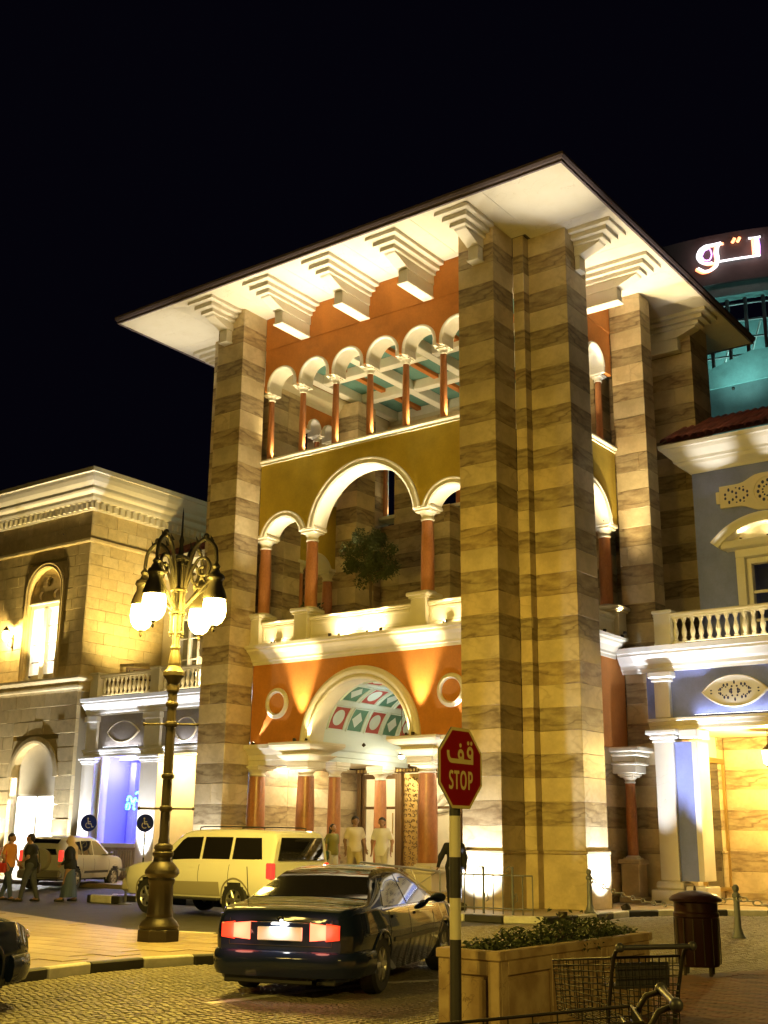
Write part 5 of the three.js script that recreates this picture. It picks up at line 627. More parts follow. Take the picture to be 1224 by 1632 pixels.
// ---------- ornate street lamp ----------
function streetLamp(label, pos, turn, cd) {
  const t = thing('street_lamp', label, 'street lamp', pos, turn);
  mesh('plinth', crease(lathe([[0.335, 0], [0.335, 0.17], [0.3, 0.19], [0, 0.19]], 8).rotateY(Math.PI / 8), 20), M.iron, t);
  mesh('pedestal', latheC([[0.3, 0.19], [0.31, 0.23], [0.27, 0.29], [0.22, 0.33], [0.2, 0.36], [0.205, 0.4], [0.192, 0.45], [0.186, 0.82], [0.2, 0.86], [0.21, 0.9], [0.2, 0.93], [0.24, 0.96], [0.27, 1.0], [0.262, 1.05], [0.2, 1.13], [0.15, 1.18], [0.14, 1.24], [0.165, 1.27], [0.165, 1.31], [0.13, 1.34], [0.15, 1.38], [0.14, 1.42], [0.1, 1.45], [0, 1.45]], 16, 30), M.iron, t);
  const pole = mesh('pole', crease(lathe([[0.088, 1.44], [0.088, 1.5], [0.078, 1.54], [0.074, 3.8], [0.074, 3.86]], 8), 20), M.iron, t);
  for (const [y, r] of [[2.48, 0.1], [3.3, 0.1], [1.98, 0.098], [3.62, 0.096]]) mesh('collar', latheC([[0.07, y - 0.05], [r, y - 0.03], [r + 0.008, y], [r, y + 0.03], [0.07, y + 0.05]], 12), M.iron, t);
  mesh('upper_shaft', latheC([[0.075, 3.8], [0.1, 3.84], [0.1, 3.9], [0.088, 3.95], [0.12, 4.02], [0.17, 4.08], [0.175, 4.14], [0.12, 4.2], [0.1, 4.24], [0.11, 4.28], [0.085, 4.42], [0.07, 4.5], [0.085, 4.54], [0.06, 4.6], [0.06, 5.1], [0, 5.1]], 16, 30), M.iron, t);
  for (const y of [1.98, 3.3]) { const rt = [0.8, -0.6]; mesh('cross_bar', merge([rod([-0.42 * rt[0], y, -0.42 * rt[1]], [0.42 * rt[0], y, 0.42 * rt[1]], 0.016), ...[-1, 1].map(q => new THREE.SphereGeometry(0.026, 10, 8).translate(q * 0.43 * rt[0], y, q * 0.43 * rt[1]))]), M.iron, t); }
  // four rods of the lantern head and the finial
  { const L = []; for (let i = 0; i < 4; i++) { const a = i * Math.PI / 2 + 0.3, c = Math.cos(a) * 0.1, s = Math.sin(a) * 0.1; L.push(rod([c, 4.72, s], [c, 6.05, s], 0.024, 8)); for (const y of [4.78, 5.1, 5.5, 5.95]) L.push(new THREE.SphereGeometry(0.04, 8, 6).translate(c, y, s)); } mesh('head_rods', merge(L), M.ironUnlit, t); mesh('head_spindle', latheC([[0.05, 4.6], [0.04, 5.1], [0.07, 5.15], [0.04, 5.2], [0.035, 6.0], [0.14, 6.03], [0.14, 6.08], [0.05, 6.12], [0.03, 6.3], [0.045, 6.36], [0.02, 6.45], [0.012, 6.85], [0, 6.95]], 12), M.ironUnlit, t); mesh('head_ring', merge([5.12, 5.5].map(y => new THREE.TorusGeometry(0.12, 0.025, 8, 20).rotateX(Math.PI / 2).translate(0, y, 0))), M.iron, t); }
  const globe = emis([1, 0.74, 0.22], 26, [0.9, 0.85, 0.7]);
  for (let i = 0; i < 4; i++) {
    const a = rad(-14 + 90 * i), C = Math.cos(a), S = Math.sin(a), R = 0.7, P = (r, y) => [C * r, y, S * r];
    mesh('arm', merge([tube([P(0.1, 5.45), P(0.16, 5.85), P(0.28, 6.22), P(0.48, 6.36), P(0.66, 6.2), P(R, 5.95)], 0.034, 30, 8), tube([P(0.12, 5.5), P(0.2, 5.75), P(0.34, 6.0), P(0.5, 6.02), P(0.58, 5.88), P(0.52, 5.74), P(0.4, 5.74), P(0.38, 5.85), P(0.46, 5.88)], 0.028, 40, 7), rod(P(0.12, 5.2), P(0.52, 5.56), 0.026, 8), tube([P(0.52, 5.56), P(0.6, 5.66), P(0.54, 5.76), P(0.46, 5.7), P(0.5, 5.62)], 0.022, 20, 6), new THREE.SphereGeometry(0.05, 10, 8).translate(...P(0.48, 6.4)), ...[0.3, 0.42, 0.58].map(r => new THREE.ConeGeometry(0.03, 0.12, 6).rotateX(0.5).translate(...P(r, 6.36)))]), M.ironUnlit, t);
    const ln = grp('lantern', t); ln.position.set(C * R, 0, S * R);
    mesh('lantern_cap', latheC([[0.19, 5.3], [0.2, 5.32], [0.19, 5.37], [0.16, 5.46], [0.12, 5.55], [0.12, 5.62], [0.15, 5.66], [0.13, 5.72], [0.07, 5.76], [0.05, 5.82], [0.07, 5.86], [0.03, 5.92], [0.02, 5.99], [0, 5.99]], 14), M.ironUnlit, ln);
    mesh('lamp_globe', lathe([[0.001, 4.87], [0.06, 4.88], [0.13, 4.93], [0.18, 5.02], [0.195, 5.12], [0.185, 5.25], [0.165, 5.35]], 18), globe, ln); mesh('globe_finial', latheC([[0, 4.76], [0.02, 4.78], [0.03, 4.81], [0.02, 4.84], [0.05, 4.882]], 8), M.iron, ln);
    point(ln, [0, 5.14, 0], [1, 0.67, 0.085], cd, 'globe_light', 6);
  }
  return t;
}
streetLamp('ornate brown cast iron street lamp with four glowing globes on the traffic island', [0.63, 0.15, 11.35], 0, 66);
streetLamp('matching cast iron street lamp on the near brick pavement', [18.2, 0.03, 20.2], 0, 18);
streetLamp('matching cast iron street lamp further back along the cobbled road', [5.4, 0, 26.0], 0.2, 42);
// ---------- stop sign ----------
{
  const t = thing('stop_sign', 'red octagonal stop sign in Arabic and English on a black and white striped pole', 'traffic sign', [9.15, 0, 15.92], Math.PI / 2);
  const P = [[0.02, 0.9, M.kerbB], [0.9, 1.23, 0], [1.23, 1.56, M.kerbB], [1.56, 1.9, 0], [1.9, 2.55, M.kerbB]], wp = std([0.62, 0.58, 0.42], { roughness: 0.6 }); for (const [a, b, m] of P) mesh('pole_band', new THREE.CylinderGeometry(0.048, 0.048, b - a - 0.0005, 20).translate(0, (a + b) / 2, -0.06), m || wp, t);
  mesh('base_plate', cbx(-0.12, 0.12, 0, 0.02, -0.18, 0.06), M.iron, t); mesh('pole_cap', latheC([[0.05, 2.55], [0.03, 2.58], [0, 2.585]], 16).translate(0, 0, -0.06), M.iron, t);
  const oct = r => { const o = []; for (let i = 0; i < 8; i++) { const a = Math.PI / 8 + i * Math.PI / 4; o.push([r * Math.cos(a), r * Math.sin(a)]); } return o; }, R = 0.34 / Math.cos(Math.PI / 8);
  mesh('sign_back', extr(shape(oct(R)), 0.006, 0.002).translate(0, 2.3, -0.004), M.grey, t);
  const W = 512, cv = document.createElement('canvas'); cv.width = cv.height = W; const c = cv.getContext('2d'); c.fillStyle = '#d8c888'; c.fillRect(0, 0, W, W); c.fillStyle = '#8f1014'; c.beginPath(); oct(W / 2 / Math.cos(Math.PI / 8) * 0.925).forEach((p, i) => i ? c.lineTo(W / 2 + p[0], W / 2 + p[1]) : c.moveTo(W / 2 + p[0], W / 2 + p[1])); c.fill();
  c.fillStyle = c.strokeStyle = '#d8c888'; c.font = 'bold 138px sans-serif'; c.textAlign = 'center'; c.save(); c.translate(256, 392); c.scale(0.88, 1.2); c.fillText('STOP', 0, 0); c.restore();
  c.lineWidth = 30; c.lineCap = 'butt'; c.lineJoin = 'round'; c.beginPath(); c.moveTo(392, 226); c.lineTo(392, 160); c.moveTo(406, 214); c.lineTo(150, 214); c.quadraticCurveTo(106, 214, 106, 150); c.stroke(); c.lineWidth = 24; c.beginPath(); c.arc(368, 152, 28, 0, 7); c.stroke(); c.beginPath(); c.arc(256, 172, 25, 0, 7); c.stroke(); c.beginPath(); c.moveTo(281, 172); c.lineTo(281, 205); c.stroke(); for (const [x, y] of [[346, 92], [384, 92], [252, 112]]) { c.beginPath(); c.arc(x, y, 14, 0, 7); c.fill(); }
  const tx = new THREE.CanvasTexture(cv); tx.colorSpace = THREE.SRGBColorSpace; const f = new THREE.ShapeGeometry(shape(oct(R))), p = f.attributes.position, uv = f.attributes.uv; for (let i = 0; i < p.count; i++) uv.setXY(i, 0.5 + p.getX(i) / 0.68, 0.5 + p.getY(i) / 0.68);
  mesh('sign_face', f.translate(0, 2.3, 0.0065), new THREE.MeshStandardMaterial({ map: tx, roughness: 0.45 }), t); mesh('bracket', merge([2.15, 2.45].map(y => cbx(-0.07, 0.07, y - 0.02, y + 0.02, -0.11, -0.007))), M.steel, t);
}
// ---------- disabled parking signs ----------
{
  const W = 256, cv = document.createElement('canvas'); cv.width = cv.height = W; const c = cv.getContext('2d'); c.fillStyle = '#14309a'; c.fillRect(0, 0, W, W); c.strokeStyle = c.fillStyle = '#e6e6dc'; c.lineWidth = 15; c.lineCap = 'round'; c.lineJoin = 'round'; c.beginPath(); c.arc(112, 62, 14, 0, 7); c.fill(); c.beginPath(); c.moveTo(114, 84); c.lineTo(118, 140); c.lineTo(166, 140); c.lineTo(184, 190); c.lineTo(202, 184); c.stroke(); c.beginPath(); c.moveTo(116, 110); c.lineTo(152, 110); c.stroke(); c.lineWidth = 12; c.beginPath(); c.arc(124, 160, 42, -2.35, 1.0 * Math.PI / 3.2, true); c.stroke();
  const tx = new THREE.CanvasTexture(cv); tx.colorSpace = THREE.SRGBColorSpace; const fm = new THREE.MeshStandardMaterial({ map: tx, roughness: 0.5 });
  for (const [x, l] of [[-20.43, 'round blue disabled parking sign before the violet shop window pilaster beside the stone building'], [-17.4, 'round blue disabled parking sign before the lit doorway beside the lamp post']]) {
    const t = thing('parking_sign', l, 'traffic sign', [x, 0.0, -4.6], 0.55, 'disabled parking signs'); for (let k = 0; k < 6; k++) mesh('pole_band', new THREE.CylinderGeometry(0.03, 0.03, 0.33, 12).translate(0, 0.165 + k * 0.331, 0), k % 2 ? M.kerbW : M.kerbB, t); mesh('sign_disc', new THREE.CylinderGeometry(0.31, 0.31, 0.012, 32).rotateX(Math.PI / 2).translate(0, 2.16, 0.04), M.kerbW, t); mesh('sign_face', new THREE.CircleGeometry(0.3, 32).translate(0, 2.16, 0.048), fm, t); mesh('bracket', cbx(-0.05, 0.05, 1.95, 2.0, 0.0, 0.034), M.steel, t);
  }
  const k = thing('kerb_stub', 'short black and white kerb stub standing in the road by the white car', 'kerb', [-10.5, 0, 2.95], 0.0); for (const [a, b, m] of [[-0.55, -0.42, M.kerbB], [-0.41, 0.4, M.kerbW], [0.41, 0.75, M.kerbB]]) mesh('kerb_stone', cbx(a, b, 0, 0.2, -0.12, 0.12, 0.02), m, k);
  const s = thing('post_stand', 'grey metal stand with a flat top bar beside the kerb stub', 'stand', [-9.55, 0, 3.05], 0.6); mesh('post', rod([0, 0.03, 0], [0, 0.84, 0], 0.035), M.grey, s); mesh('top_bar', cbx(-0.2, 0.2, 0.84, 0.89, -0.05, 0.05), M.grey, s); mesh('foot', latheC([[0.2, 0], [0.2, 0.02], [0.06, 0.05], [0, 0.05]], 14), M.grey, s);
}
// ---------- planter ----------
{
  const t = thing('planter', 'long brown marble planter box with recessed panels behind the stop sign', 'planter');
  const x0 = 8.71, x1 = 9.36, z0 = 12.6, z1 = 15.66; mesh('coping', merge([cbx(x0, x1, 0.72, 0.8, z1 - 0.1, z1, 0.01), cbx(x0, x1, 0.72, 0.8, z0, z0 + 0.1, 0.01), cbx(x0, x0 + 0.1, 0.72, 0.8, z0 + 0.101, z1 - 0.101, 0.01), cbx(x1 - 0.1, x1, 0.72, 0.8, z0 + 0.101, z1 - 0.101, 0.01)]), M.planter, t); mesh('core', bx(x0 + 0.05, x1 - 0.05, 0, 0.68, z0 + 0.05, z1 - 0.05), M.planter, t); mesh('soil', bx(x0 + 0.1, x1 - 0.1, 0.681, 0.74, z0 + 0.1, z1 - 0.1), M.soil, t);
  const fr = (a, b, f) => { mesh('panel_frame', f(a, a + 0.11, 0.0, 0.719), M.planter, t); mesh('panel_frame', f(b - 0.11, b, 0.0, 0.719), M.planter, t); mesh('panel_frame', f(a + 0.111, b - 0.111, 0.6, 0.719), M.planter, t); mesh('panel_frame', f(a + 0.111, b - 0.111, 0.0, 0.12), M.planter, t); mesh('panel', f(a + 0.14, b - 0.14, 0.15, 0.57, 1), M.planter, t); };
  fr(x0 + 0.02, x1 - 0.02, (a, b, c, d, p) => cbx(a, b, c, d, z1 - 0.05, z1 - (p ? 0.035 : 0.015), 0.006)); for (let i = 0; i < 3; i++) { const L = (z1 - z0 - 0.1) / 3; fr(z0 + 0.05 + i * L, z0 + 0.05 + (i + 1) * L - 0.005, (a, b, c, d, p) => cbx(x1 - 0.05, x1 - (p ? 0.035 : 0.015), c, d, a, b, 0.006)); } fr(z0 + 0.05, z1 - 0.05, (a, b, c, d, p) => cbx(x0 + (p ? 0.035 : 0.015), x0 + 0.05, c, d, a, b, 0.006));
}
function leaves(n, fn, size, sd) { // many small bent leaves as one surface; fn() -> [x,y,z]
  const P = [], N = []; const keep = seed; seed = sd; for (let i = 0; i < n; i++) { const c = fn(), a = rr(0, 6.283), b = rr(-0.9, 0.9), L = size * rr(0.6, 1.3), w = L * 0.26, d = V3(Math.cos(a) * Math.cos(b), Math.sin(b), Math.sin(a) * Math.cos(b)), s = V3(-Math.sin(a), 0, Math.cos(a)).applyAxisAngle(d, rr(-0.8, 0.8)), u = V3().crossVectors(s, d), o = V3(...c); const p0 = o.clone(), p1 = o.clone().addScaledVector(d, L * 0.5).addScaledVector(s, w).addScaledVector(u, L * 0.06), p2 = o.clone().addScaledVector(d, L).addScaledVector(u, -L * 0.12), p3 = o.clone().addScaledVector(d, L * 0.5).addScaledVector(s, -w).addScaledVector(u, L * 0.06); for (const tr of [[p0, p1, p2], [p0, p2, p3]]) { const nn = V3().crossVectors(V3().subVectors(tr[1], tr[0]), V3().subVectors(tr[2], tr[0])).normalize(); for (const v of tr) { P.push(v.x, v.y, v.z); N.push(nn.x, nn.y, nn.z); } } } seed = keep;
  const g = new THREE.BufferGeometry(); g.setAttribute('position', new THREE.Float32BufferAttribute(P, 3)); g.setAttribute('normal', new THREE.Float32BufferAttribute(N, 3)); return g;
}
{ // shrubs growing in the planter: separate low bushes
  const spots = [[9.03, 15.25, 0.11, 0.28], [9.0, 14.6, 0.16, 0.32], [9.06, 13.95, 0.22, 0.36], [9.0, 13.35, 0.2, 0.36], [9.05, 12.85, 0.1, 0.28]]; spots.forEach(([x, z, h, r], i) => { const t = thing('shrub', ['low dark shrub in the planter next to the stop sign pole', 'spreading shrub second from the stop sign in the planter', 'tallest shrub in the middle of the marble planter', 'rounded shrub between the tallest and the end one in the planter', 'small shrub at the far end of the marble planter'][i], 'shrub', [x, 0.73, z]); mesh('foliage', leaves(800, () => { const a = rr(0, 6.283), q = Math.sqrt(rnd()), y = rnd(); return [Math.cos(a) * q * r * (1 - 0.3 * y), y * h * (0.7 + 0.5 * rnd()) * (rnd() < 0.07 ? 1.25 : 1), Math.sin(a) * q * r * 1.25 * (1 - 0.3 * y)]; }, 0.055, 900 + i), i % 2 ? M.leaf : M.leaf2, t); mesh('stem', merge([0, 1, 2, 3, 4].map(k => rod([0, 0, 0], [0.15 * Math.cos(k * 1.3), h * 0.8, 0.2 * Math.sin(k * 1.3)], 0.012, 5, 0.005))), M.bark, t); });
}
// ---------- litter bin ----------
{
  const t = thing('litter_bin', 'dark red and black metal litter bin with a domed lid on four feet', 'litter bin', [8.35, 0, 8.95]);
  mesh('body', latheC([[0, 0.14], [0.26, 0.14], [0.275, 0.17], [0.285, 0.74], [0.3, 0.76], [0.3, 0.8], [0.285, 0.82], [0.285, 0.93], [0.31, 0.95]], 28, 30), std([0.028, 0.009, 0.009], { roughness: 0.3, metalness: 0.3 }), t); mesh('lid', latheC([[0.34, 0.95], [0.345, 0.98], [0.3, 1.02], [0.2, 1.06], [0.08, 1.08], [0.02, 1.085], [0.02, 1.1], [0.012, 1.14], [0, 1.145]], 28, 30), std([0.028, 0.009, 0.009], { roughness: 0.32, metalness: 0.3 }), t);
  for (let i = 0; i < 4; i++) { const a = i * Math.PI / 2 + 0.5; mesh('foot', crease(new THREE.CylinderGeometry(0.03, 0.018, 0.16, 8), 40).translate(Math.cos(a) * 0.23, 0.08, Math.sin(a) * 0.23), M.iron, t); } { const L = []; for (let i = 0; i < 14; i++) { const a = i / 14 * 6.283; L.push(rod([0.289 * Math.cos(a), 0.17, 0.289 * Math.sin(a)], [0.289 * Math.cos(a), 0.74, 0.289 * Math.sin(a)], 0.007, 5)); } mesh('ribs', merge(L), M.iron, t); }
}
// ---------- bollards with a chain ----------
const bolGeo = latheC([[0.13, 0], [0.13, 0.04], [0.1, 0.08], [0.075, 0.16], [0.062, 0.2], [0.055, 0.72], [0.075, 0.74], [0.075, 0.79], [0.05, 0.81], [0.04, 0.83], [0.06, 0.87], [0.06, 0.92], [0.03, 0.96], [0, 0.965]], 12, 25);
const bollard = (x, z, label) => { const t = thing('bollard', label, 'bollard', [x, z < 2 ? 0.14 : 0, z]); mesh('post', bolGeo, M.grey, t); mesh('chain_ring', new THREE.TorusGeometry(0.05, 0.012, 6, 14).rotateY(0.8).translate(0.06, 0.72, 0.02), M.steel, t); return t; };
bollard(6.5, 2.5, 'grey iron bollard carrying the chain beyond the litter bin'); bollard(2.05, -0.35, 'grey iron bollard in front of the bright foot of the corner pier'); bollard(9.6, 1.2, 'grey iron bollard at the far end of the long chain');
{ const ch = (a, b, sag, label) => { const t = thing('chain', label, 'chain', a), L = [], n = 26; const B = V3(b[0] - a[0], b[1] - a[1], b[2] - a[2]); for (let i = 0; i < n; i++) { const u = (i + 0.5) / n, p = B.clone().multiplyScalar(u); p.y -= sag * 4 * u * (1 - u); const g = new THREE.TorusGeometry(0.045, 0.012, 5, 10).scale(1.7, 1, 1).rotateX(i % 2 ? Math.PI / 2 : 0).rotateY(Math.atan2(-B.z, B.x)); L.push(g.translate(p.x, p.y, p.z)); } mesh('chain_links', merge(L), M.steel, t); }; ch([6.56, 0.72, 2.5], [9.55, 0.72, 1.2], 0.22, 'slack steel chain between two grey bollards beyond the bin'); ch([2.1, 0.86, -0.4], [6.44, 0.72, 2.5], 0.3, 'long slack steel chain from the corner pier bollard to the middle bollard'); }
// ---------- railings before the tower ----------
function railing(name, label, x0, x1, z, y0, scroll) {
  const t = thing(name, label, 'railing', [0, y0, z]); mesh('rail', merge([rod([x0, 0.82, 0], [x1, 0.82, 0], 0.018), rod([x0, 0.12, 0], [x1, 0.12, 0], 0.014)]), M.grey, t); const n = Math.round((x1 - x0) / 0.24); for (let i = 0; i <= n; i++) { const x = x0 + (x1 - x0) * i / n, tall = i % 3 === 0; mesh(tall ? 'post' : 'baluster', merge([rod([x, 0, 0], [x, tall ? 0.95 : 0.82, 0], tall ? 0.028 : 0.014), ...(tall ? [new THREE.SphereGeometry(0.036, 8, 6).translate(x, 0.97, 0)] : [])]), M.grey, t); if (tall && scroll) mesh('scroll', merge([tube([[x, 0.95, 0], [x - 0.08, 1.0, 0], [x - 0.16, 0.96, 0], [x - 0.14, 0.89, 0], [x - 0.09, 0.91, 0]], 0.012, 18, 6), tube([[x, 0.3, 0], [x + 0.08, 0.45, 0], [x + 0.12, 0.3, 0], [x + 0.06, 0.26, 0]], 0.01, 18, 6)]), M.grey, t); } return t;
}
railing('railing', 'grey iron railing with scrolls at the foot of the corner pier', -0.45, 1.55, 1.35, 0.14, true);
{ const t = thing('ramp_handrail', 'grey steel ramp handrail with crossed braces before the entrance', 'railing', [0, 0.14, 1.45]); mesh('rail', merge([rod([-3.1, 1.02, 0], [-0.8, 0.86, 0], 0.024), rod([-3.1, 0.25, 0], [-0.8, 0.2, 0], 0.016)]), M.steel, t); for (const x of [-3.1, -1.95, -0.8]) mesh('post', rod([x, 0, 0], [x, 1.02 - (x + 3.1) * 0.07, 0], 0.024), M.steel, t); for (const [a, b] of [[-3.1, -1.95], [-1.95, -0.8]]) mesh('brace', merge([rod([a, 0.25, 0], [b, 0.9, 0], 0.012), rod([a, 0.95, 0], [b, 0.22, 0], 0.012)]), M.steel, t); mesh('hoop', tube([[-1.95, 0.2, 0], [-1.9, 0.7, 0.0], [-1.7, 0.95, 0], [-1.5, 0.7, 0], [-1.45, 0.2, 0]], 0.016, 24, 8), M.steel, t); const L = []; for (let i = 0; i < 7; i++) L.push(rod([-3.0 + i * 0.15, 0.25, 0.0], [-3.0 + i * 0.15, 0.98, 0], 0.01, 6)); mesh('balusters', merge(L), M.steel, t); }
// ---------- shopping trolleys ----------
const cartGeo = (() => {
  const W = [], pt = (u, v, s) => { const z = u * 0.92, hw = 0.26 - 0.055 * u, yT = 0.98 - 0.1 * u, yB = 0.5 + 0.05 * u; return [s * (hw - 0.03 * (1 - v)), yB + (yT - yB) * v, z]; };
  for (const s of [-1, 1]) { for (let k = 0; k <= 11; k++) W.push(rod(pt(0.02, k / 11, s), pt(1, k / 11, s), k === 11 ? 0.008 : 0.0038, 5)); for (let k = 0; k <= 8; k++) W.push(rod(pt(0.02 + 0.98 * k / 8, 0, s), pt(0.02 + 0.98 * k / 8, 1, s), 0.0038, 5)); }
  for (const u of [0.02, 1]) { for (let k = 0; k <= 10; k++) { const a = pt(u, 0, -1), b = pt(u, 0, 1), c = pt(u, 1, -1), d = pt(u, 1, 1), t = k / 10; W.push(rod([a[0] + (b[0] - a[0]) * t, a[1], a[2]], [c[0] + (d[0] - c[0]) * t, c[1], c[2]], 0.0038, 5)); } for (let k = 0; k <= 8; k++) W.push(rod(pt(u, k / 8, -1), pt(u, k / 8, 1), k === 8 ? 0.008 : 0.0038, 5)); }
  for (let k = 0; k <= 10; k++) { const a = pt(0.02, 0, -1), b = pt(0.02, 0, 1), c = pt(1, 0, -1), d = pt(1, 0, 1), t = k / 10; W.push(rod([a[0] + (b[0] - a[0]) * t, a[1], a[2]], [c[0] + (d[0] - c[0]) * t, c[1], c[2]], 0.0038, 5)); }
  const Fm = []; for (const s of [-1, 1]) Fm.push(tube([[s * 0.25, 1.04, -0.1], [s * 0.26, 0.98, -0.02], [s * 0.25, 0.55, 0.1], [s * 0.24, 0.2, 0.1], [s * 0.24, 0.15, 0.2], [s * 0.21, 0.15, 0.85]], 0.013, 30, 8)); Fm.push(rod([-0.24, 0.16, 0.12], [0.24, 0.16, 0.12], 0.011), rod([-0.21, 0.15, 0.84], [0.21, 0.15, 0.84], 0.011), rod([-0.24, 0.5, 0.1], [0.24, 0.5, 0.1], 0.011)); for (let k = -3; k <= 3; k++) Fm.push(rod([k * 0.06, 0.155, 0.12], [k * 0.055, 0.15, 0.84], 0.004, 5));
  return { basket: merge(W), frame: merge(Fm), handle: merge([rod([-0.27, 1.05, -0.12], [0.27, 1.05, -0.12], 0.016, 12), ...[-1, 1].map(s => new THREE.SphereGeometry(0.03, 10, 8).translate(s * 0.27, 1.05, -0.12))]), seat: merge([cbx(-0.2, 0.2, 0.78, 0.8, 0.06, 0.24, 0.004), cbx(-0.2, 0.2, 0.8, 0.94, 0.06, 0.075, 0.004)]), wheel: new THREE.CylinderGeometry(0.06, 0.06, 0.03, 16).rotateZ(Math.PI / 2), fork: cbx(-0.025, 0.025, 0.03, 0.12, -0.02, 0.02, 0.004) };
})();
const shadedCartMetal = std([0.035, 0.03, 0.024], { roughness: 0.5, metalness: 0.7 });  // metal darkened so the colour carries the shade of this corner
function cart(x, z, turn, label) { const t = thing('shopping_trolley', label, 'trolley', [x, 0, z], turn, 'shopping trolleys by the planter'); mesh('basket', cartGeo.basket, shadedCartMetal, t); mesh('frame', cartGeo.frame, shadedCartMetal, t); mesh('handle', cartGeo.handle, M.plastic, t); mesh('child_seat', cartGeo.seat, M.plastic, t); for (const [a, b] of [[-0.23, 0.12], [0.23, 0.12], [-0.2, 0.82], [0.2, 0.82]]) { const w = mesh('castor', cartGeo.wheel, M.rubber, t); w.position.set(a, 0.06, b); mesh('fork', cartGeo.fork, shadedCartMetal, w).position.set(0, 0.02, 0); } return t; }
cart(11.32, 17.05, Math.atan2(-0.83, -0.55), 'steel wire shopping trolley parked along the marble planter'); cart(12.4, 19.5, Math.atan2(-0.86, 0.5), 'darkened shopping trolley in front of the one along the planter'); cart(11.45, 13.75, Math.atan2(0.9, -0.4), 'shopping trolley standing apart near the litter bin');
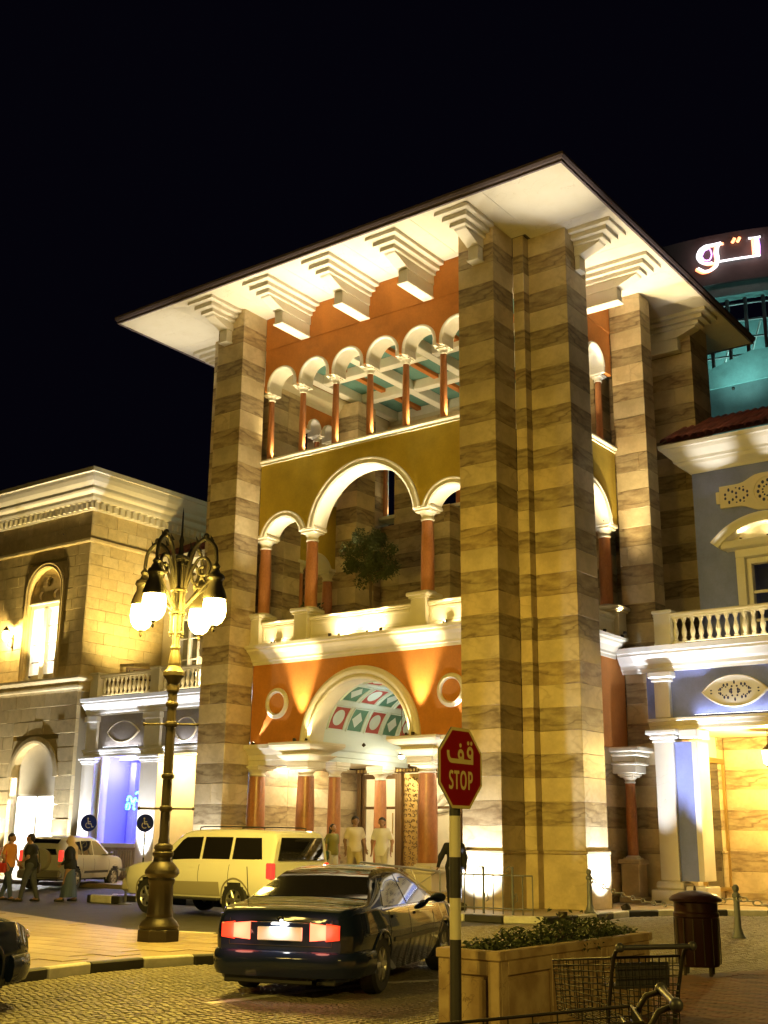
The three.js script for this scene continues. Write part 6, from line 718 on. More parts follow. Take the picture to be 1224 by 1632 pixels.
// ---------- cobbled road, lane line, red paving ----------
{
  const road = [[2.64, 20], [2.58, 15.6], [2.4, 14.1], [2.44, 13.2], [2.65, 12.5], [2.94, 11.9], [2.9, 11.0], [2.4, 10.2], [1.5, 9.6], [0.6, 6.5], [1.6, 2.6], [2.35, 1.6], [2.42, -1.8], [3.2, -3.35], [4.7, -4.55], [9.9, -4.7], [9.6, 6.6], [8.95, 7.4], [8.0, 9.4], [8.6, 12.4], [8.4, 20]];
  const rm = struct('cobbled_road', flatPoly(road, 0.006, 0.02), M.cobbleBed); const inside = (x, z) => { let c = false; for (let i = 0, j = road.length - 1; i < road.length; j = i++) { const [a, b] = road[i], [e, f] = road[j]; if ((b > z) !== (f > z) && x < (e - a) * (z - b) / (f - b) + a) c = !c; } return c; };
  const base = [0, 1].map(k => boxUV(chamferBox(0.088, 0.03, 0.082, 0.014), k * 0.5, k * 0.3)), list = [], R = 0.36, half = 0.27;
  for (let col = 0; col < 17; col++) for (let k = 0; k < 276; k++) for (let j = -3; j <= 2; j++) { const u = (j + 0.5) * 0.09, cx = 0.7 + col * 0.54, x = cx + u, z = -4.9 + k * 0.092 - Math.sqrt(R * R - u * u) + R + (col % 2) * 0.046; if (!inside(x, z)) continue; list.push([x, z, -Math.asin(u / R)]); }
  const cam = camera.position, sz = list.map(p => [p, 1 / Math.hypot(p[0] - cam.x, p[1] - cam.z)]); // nearest ones in view
  camera.updateMatrixWorld(); camera.updateProjectionMatrix(); const inview = p => { const v = V3(p[0], 0, p[1]).project(camera); return Math.abs(v.x) < 0.99 && Math.abs(v.y) < 0.99 && v.z < 1; };
  sz.sort((a, b) => b[1] - a[1]); let n = 0; const rest = []; for (const [p] of sz) { if (n < 280 && inview(p)) { const m = mesh('cobble', base[n % 2], n % 3 ? M.cobble : M.cobble2, rm); m.position.set(p[0], 0.012 + rr(-0.003, 0.004), p[1]); m.rotation.set(rr(-0.05, 0.05), p[2], rr(-0.05, 0.05)); n++; } else rest.push(p); }
  const im = new THREE.InstancedMesh(base[0], M.cobble, rest.length), o = new THREE.Object3D(), c = new THREE.Color(); rest.forEach((p, i) => { o.position.set(p[0], 0.012 + rr(-0.003, 0.004), p[1]); o.rotation.set(rr(-0.05, 0.05), p[2], rr(-0.05, 0.05)); o.updateMatrix(); im.setMatrixAt(i, o.matrix); const st = 0.72 + 0.55 * n1(p[0] / 9 + 0.3, p[1] / 9), k = rr(0.85, 1.1) * st; im.setColorAt(i, c.setRGB(k, k, k * rr(0.92, 1.02))); }); im.name = 'cobbles'; im.userData.kind = 'stuff'; im.castShadow = im.receiveShadow = true; rm.add(im);
  const ln = (pts, w, nm) => { const P = pts.map(p => V3(p[0], 0, p[1])), L = [], Rr = []; P.forEach((p, i) => { const d = V3().subVectors(P[Math.min(P.length - 1, i + 1)], P[Math.max(0, i - 1)]).normalize(), s = V3(-d.z, 0, d.x).multiplyScalar(w / 2); L.push(p.clone().add(s)); Rr.push(p.clone().sub(s)); }); return flatPoly([...L, ...Rr.reverse()].map(v => [v.x, v.z]), 0.0315, 0.008); };
  mesh('lane_line', ln([[5.5, 15.15], [5.62, 13.6], [5.75, 12.5], [6.15, 11.7], [6.5, 11.0]], 0.13), M.linePaint, rm); mesh('lane_line', ln([[5.0, 10.6], [5.5, 8.2]], 0.12), M.linePaint, rm);
  struct('brick_pavement', flatPoly([[8.05, 9.5], [8.9, 7.5], [12, 5.5], [20, 8], [20, 24], [8.45, 24], [8.63, 12.4]], 0.03, 0.05), M.redPave);
  { const bp = scene.children.find(q => q.name === 'brick_pavement'), g = boxUV(chamferBox(0.196, 0.03, 0.096, 0.006)), L = []; for (let i = 0; i < 34; i++) for (let j = 0; j < 150; j++) { const x = 8.7 + i * 0.2 + (j % 2) * 0.1, z = 5.8 + j * 0.1; if (x < 8.75 + Math.max(0, (9.3 - z) * -0.06) || z < 9.5 && x < 8.2 + (9.5 - z) * 0.55 || z < 13.8 - (x - 5.2) * 1.0 && z < 7.4 && x > 9) continue; if (x < 9.45 && z > 12.5 && z < 15.75) continue; L.push([x, z]); } const b = new THREE.InstancedMesh(g, std([0.12, 0.055, 0.035], { map: T.stone, roughness: 0.75 }), L.length); L.forEach((q, i) => { o.position.set(q[0], 0.02 + rr(-0.002, 0.003), q[1]); o.rotation.set(rr(-0.012, 0.012), 0, rr(-0.012, 0.012)); o.updateMatrix(); b.setMatrixAt(i, o.matrix); const k = rr(0.6, 1.2); b.setColorAt(i, c.setRGB(k, k * rr(0.85, 1.05), k * rr(0.85, 1.05))); }); b.name = 'pavers'; b.userData.kind = 'stuff'; b.castShadow = b.receiveShadow = true; bp.add(b); }
}
// ---------- cars ----------
function lerpTab(t) { return x => { if (x <= t[0][0]) return t[0][1]; for (let i = 0; i < t.length - 1; i++) if (x <= t[i + 1][0]) { const [a, b] = t[i], [c, d] = t[i + 1], u = (x - a) / (c - a); const p = t[i - 1], q = t[i + 2]; const m0 = p ? (d - p[1]) / (c - p[0]) : (d - b) / (c - a), m1 = q ? (q[1] - b) / (q[0] - a) : (d - b) / (c - a), h = c - a, lim = (d - b) / h; const k0 = m0 * lim <= 0 ? 0 : Math.sign(lim) * Math.min(Math.abs(m0), 2.5 * Math.abs(lim)), k1 = m1 * lim <= 0 ? 0 : Math.sign(lim) * Math.min(Math.abs(m1), 2.5 * Math.abs(lim)); return (2 * u ** 3 - 3 * u * u + 1) * b + (u ** 3 - 2 * u * u + u) * h * k0 + (-2 * u ** 3 + 3 * u * u) * d + (u ** 3 - u * u) * h * k1; } return t[t.length - 1][1]; }; }
// spec: L, W, belt(x), top(x), bot, roofHW; rear at x=0, front at x=L; returns a Group whose +x is forward
function makeCar(spec, name, label, group) {
  const t = thing(name, label, 'car', [0, 0, 0], 0, group), { L, W, paint } = spec, top = lerpTab(spec.top), belt = lerpTab(spec.belt), bot = spec.bot, plan = lerpTab(spec.plan);
  const zAt = (x, y) => { const w = W / 2 * plan(x), b = Math.min(belt(x), top(x)), tp = top(x); if (y <= b) { const u = (y - bot) / (b - bot); return w * (0.9 + 0.1 * Math.sin(Math.min(1, Math.max(0, u) / 0.62) * Math.PI / 2) - 0.05 * Math.max(0, (u - 0.62) / 0.38) ** 1.5); } const rw = spec.roofHW * plan(x), rc = Math.min(0.13, (tp - b) * 0.45), u = Math.min(1, (y - b) / Math.max(0.01, spec.roofY - b)), base = w * 0.94 + (rw - w * 0.94) * u; if (y > tp - rc) { const q = Math.min(1, (y - (tp - rc)) / rc); return Math.max(0, base - rc * 0.9 * (1 - Math.sqrt(Math.max(0, 1 - q * q)))); } return base; };
  const section = x => { const b = Math.min(belt(x), top(x)), tp = top(x), pts = []; for (let i = 0; i <= 9; i++) { const y = bot + (b - bot) * i / 9; pts.push([y, zAt(x, y)]); } const gh = tp - b; if (gh > 0.04) { const rc = Math.min(0.13, gh * 0.45); for (let i = 1; i <= 5; i++) { const y = b + (gh - rc) * i / 5; pts.push([y, zAt(x, y)]); } for (let i = 1; i <= 5; i++) { const q = Math.sin(i / 5 * Math.PI / 2), y = tp - rc + rc * q; pts.push([y, zAt(x, y)]); } } else { for (let i = 1; i <= 10; i++) { const z = pts[9][1], q = i / 10 * 0.08; pts.push([b + gh * i / 10, z * (1 - q * 0.5)]); } } const e = pts[pts.length - 1]; for (let i = 1; i <= 5; i++) pts.push([tp + 0.018 * Math.sin(i / 5 * Math.PI / 2), e[1] * (1 - i / 5)]); return pts; };
  const xs = []; const N = 76; for (let i = 0; i <= N; i++) { const u = i / N; xs.push(L * (u - 0.115 * Math.sin(2 * Math.PI * u))); }
  const P = [], idx = [], half = section(L / 2).length, K = half * 2 - 1; xs.forEach(x => { const s = section(x); for (let i = 0; i < half; i++) P.push(x, s[i][0], s[i][1]); for (let i = half - 2; i >= 0; i--) P.push(x, s[i][0], -s[i][1]); });
  const wheels = spec.wheels, ra = spec.wr * 1.16, inArch = (x, y) => wheels.some(w => (x - w) ** 2 + (y - spec.wr) ** 2 < ra * ra && y < spec.wr + ra);
  for (let i = 0; i < N; i++) for (let j = 0; j < K - 1; j++) { const a = i * K + j, b = a + K, vs = [a, b, a + 1, b + 1]; if (vs.every(v => inArch(P[v * 3], P[v * 3 + 1]) && Math.abs(P[v * 3 + 2]) > W * 0.3)) continue; idx.push(a, a + 1, b, b, a + 1, b + 1); }
  const c0 = P.length / 3; for (const [si, sgn] of [[0, 1], [N, -1]]) { const st = P.length / 3; let my = 0; for (let j = 0; j < K; j++) { P.push(P[(si * K + j) * 3], P[(si * K + j) * 3 + 1], P[(si * K + j) * 3 + 2]); } P.push(xs[si], (bot + top(xs[si])) / 2, 0); const c = P.length / 3 - 1; for (let j = 0; j < K; j++) { const k = (j + 1) % K; sgn > 0 ? idx.push(c, st + k, st + j) : idx.push(c, st + j, st + k); } }
  let g = new THREE.BufferGeometry(); g.setAttribute('position', new THREE.Float32BufferAttribute(P, 3)); g.setIndex(idx); g = crease(g, 32); const body = mesh('body', g, paint, t);
  const side = (name, poly, mat, eps = 0.004, parent = t, dens = 0.12) => { const pp = []; poly.forEach((p, i) => { const q = poly[(i + 1) % poly.length], n = Math.max(1, Math.ceil(Math.hypot(q[0] - p[0], q[1] - p[1]) / dens)); for (let k = 0; k < n; k++) pp.push(new THREE.Vector2(p[0] + (q[0] - p[0]) * k / n, p[1] + (q[1] - p[1]) * k / n)); }); const cx = pp.reduce((s, v) => s + v.x, 0) / pp.length, cy = pp.reduce((s, v) => s + v.y, 0) / pp.length, tri = []; const rings = [1, 0.66, 0.33]; for (const s of [1, -1]) { const V = (v, k) => { const x = cx + (v.x - cx) * k, y = cy + (v.y - cy) * k; return V3(x, y, s * (zAt(x, y) + eps)); }, Q = []; for (let i = 0; i < pp.length; i++) { const a = pp[i], b = pp[(i + 1) % pp.length]; for (let r = 0; r < 3; r++) { const k0 = rings[r], k1 = rings[r + 1] ?? 0; const q = [V(a, k0), V(b, k0), V(b, k1), V(a, k1)]; if (s < 0) q.reverse(); Q.push([q[0], q[1], q[2]], [q[0], q[2], q[3]]); } } const gg = polyGeo(Q.filter(q => V3().crossVectors(V3().subVectors(q[1], q[0]), V3().subVectors(q[2], q[0])).length() > 1e-9)); const P2 = gg.attributes.position, N2 = gg.attributes.normal; for (let i = 0; i < P2.count; i++) { const x = P2.getX(i), y = P2.getY(i), d = 0.01, n = V3(-(zAt(x + d, y) - zAt(x - d, y)) / (2 * d), -(zAt(x, y + d) - zAt(x, y - d)) / (2 * d), 1).normalize(); n.z *= s; const gn = V3(N2.getX(i), N2.getY(i), N2.getZ(i)); if (gn.dot(n) < 0) n.negate(); N2.setXYZ(i, n.x, n.y, n.z); } mesh(name, gg, mat, parent); } };
  const strip = (name, x0, x1, hw, mat, eps = 0.006, n = 8) => { const Q = []; for (let i = 0; i < n; i++) { const a = x0 + (x1 - x0) * i / n, b = x0 + (x1 - x0) * (i + 1) / n, wa = hw(a), wb = hw(b); for (let k = 0; k < 6; k++) { const u = -1 + k / 3, v = -1 + (k + 1) / 3, Y = (x, s) => top(x) + 0.018 * (1 - s * s) + eps; Q.push([V3(a, Y(a, u * 0.9), wa * u), V3(a, Y(a, v * 0.9), wa * v), V3(b, Y(b, v * 0.9), wb * v), V3(b, Y(b, u * 0.9), wb * u)]); } } mesh(name, crease(polyGeo(Q), 40), mat, t); };
  for (const q of spec.sideWindows) side('side_window', q, M.glassDark, 0.005); for (const q of spec.trim || []) side(q[0], q[1], q[2], q[3] ?? 0.006);
  spec.screens.forEach(([n, a, b, k]) => strip(n, a, b, x => Math.max(0.1, zAt(x, top(x) - 0.04) - k), M.glassDark)); for (const [x, y0, y1] of spec.doorLines) side('door_gap', [[x, y0], [x + 0.014, y0], [x + 0.014, y1], [x, y1]], M.black, 0.003); for (const [x, y] of spec.handles) side('door_handle', [[x, y], [x + 0.17, y], [x + 0.17, y + 0.035], [x, y + 0.035]], spec.handleMat || paint, 0.02);
  // wheels
  const R = spec.wr, ty = latheC([[R * 0.6, -0.1], [R * 0.9, -0.105], [R, -0.07], [R, 0.07], [R * 0.9, 0.105], [R * 0.6, 0.1]], 32, 30).rotateX(Math.PI / 2), rimL = []; rimL.push(latheC([[R * 0.6, 0.098], [R * 0.62, 0.08], [R * 0.58, 0.06], [R * 0.2, 0.075], [0, 0.08]], 28, 30).rotateX(Math.PI / 2)); for (let k = 0; k < 6; k++) { const a = k / 6 * 6.283; rimL.push(cbx(R * 0.12, R * 0.58, -0.028, 0.028, 0.07, 0.095, 0.008).rotateZ(a)); } rimL.push(latheC([[R * 0.14, 0.09], [R * 0.12, 0.105], [0, 0.108]], 16).rotateX(Math.PI / 2)); const rim = merge(rimL), hole = merge(Array.from({ length: 6 }, (_, k) => { const a = (k + 0.5) / 6 * 6.283; return new THREE.CircleGeometry(R * 0.1, 10).translate(R * 0.42 * Math.cos(a), R * 0.42 * Math.sin(a), 0.079); }));
  for (const x of wheels) for (const s of [1, -1]) { const w = grp('wheel', t); w.position.set(x, R, s * (W / 2 * plan(x) - 0.115)); if (s < 0) w.rotation.y = Math.PI; mesh('tyre', ty, M.rubber, w); mesh('rim', rim, M.steel, w); mesh('rim_holes', hole, M.black, w); const ar = new THREE.TorusGeometry(ra, 0.022, 8, 36, Math.PI * 1.12).rotateZ(-Math.PI * 0.06).translate(0, R, 0), p = ar.attributes.position; for (let i = 0; i < p.count; i++) p.setXYZ(i, p.getX(i) + x, p.getY(i), s * (zAt(x, Math.min(p.getY(i), belt(x))) - 0.004) + p.getZ(i) * 0.7); ar.computeVertexNormals(); mesh('wheel_arch', ar, spec.archMat || paint, t); }
  mesh('underbody', merge([bx(0.25, L - 0.25, bot - 0.06, bot + 0.2, -W * 0.3, W * 0.3), ...wheels.map(x => bx(x - ra, x + ra, bot - 0.02, R + ra * 0.9, -W * 0.31, W * 0.31))]), M.black, t);
  const add = (n, g2, m, p) => mesh(n, g2, m, p || t); spec.extra({ t, add, zAt, top, side }); return t;
}
const carPaint = (c, m = 0.2, o = {}) => new THREE.MeshPhysicalMaterial({ color: new THREE.Color().setRGB(...c), roughness: 0.6, metalness: m, specularIntensity: 0.15, clearcoat: 1, clearcoatRoughness: 0.03, ...o });
const chrome = std([0.7, 0.7, 0.7], { metalness: 1, roughness: 0.12 }), redLamp = emis([1, 0.05, 0.03], 1.2, [0.5, 0.02, 0.02]), brake = emis([1, 0.13, 0.06], 4.5, [0.6, 0.05, 0.04]), plateW = std([0.85, 0.85, 0.82], { roughness: 0.4 });
const mirror = (x, y, z) => merge([-1, 1].map(s => merge([new THREE.SphereGeometry(0.1, 12, 8).scale(0.65, 0.62, 1.05).translate(x, y, s * z), rod([x, y - 0.03, s * (z - 0.14)], [x, y - 0.01, s * z], 0.025, 6)])));
const paint2 = carPaint([0.008, 0.016, 0.046], 0, { roughness: 0.7 });
const sedanSpec = lit => ({
  L: 4.6, W: 1.76, bot: 0.2, wr: 0.31, wheels: [0.95, 3.6], roofHW: 0.57, roofY: 1.345, paint: carPaint([0.008, 0.016, 0.046], 0, { roughness: 0.7 }), handleMat: undefined,
  top: [[0, 0.83], [0.03, 0.89], [0.16, 0.935], [0.66, 0.965], [0.95, 1.07], [1.3, 1.24], [1.6, 1.315], [2.0, 1.345], [2.4, 1.33], [2.7, 1.26], [3.1, 1.05], [3.3, 0.955], [3.8, 0.89], [4.3, 0.77], [4.5, 0.67], [4.6, 0.54]], belt: [[0, 0.83], [0.16, 0.86], [0.6, 0.89], [2.5, 0.87], [3.3, 0.86], [4.6, 0.78]], plan: [[0, 0.8], [0.05, 0.87], [0.16, 0.935], [0.5, 0.985], [1.5, 1], [3.3, 1], [4.1, 0.95], [4.45, 0.84], [4.6, 0.7]],
  sideWindows: [[[1.1, 0.925], [1.98, 0.915], [1.98, 1.25], [1.6, 1.235], [1.36, 1.165]], [[2.04, 0.915], [3.0, 0.915], [2.66, 1.17], [2.4, 1.25], [2.04, 1.258]]], screens: [['rear_window', 0.8, 1.42, 0.06], ['windscreen', 2.62, 3.2, 0.06]], doorLines: [[1.22, 0.34, 0.87], [2.0, 0.3, 0.87], [3.02, 0.3, 0.87]], handles: [[1.3, 0.79], [2.2, 0.79]],
  trim: [['side_moulding', [[1.35, 0.52], [3.2, 0.52], [3.2, 0.57], [1.35, 0.57]], M.plastic, 0.012], ['chrome_strip', [[1.02, 0.89], [3.1, 0.885], [3.1, 0.9], [1.02, 0.905]], chrome, 0.008]],
  extra({ t, add }) {
    const bp = (path) => { const full = [...path, ...path.slice(0, -1).reverse().map(q => [q[0], -q[1]])], P = new THREE.CatmullRomCurve3(full.map(q => V3(q[0], 0, q[1]))), n = 40; return carry([[-0.03, 0.25], [0.03, 0.24], [0.055, 0.3], [0.065, 0.4], [0.05, 0.47], [0.02, 0.5], [-0.03, 0.5]], n, (i, q) => { const c = P.getPoint(i / n), d = P.getTangent(i / n), o = V3(d.z, 0, -d.x); if (o.x * (c.x - 2.3) + o.z * c.z < 0) o.negate(); return c.addScaledVector(o, q[0]).setY(q[1]); }); }; add('rear_bumper', crease(bp([[0.62, 0.85], [0.35, 0.84], [0.1, 0.76], [-0.015, 0.6], [-0.05, 0.3], [-0.055, 0]]), 50), paint2); add('front_bumper', crease(bp([[4.05, 0.83], [4.3, 0.78], [4.5, 0.66], [4.62, 0.4], [4.66, 0]]), 50), paint2);
    for (const s of [-1, 1]) { const tl = (a, b) => { const L = extr(shape([[a, 0.62], [b, 0.635], [b, 0.755], [a, 0.77]]), 0.12, 0.016).rotateY(-Math.PI / 2).translate(0.1, 0, 0); return boxUV(crease(s > 0 ? L : L.scale(1, 1, 1), 30)); }; add('tail_light', s > 0 ? tl(0.37, 0.53) : tl(-0.37, -0.53), lit ? brake : redLamp); add('indicator_lens', s > 0 ? tl(0.555, 0.675) : tl(-0.555, -0.675), lit ? emis([1, 0.06, 0.02], 1.2, [0.5, 0.03, 0.02]) : redLamp); const h = add('headlight', new THREE.SphereGeometry(0.16, 16, 10).scale(0.7, 0.5, 1.2).translate(4.44, 0.66, s * 0.55), new THREE.MeshPhysicalMaterial({ color: 0xdddddd, roughness: 0.1, metalness: 0.5, clearcoat: 1 })); if (lit) { const l = point(t, [-0.12, 0.69, s * 0.5], [1, 0.3, 0.2], 0.5, "tail_light_glow", 6); } }
    add('number_plate', cbx(-0.025, 0.01, 0.6, 0.74, -0.26, 0.26, 0.006), plateW); add('boot_gap', merge([cbx(-0.006, 0.004, 0.545, 0.552, -0.6, 0.6, 0.001), cbx(-0.006, 0.004, 0.552, 0.82, -0.605, -0.598, 0.001), cbx(-0.006, 0.004, 0.552, 0.82, 0.598, 0.605, 0.001)]), M.black); add('plate_lamp', cbx(-0.03, 0.02, 0.762, 0.778, -0.1, 0.1, 0.004), lit ? emis([1, 1, 0.95], 4) : M.plastic); if (lit) spot(t, [-0.09, 0.78, 0], [0.0, 0.64, 0], [1, 1, 0.95], 0.25, 75, 0.5, 'plate_light', 2); add('boot_trim', cbx(-0.014, 0.02, 0.785, 0.798, -0.36, 0.36, 0.004), chrome); add('boot_badge', latheC([[0, 0.02], [0.035, 0.015], [0.04, 0]], 16).rotateZ(Math.PI / 2).translate(0, 0.815, 0), chrome);
    add('door_mirror', mirror(3.0, 0.95, 0.94), carPaint([0.006, 0.011, 0.024], 0, { roughness: 0.7 })); add('exhaust', new THREE.CylinderGeometry(0.03, 0.03, 0.2, 10, 1, true).rotateZ(Math.PI / 2).translate(0.0, 0.2, 0.45), chrome); add('rear_valance', cbx(0.0, 0.3, 0.16, 0.24, -0.65, 0.65), M.black); add('aerial', rod([0.5, 0.94, -0.62], [0.42, 1.35, -0.62], 0.005, 5), M.black);
  }
});
const sed = makeCar(sedanSpec(true), 'dark_sedan', 'dark blue four door saloon with glowing brake lights on the cobbled road'); { const h = [-0.314, -0.949]; sed.rotation.y = Math.atan2(0.949, -0.314); sed.position.set(5.57 - h[0] * 0.95, 0.03, 13.57 - h[1] * 0.95); }
const sed2 = makeCar(sedanSpec(false), 'dark_sedan', 'dark saloon cut by the picture edge driving past the island kerb'); { const hx = -0.25, hz = -0.968; sed2.rotation.y = Math.atan2(0.968, -0.25); const f = [3.3, 16.42]; sed2.position.set(f[0] - hx * 4.6, 0.03, f[1] - hz * 4.6); }
// white off-roader
const suv = makeCar({
  L: 4.9, W: 1.94, bot: 0.42, wr: 0.39, wheels: [1.08, 3.93], roofHW: 0.77, roofY: 1.86, paint: carPaint([0.88, 0.88, 0.86], 0.0), archMat: std([0.26, 0.24, 0.2], { roughness: 0.7 }),
  top: [[0, 1.7], [0.06, 1.8], [0.3, 1.85], [1.5, 1.88], [2.6, 1.86], [3.0, 1.78], [3.35, 1.5], [3.62, 1.24], [3.8, 1.17], [4.5, 1.08], [4.78, 0.98], [4.9, 0.78]], belt: [[0, 1.2], [3.6, 1.14], [4.9, 1.0]], plan: [[0, 0.93], [0.1, 0.97], [0.5, 1], [4.2, 1], [4.7, 0.94], [4.9, 0.84]],
  sideWindows: [[[0.3, 1.24], [1.22, 1.23], [1.22, 1.7], [0.42, 1.7]], [[1.3, 1.22], [2.18, 1.21], [2.18, 1.71], [1.3, 1.71]], [[2.26, 1.21], [3.38, 1.2], [2.92, 1.64], [2.8, 1.7], [2.26, 1.71]]], screens: [['windscreen', 2.98, 3.56, 0.08]], doorLines: [[1.26, 0.62, 1.2], [2.22, 0.5, 1.2], [3.42, 0.5, 1.18]], handles: [[1.4, 1.06], [2.36, 1.06]],
  trim: [['lower_cladding', [[1.55, 0.46], [3.45, 0.46], [3.45, 0.74], [1.55, 0.76]], std([0.38, 0.35, 0.28], { roughness: 0.7 }), 0.014]],
  extra({ add }) {
    add('rear_window', boxUV(crease(extr(shape([[-0.72, 1.24], [0.72, 1.24], [0.63, 1.7], [-0.63, 1.7]]), 0.012, 0.01).rotateY(-Math.PI / 2).translate(-0.004, 0, 0), 30)), M.glassDark); for (const s of [-1, 1]) { add('tail_light', cbx(-0.03, 0.14, 0.86, 1.18, s * 0.86 - 0.1, s * 0.86 + 0.04, 0.02), redLamp); add('headlight', cbx(4.72, 4.88, 0.82, 1.0, s * 0.68 - 0.18, s * 0.68 + 0.12, 0.03), new THREE.MeshPhysicalMaterial({ color: 0xdddddd, roughness: 0.1, metalness: 0.5, clearcoat: 1 })); add('roof_rail', tube([[0.5, 1.84, s * 0.66], [0.6, 1.92, s * 0.66], [2.4, 1.93, s * 0.66], [2.55, 1.85, s * 0.66]], 0.016, 24, 6), M.plastic); }
    add('rear_bumper', cbx(-0.14, 0.2, 0.48, 0.72, -0.92, 0.92, 0.04), std([0.42, 0.39, 0.31], { roughness: 0.7 })); add('front_bumper', cbx(4.7, 5.0, 0.46, 0.74, -0.86, 0.86, 0.05), std([0.42, 0.39, 0.31], { roughness: 0.7 })); add('number_plate', cbx(-0.03, 0, 0.86, 1.0, -0.26, 0.26, 0.006), plateW); add('door_mirror', mirror(3.4, 1.26, 1.05), M.plastic); for (const s of [-1, 1]) add('side_step', cbx(1.55, 3.45, 0.36, 0.41, s * 0.93 - 0.06, s * 0.93 + 0.06, 0.015), M.plastic); add('rear_wiper', rod([-0.02, 1.27, 0], [-0.03, 1.5, 0.25], 0.008, 5), M.black);
  }
}, 'white_offroader', 'large cream white off-road estate car with dark windows behind the street lamp'); suv.rotation.y = Math.PI - 0.04; suv.position.set(-2.5, 0, 5.25 - 0.9);
// silver compact off-roader parked nose to the shops
const comp = makeCar({
  L: 4.3, W: 1.8, bot: 0.34, wr: 0.35, wheels: [0.85, 3.4], roofHW: 0.66, roofY: 1.68, paint: carPaint([0.55, 0.54, 0.5], 0.3),
  top: [[0, 1.3], [0.08, 1.42], [0.35, 1.6], [0.8, 1.67], [1.6, 1.7], [2.2, 1.66], [2.55, 1.54], [3.0, 1.22], [3.2, 1.08], [3.8, 1.0], [4.15, 0.86], [4.3, 0.66]], belt: [[0, 1.06], [3.1, 1.0], [4.3, 0.9]], plan: [[0, 0.86], [0.15, 0.94], [0.5, 0.99], [3.6, 1], [4.1, 0.9], [4.3, 0.76]],
  sideWindows: [[[0.45, 1.12], [1.2, 1.09], [1.2, 1.52], [0.75, 1.5]], [[1.26, 1.09], [1.95, 1.07], [1.95, 1.54], [1.26, 1.53]], [[2.0, 1.07], [2.95, 1.06], [2.5, 1.42], [2.3, 1.52], [2.0, 1.54]]], screens: [['windscreen', 2.45, 3.08, 0.07], ['rear_window', 0.1, 0.36, 0.1]], doorLines: [[1.23, 0.55, 1.05], [1.98, 0.45, 1.04], [2.98, 0.45, 1.02]], handles: [[1.32, 0.96], [2.1, 0.95]], trim: [['side_moulding', [[1.35, 0.5], [2.95, 0.5], [2.95, 0.58], [1.35, 0.58]], M.plastic, 0.012]],
  extra({ add }) { add('rear_glass', boxUV(crease(extr(shape([[-0.6, 1.1], [0.6, 1.1], [0.54, 1.28], [-0.54, 1.28]]), 0.012, 0.006).rotateY(-Math.PI / 2).translate(-0.004, 0, 0), 30)), M.glassDark); for (const s of [-1, 1]) { add('tail_light', cbx(-0.02, 0.14, 0.88, 1.24, s * 0.72 - 0.07, s * 0.72 + 0.07, 0.03), redLamp); add('headlight', new THREE.SphereGeometry(0.15, 14, 10).scale(0.8, 0.6, 1.2).translate(4.1, 0.82, s * 0.56), chrome); } add('rear_bumper', cbx(-0.1, 0.2, 0.36, 0.62, -0.78, 0.78, 0.05), carPaint([0.26, 0.24, 0.2], 0.4)); add('number_plate', cbx(-0.02, 0, 0.74, 0.86, -0.26, 0.26, 0.006), plateW); add('door_mirror', mirror(2.9, 1.12, 0.98), carPaint([0.3, 0.28, 0.23], 0.5)); add('tailgate_wheel', latheC([[0, -0.12], [0.3, -0.1], [0.34, -0.05], [0.34, 0.05], [0.3, 0.1], [0, 0.1]], 24).rotateZ(Math.PI / 2).translate(-0.1, 0.95, 0.1), std([0.34, 0.32, 0.26], { roughness: 0.7 })); }
}, 'silver_offroader', 'silver compact off-road car parked nose to the shops behind the walking people'); { const h = [-0.36, -0.933]; comp.rotation.y = Math.atan2(0.933, -0.36); const rw = [-17.3, -1.55], axR = [-h[1], h[0]]; comp.position.set(rw[0] - h[0] * 0.85 - 0.8 * 0.933, 0, rw[1] - h[1] * 0.85 + 0.8 * 0.36); }
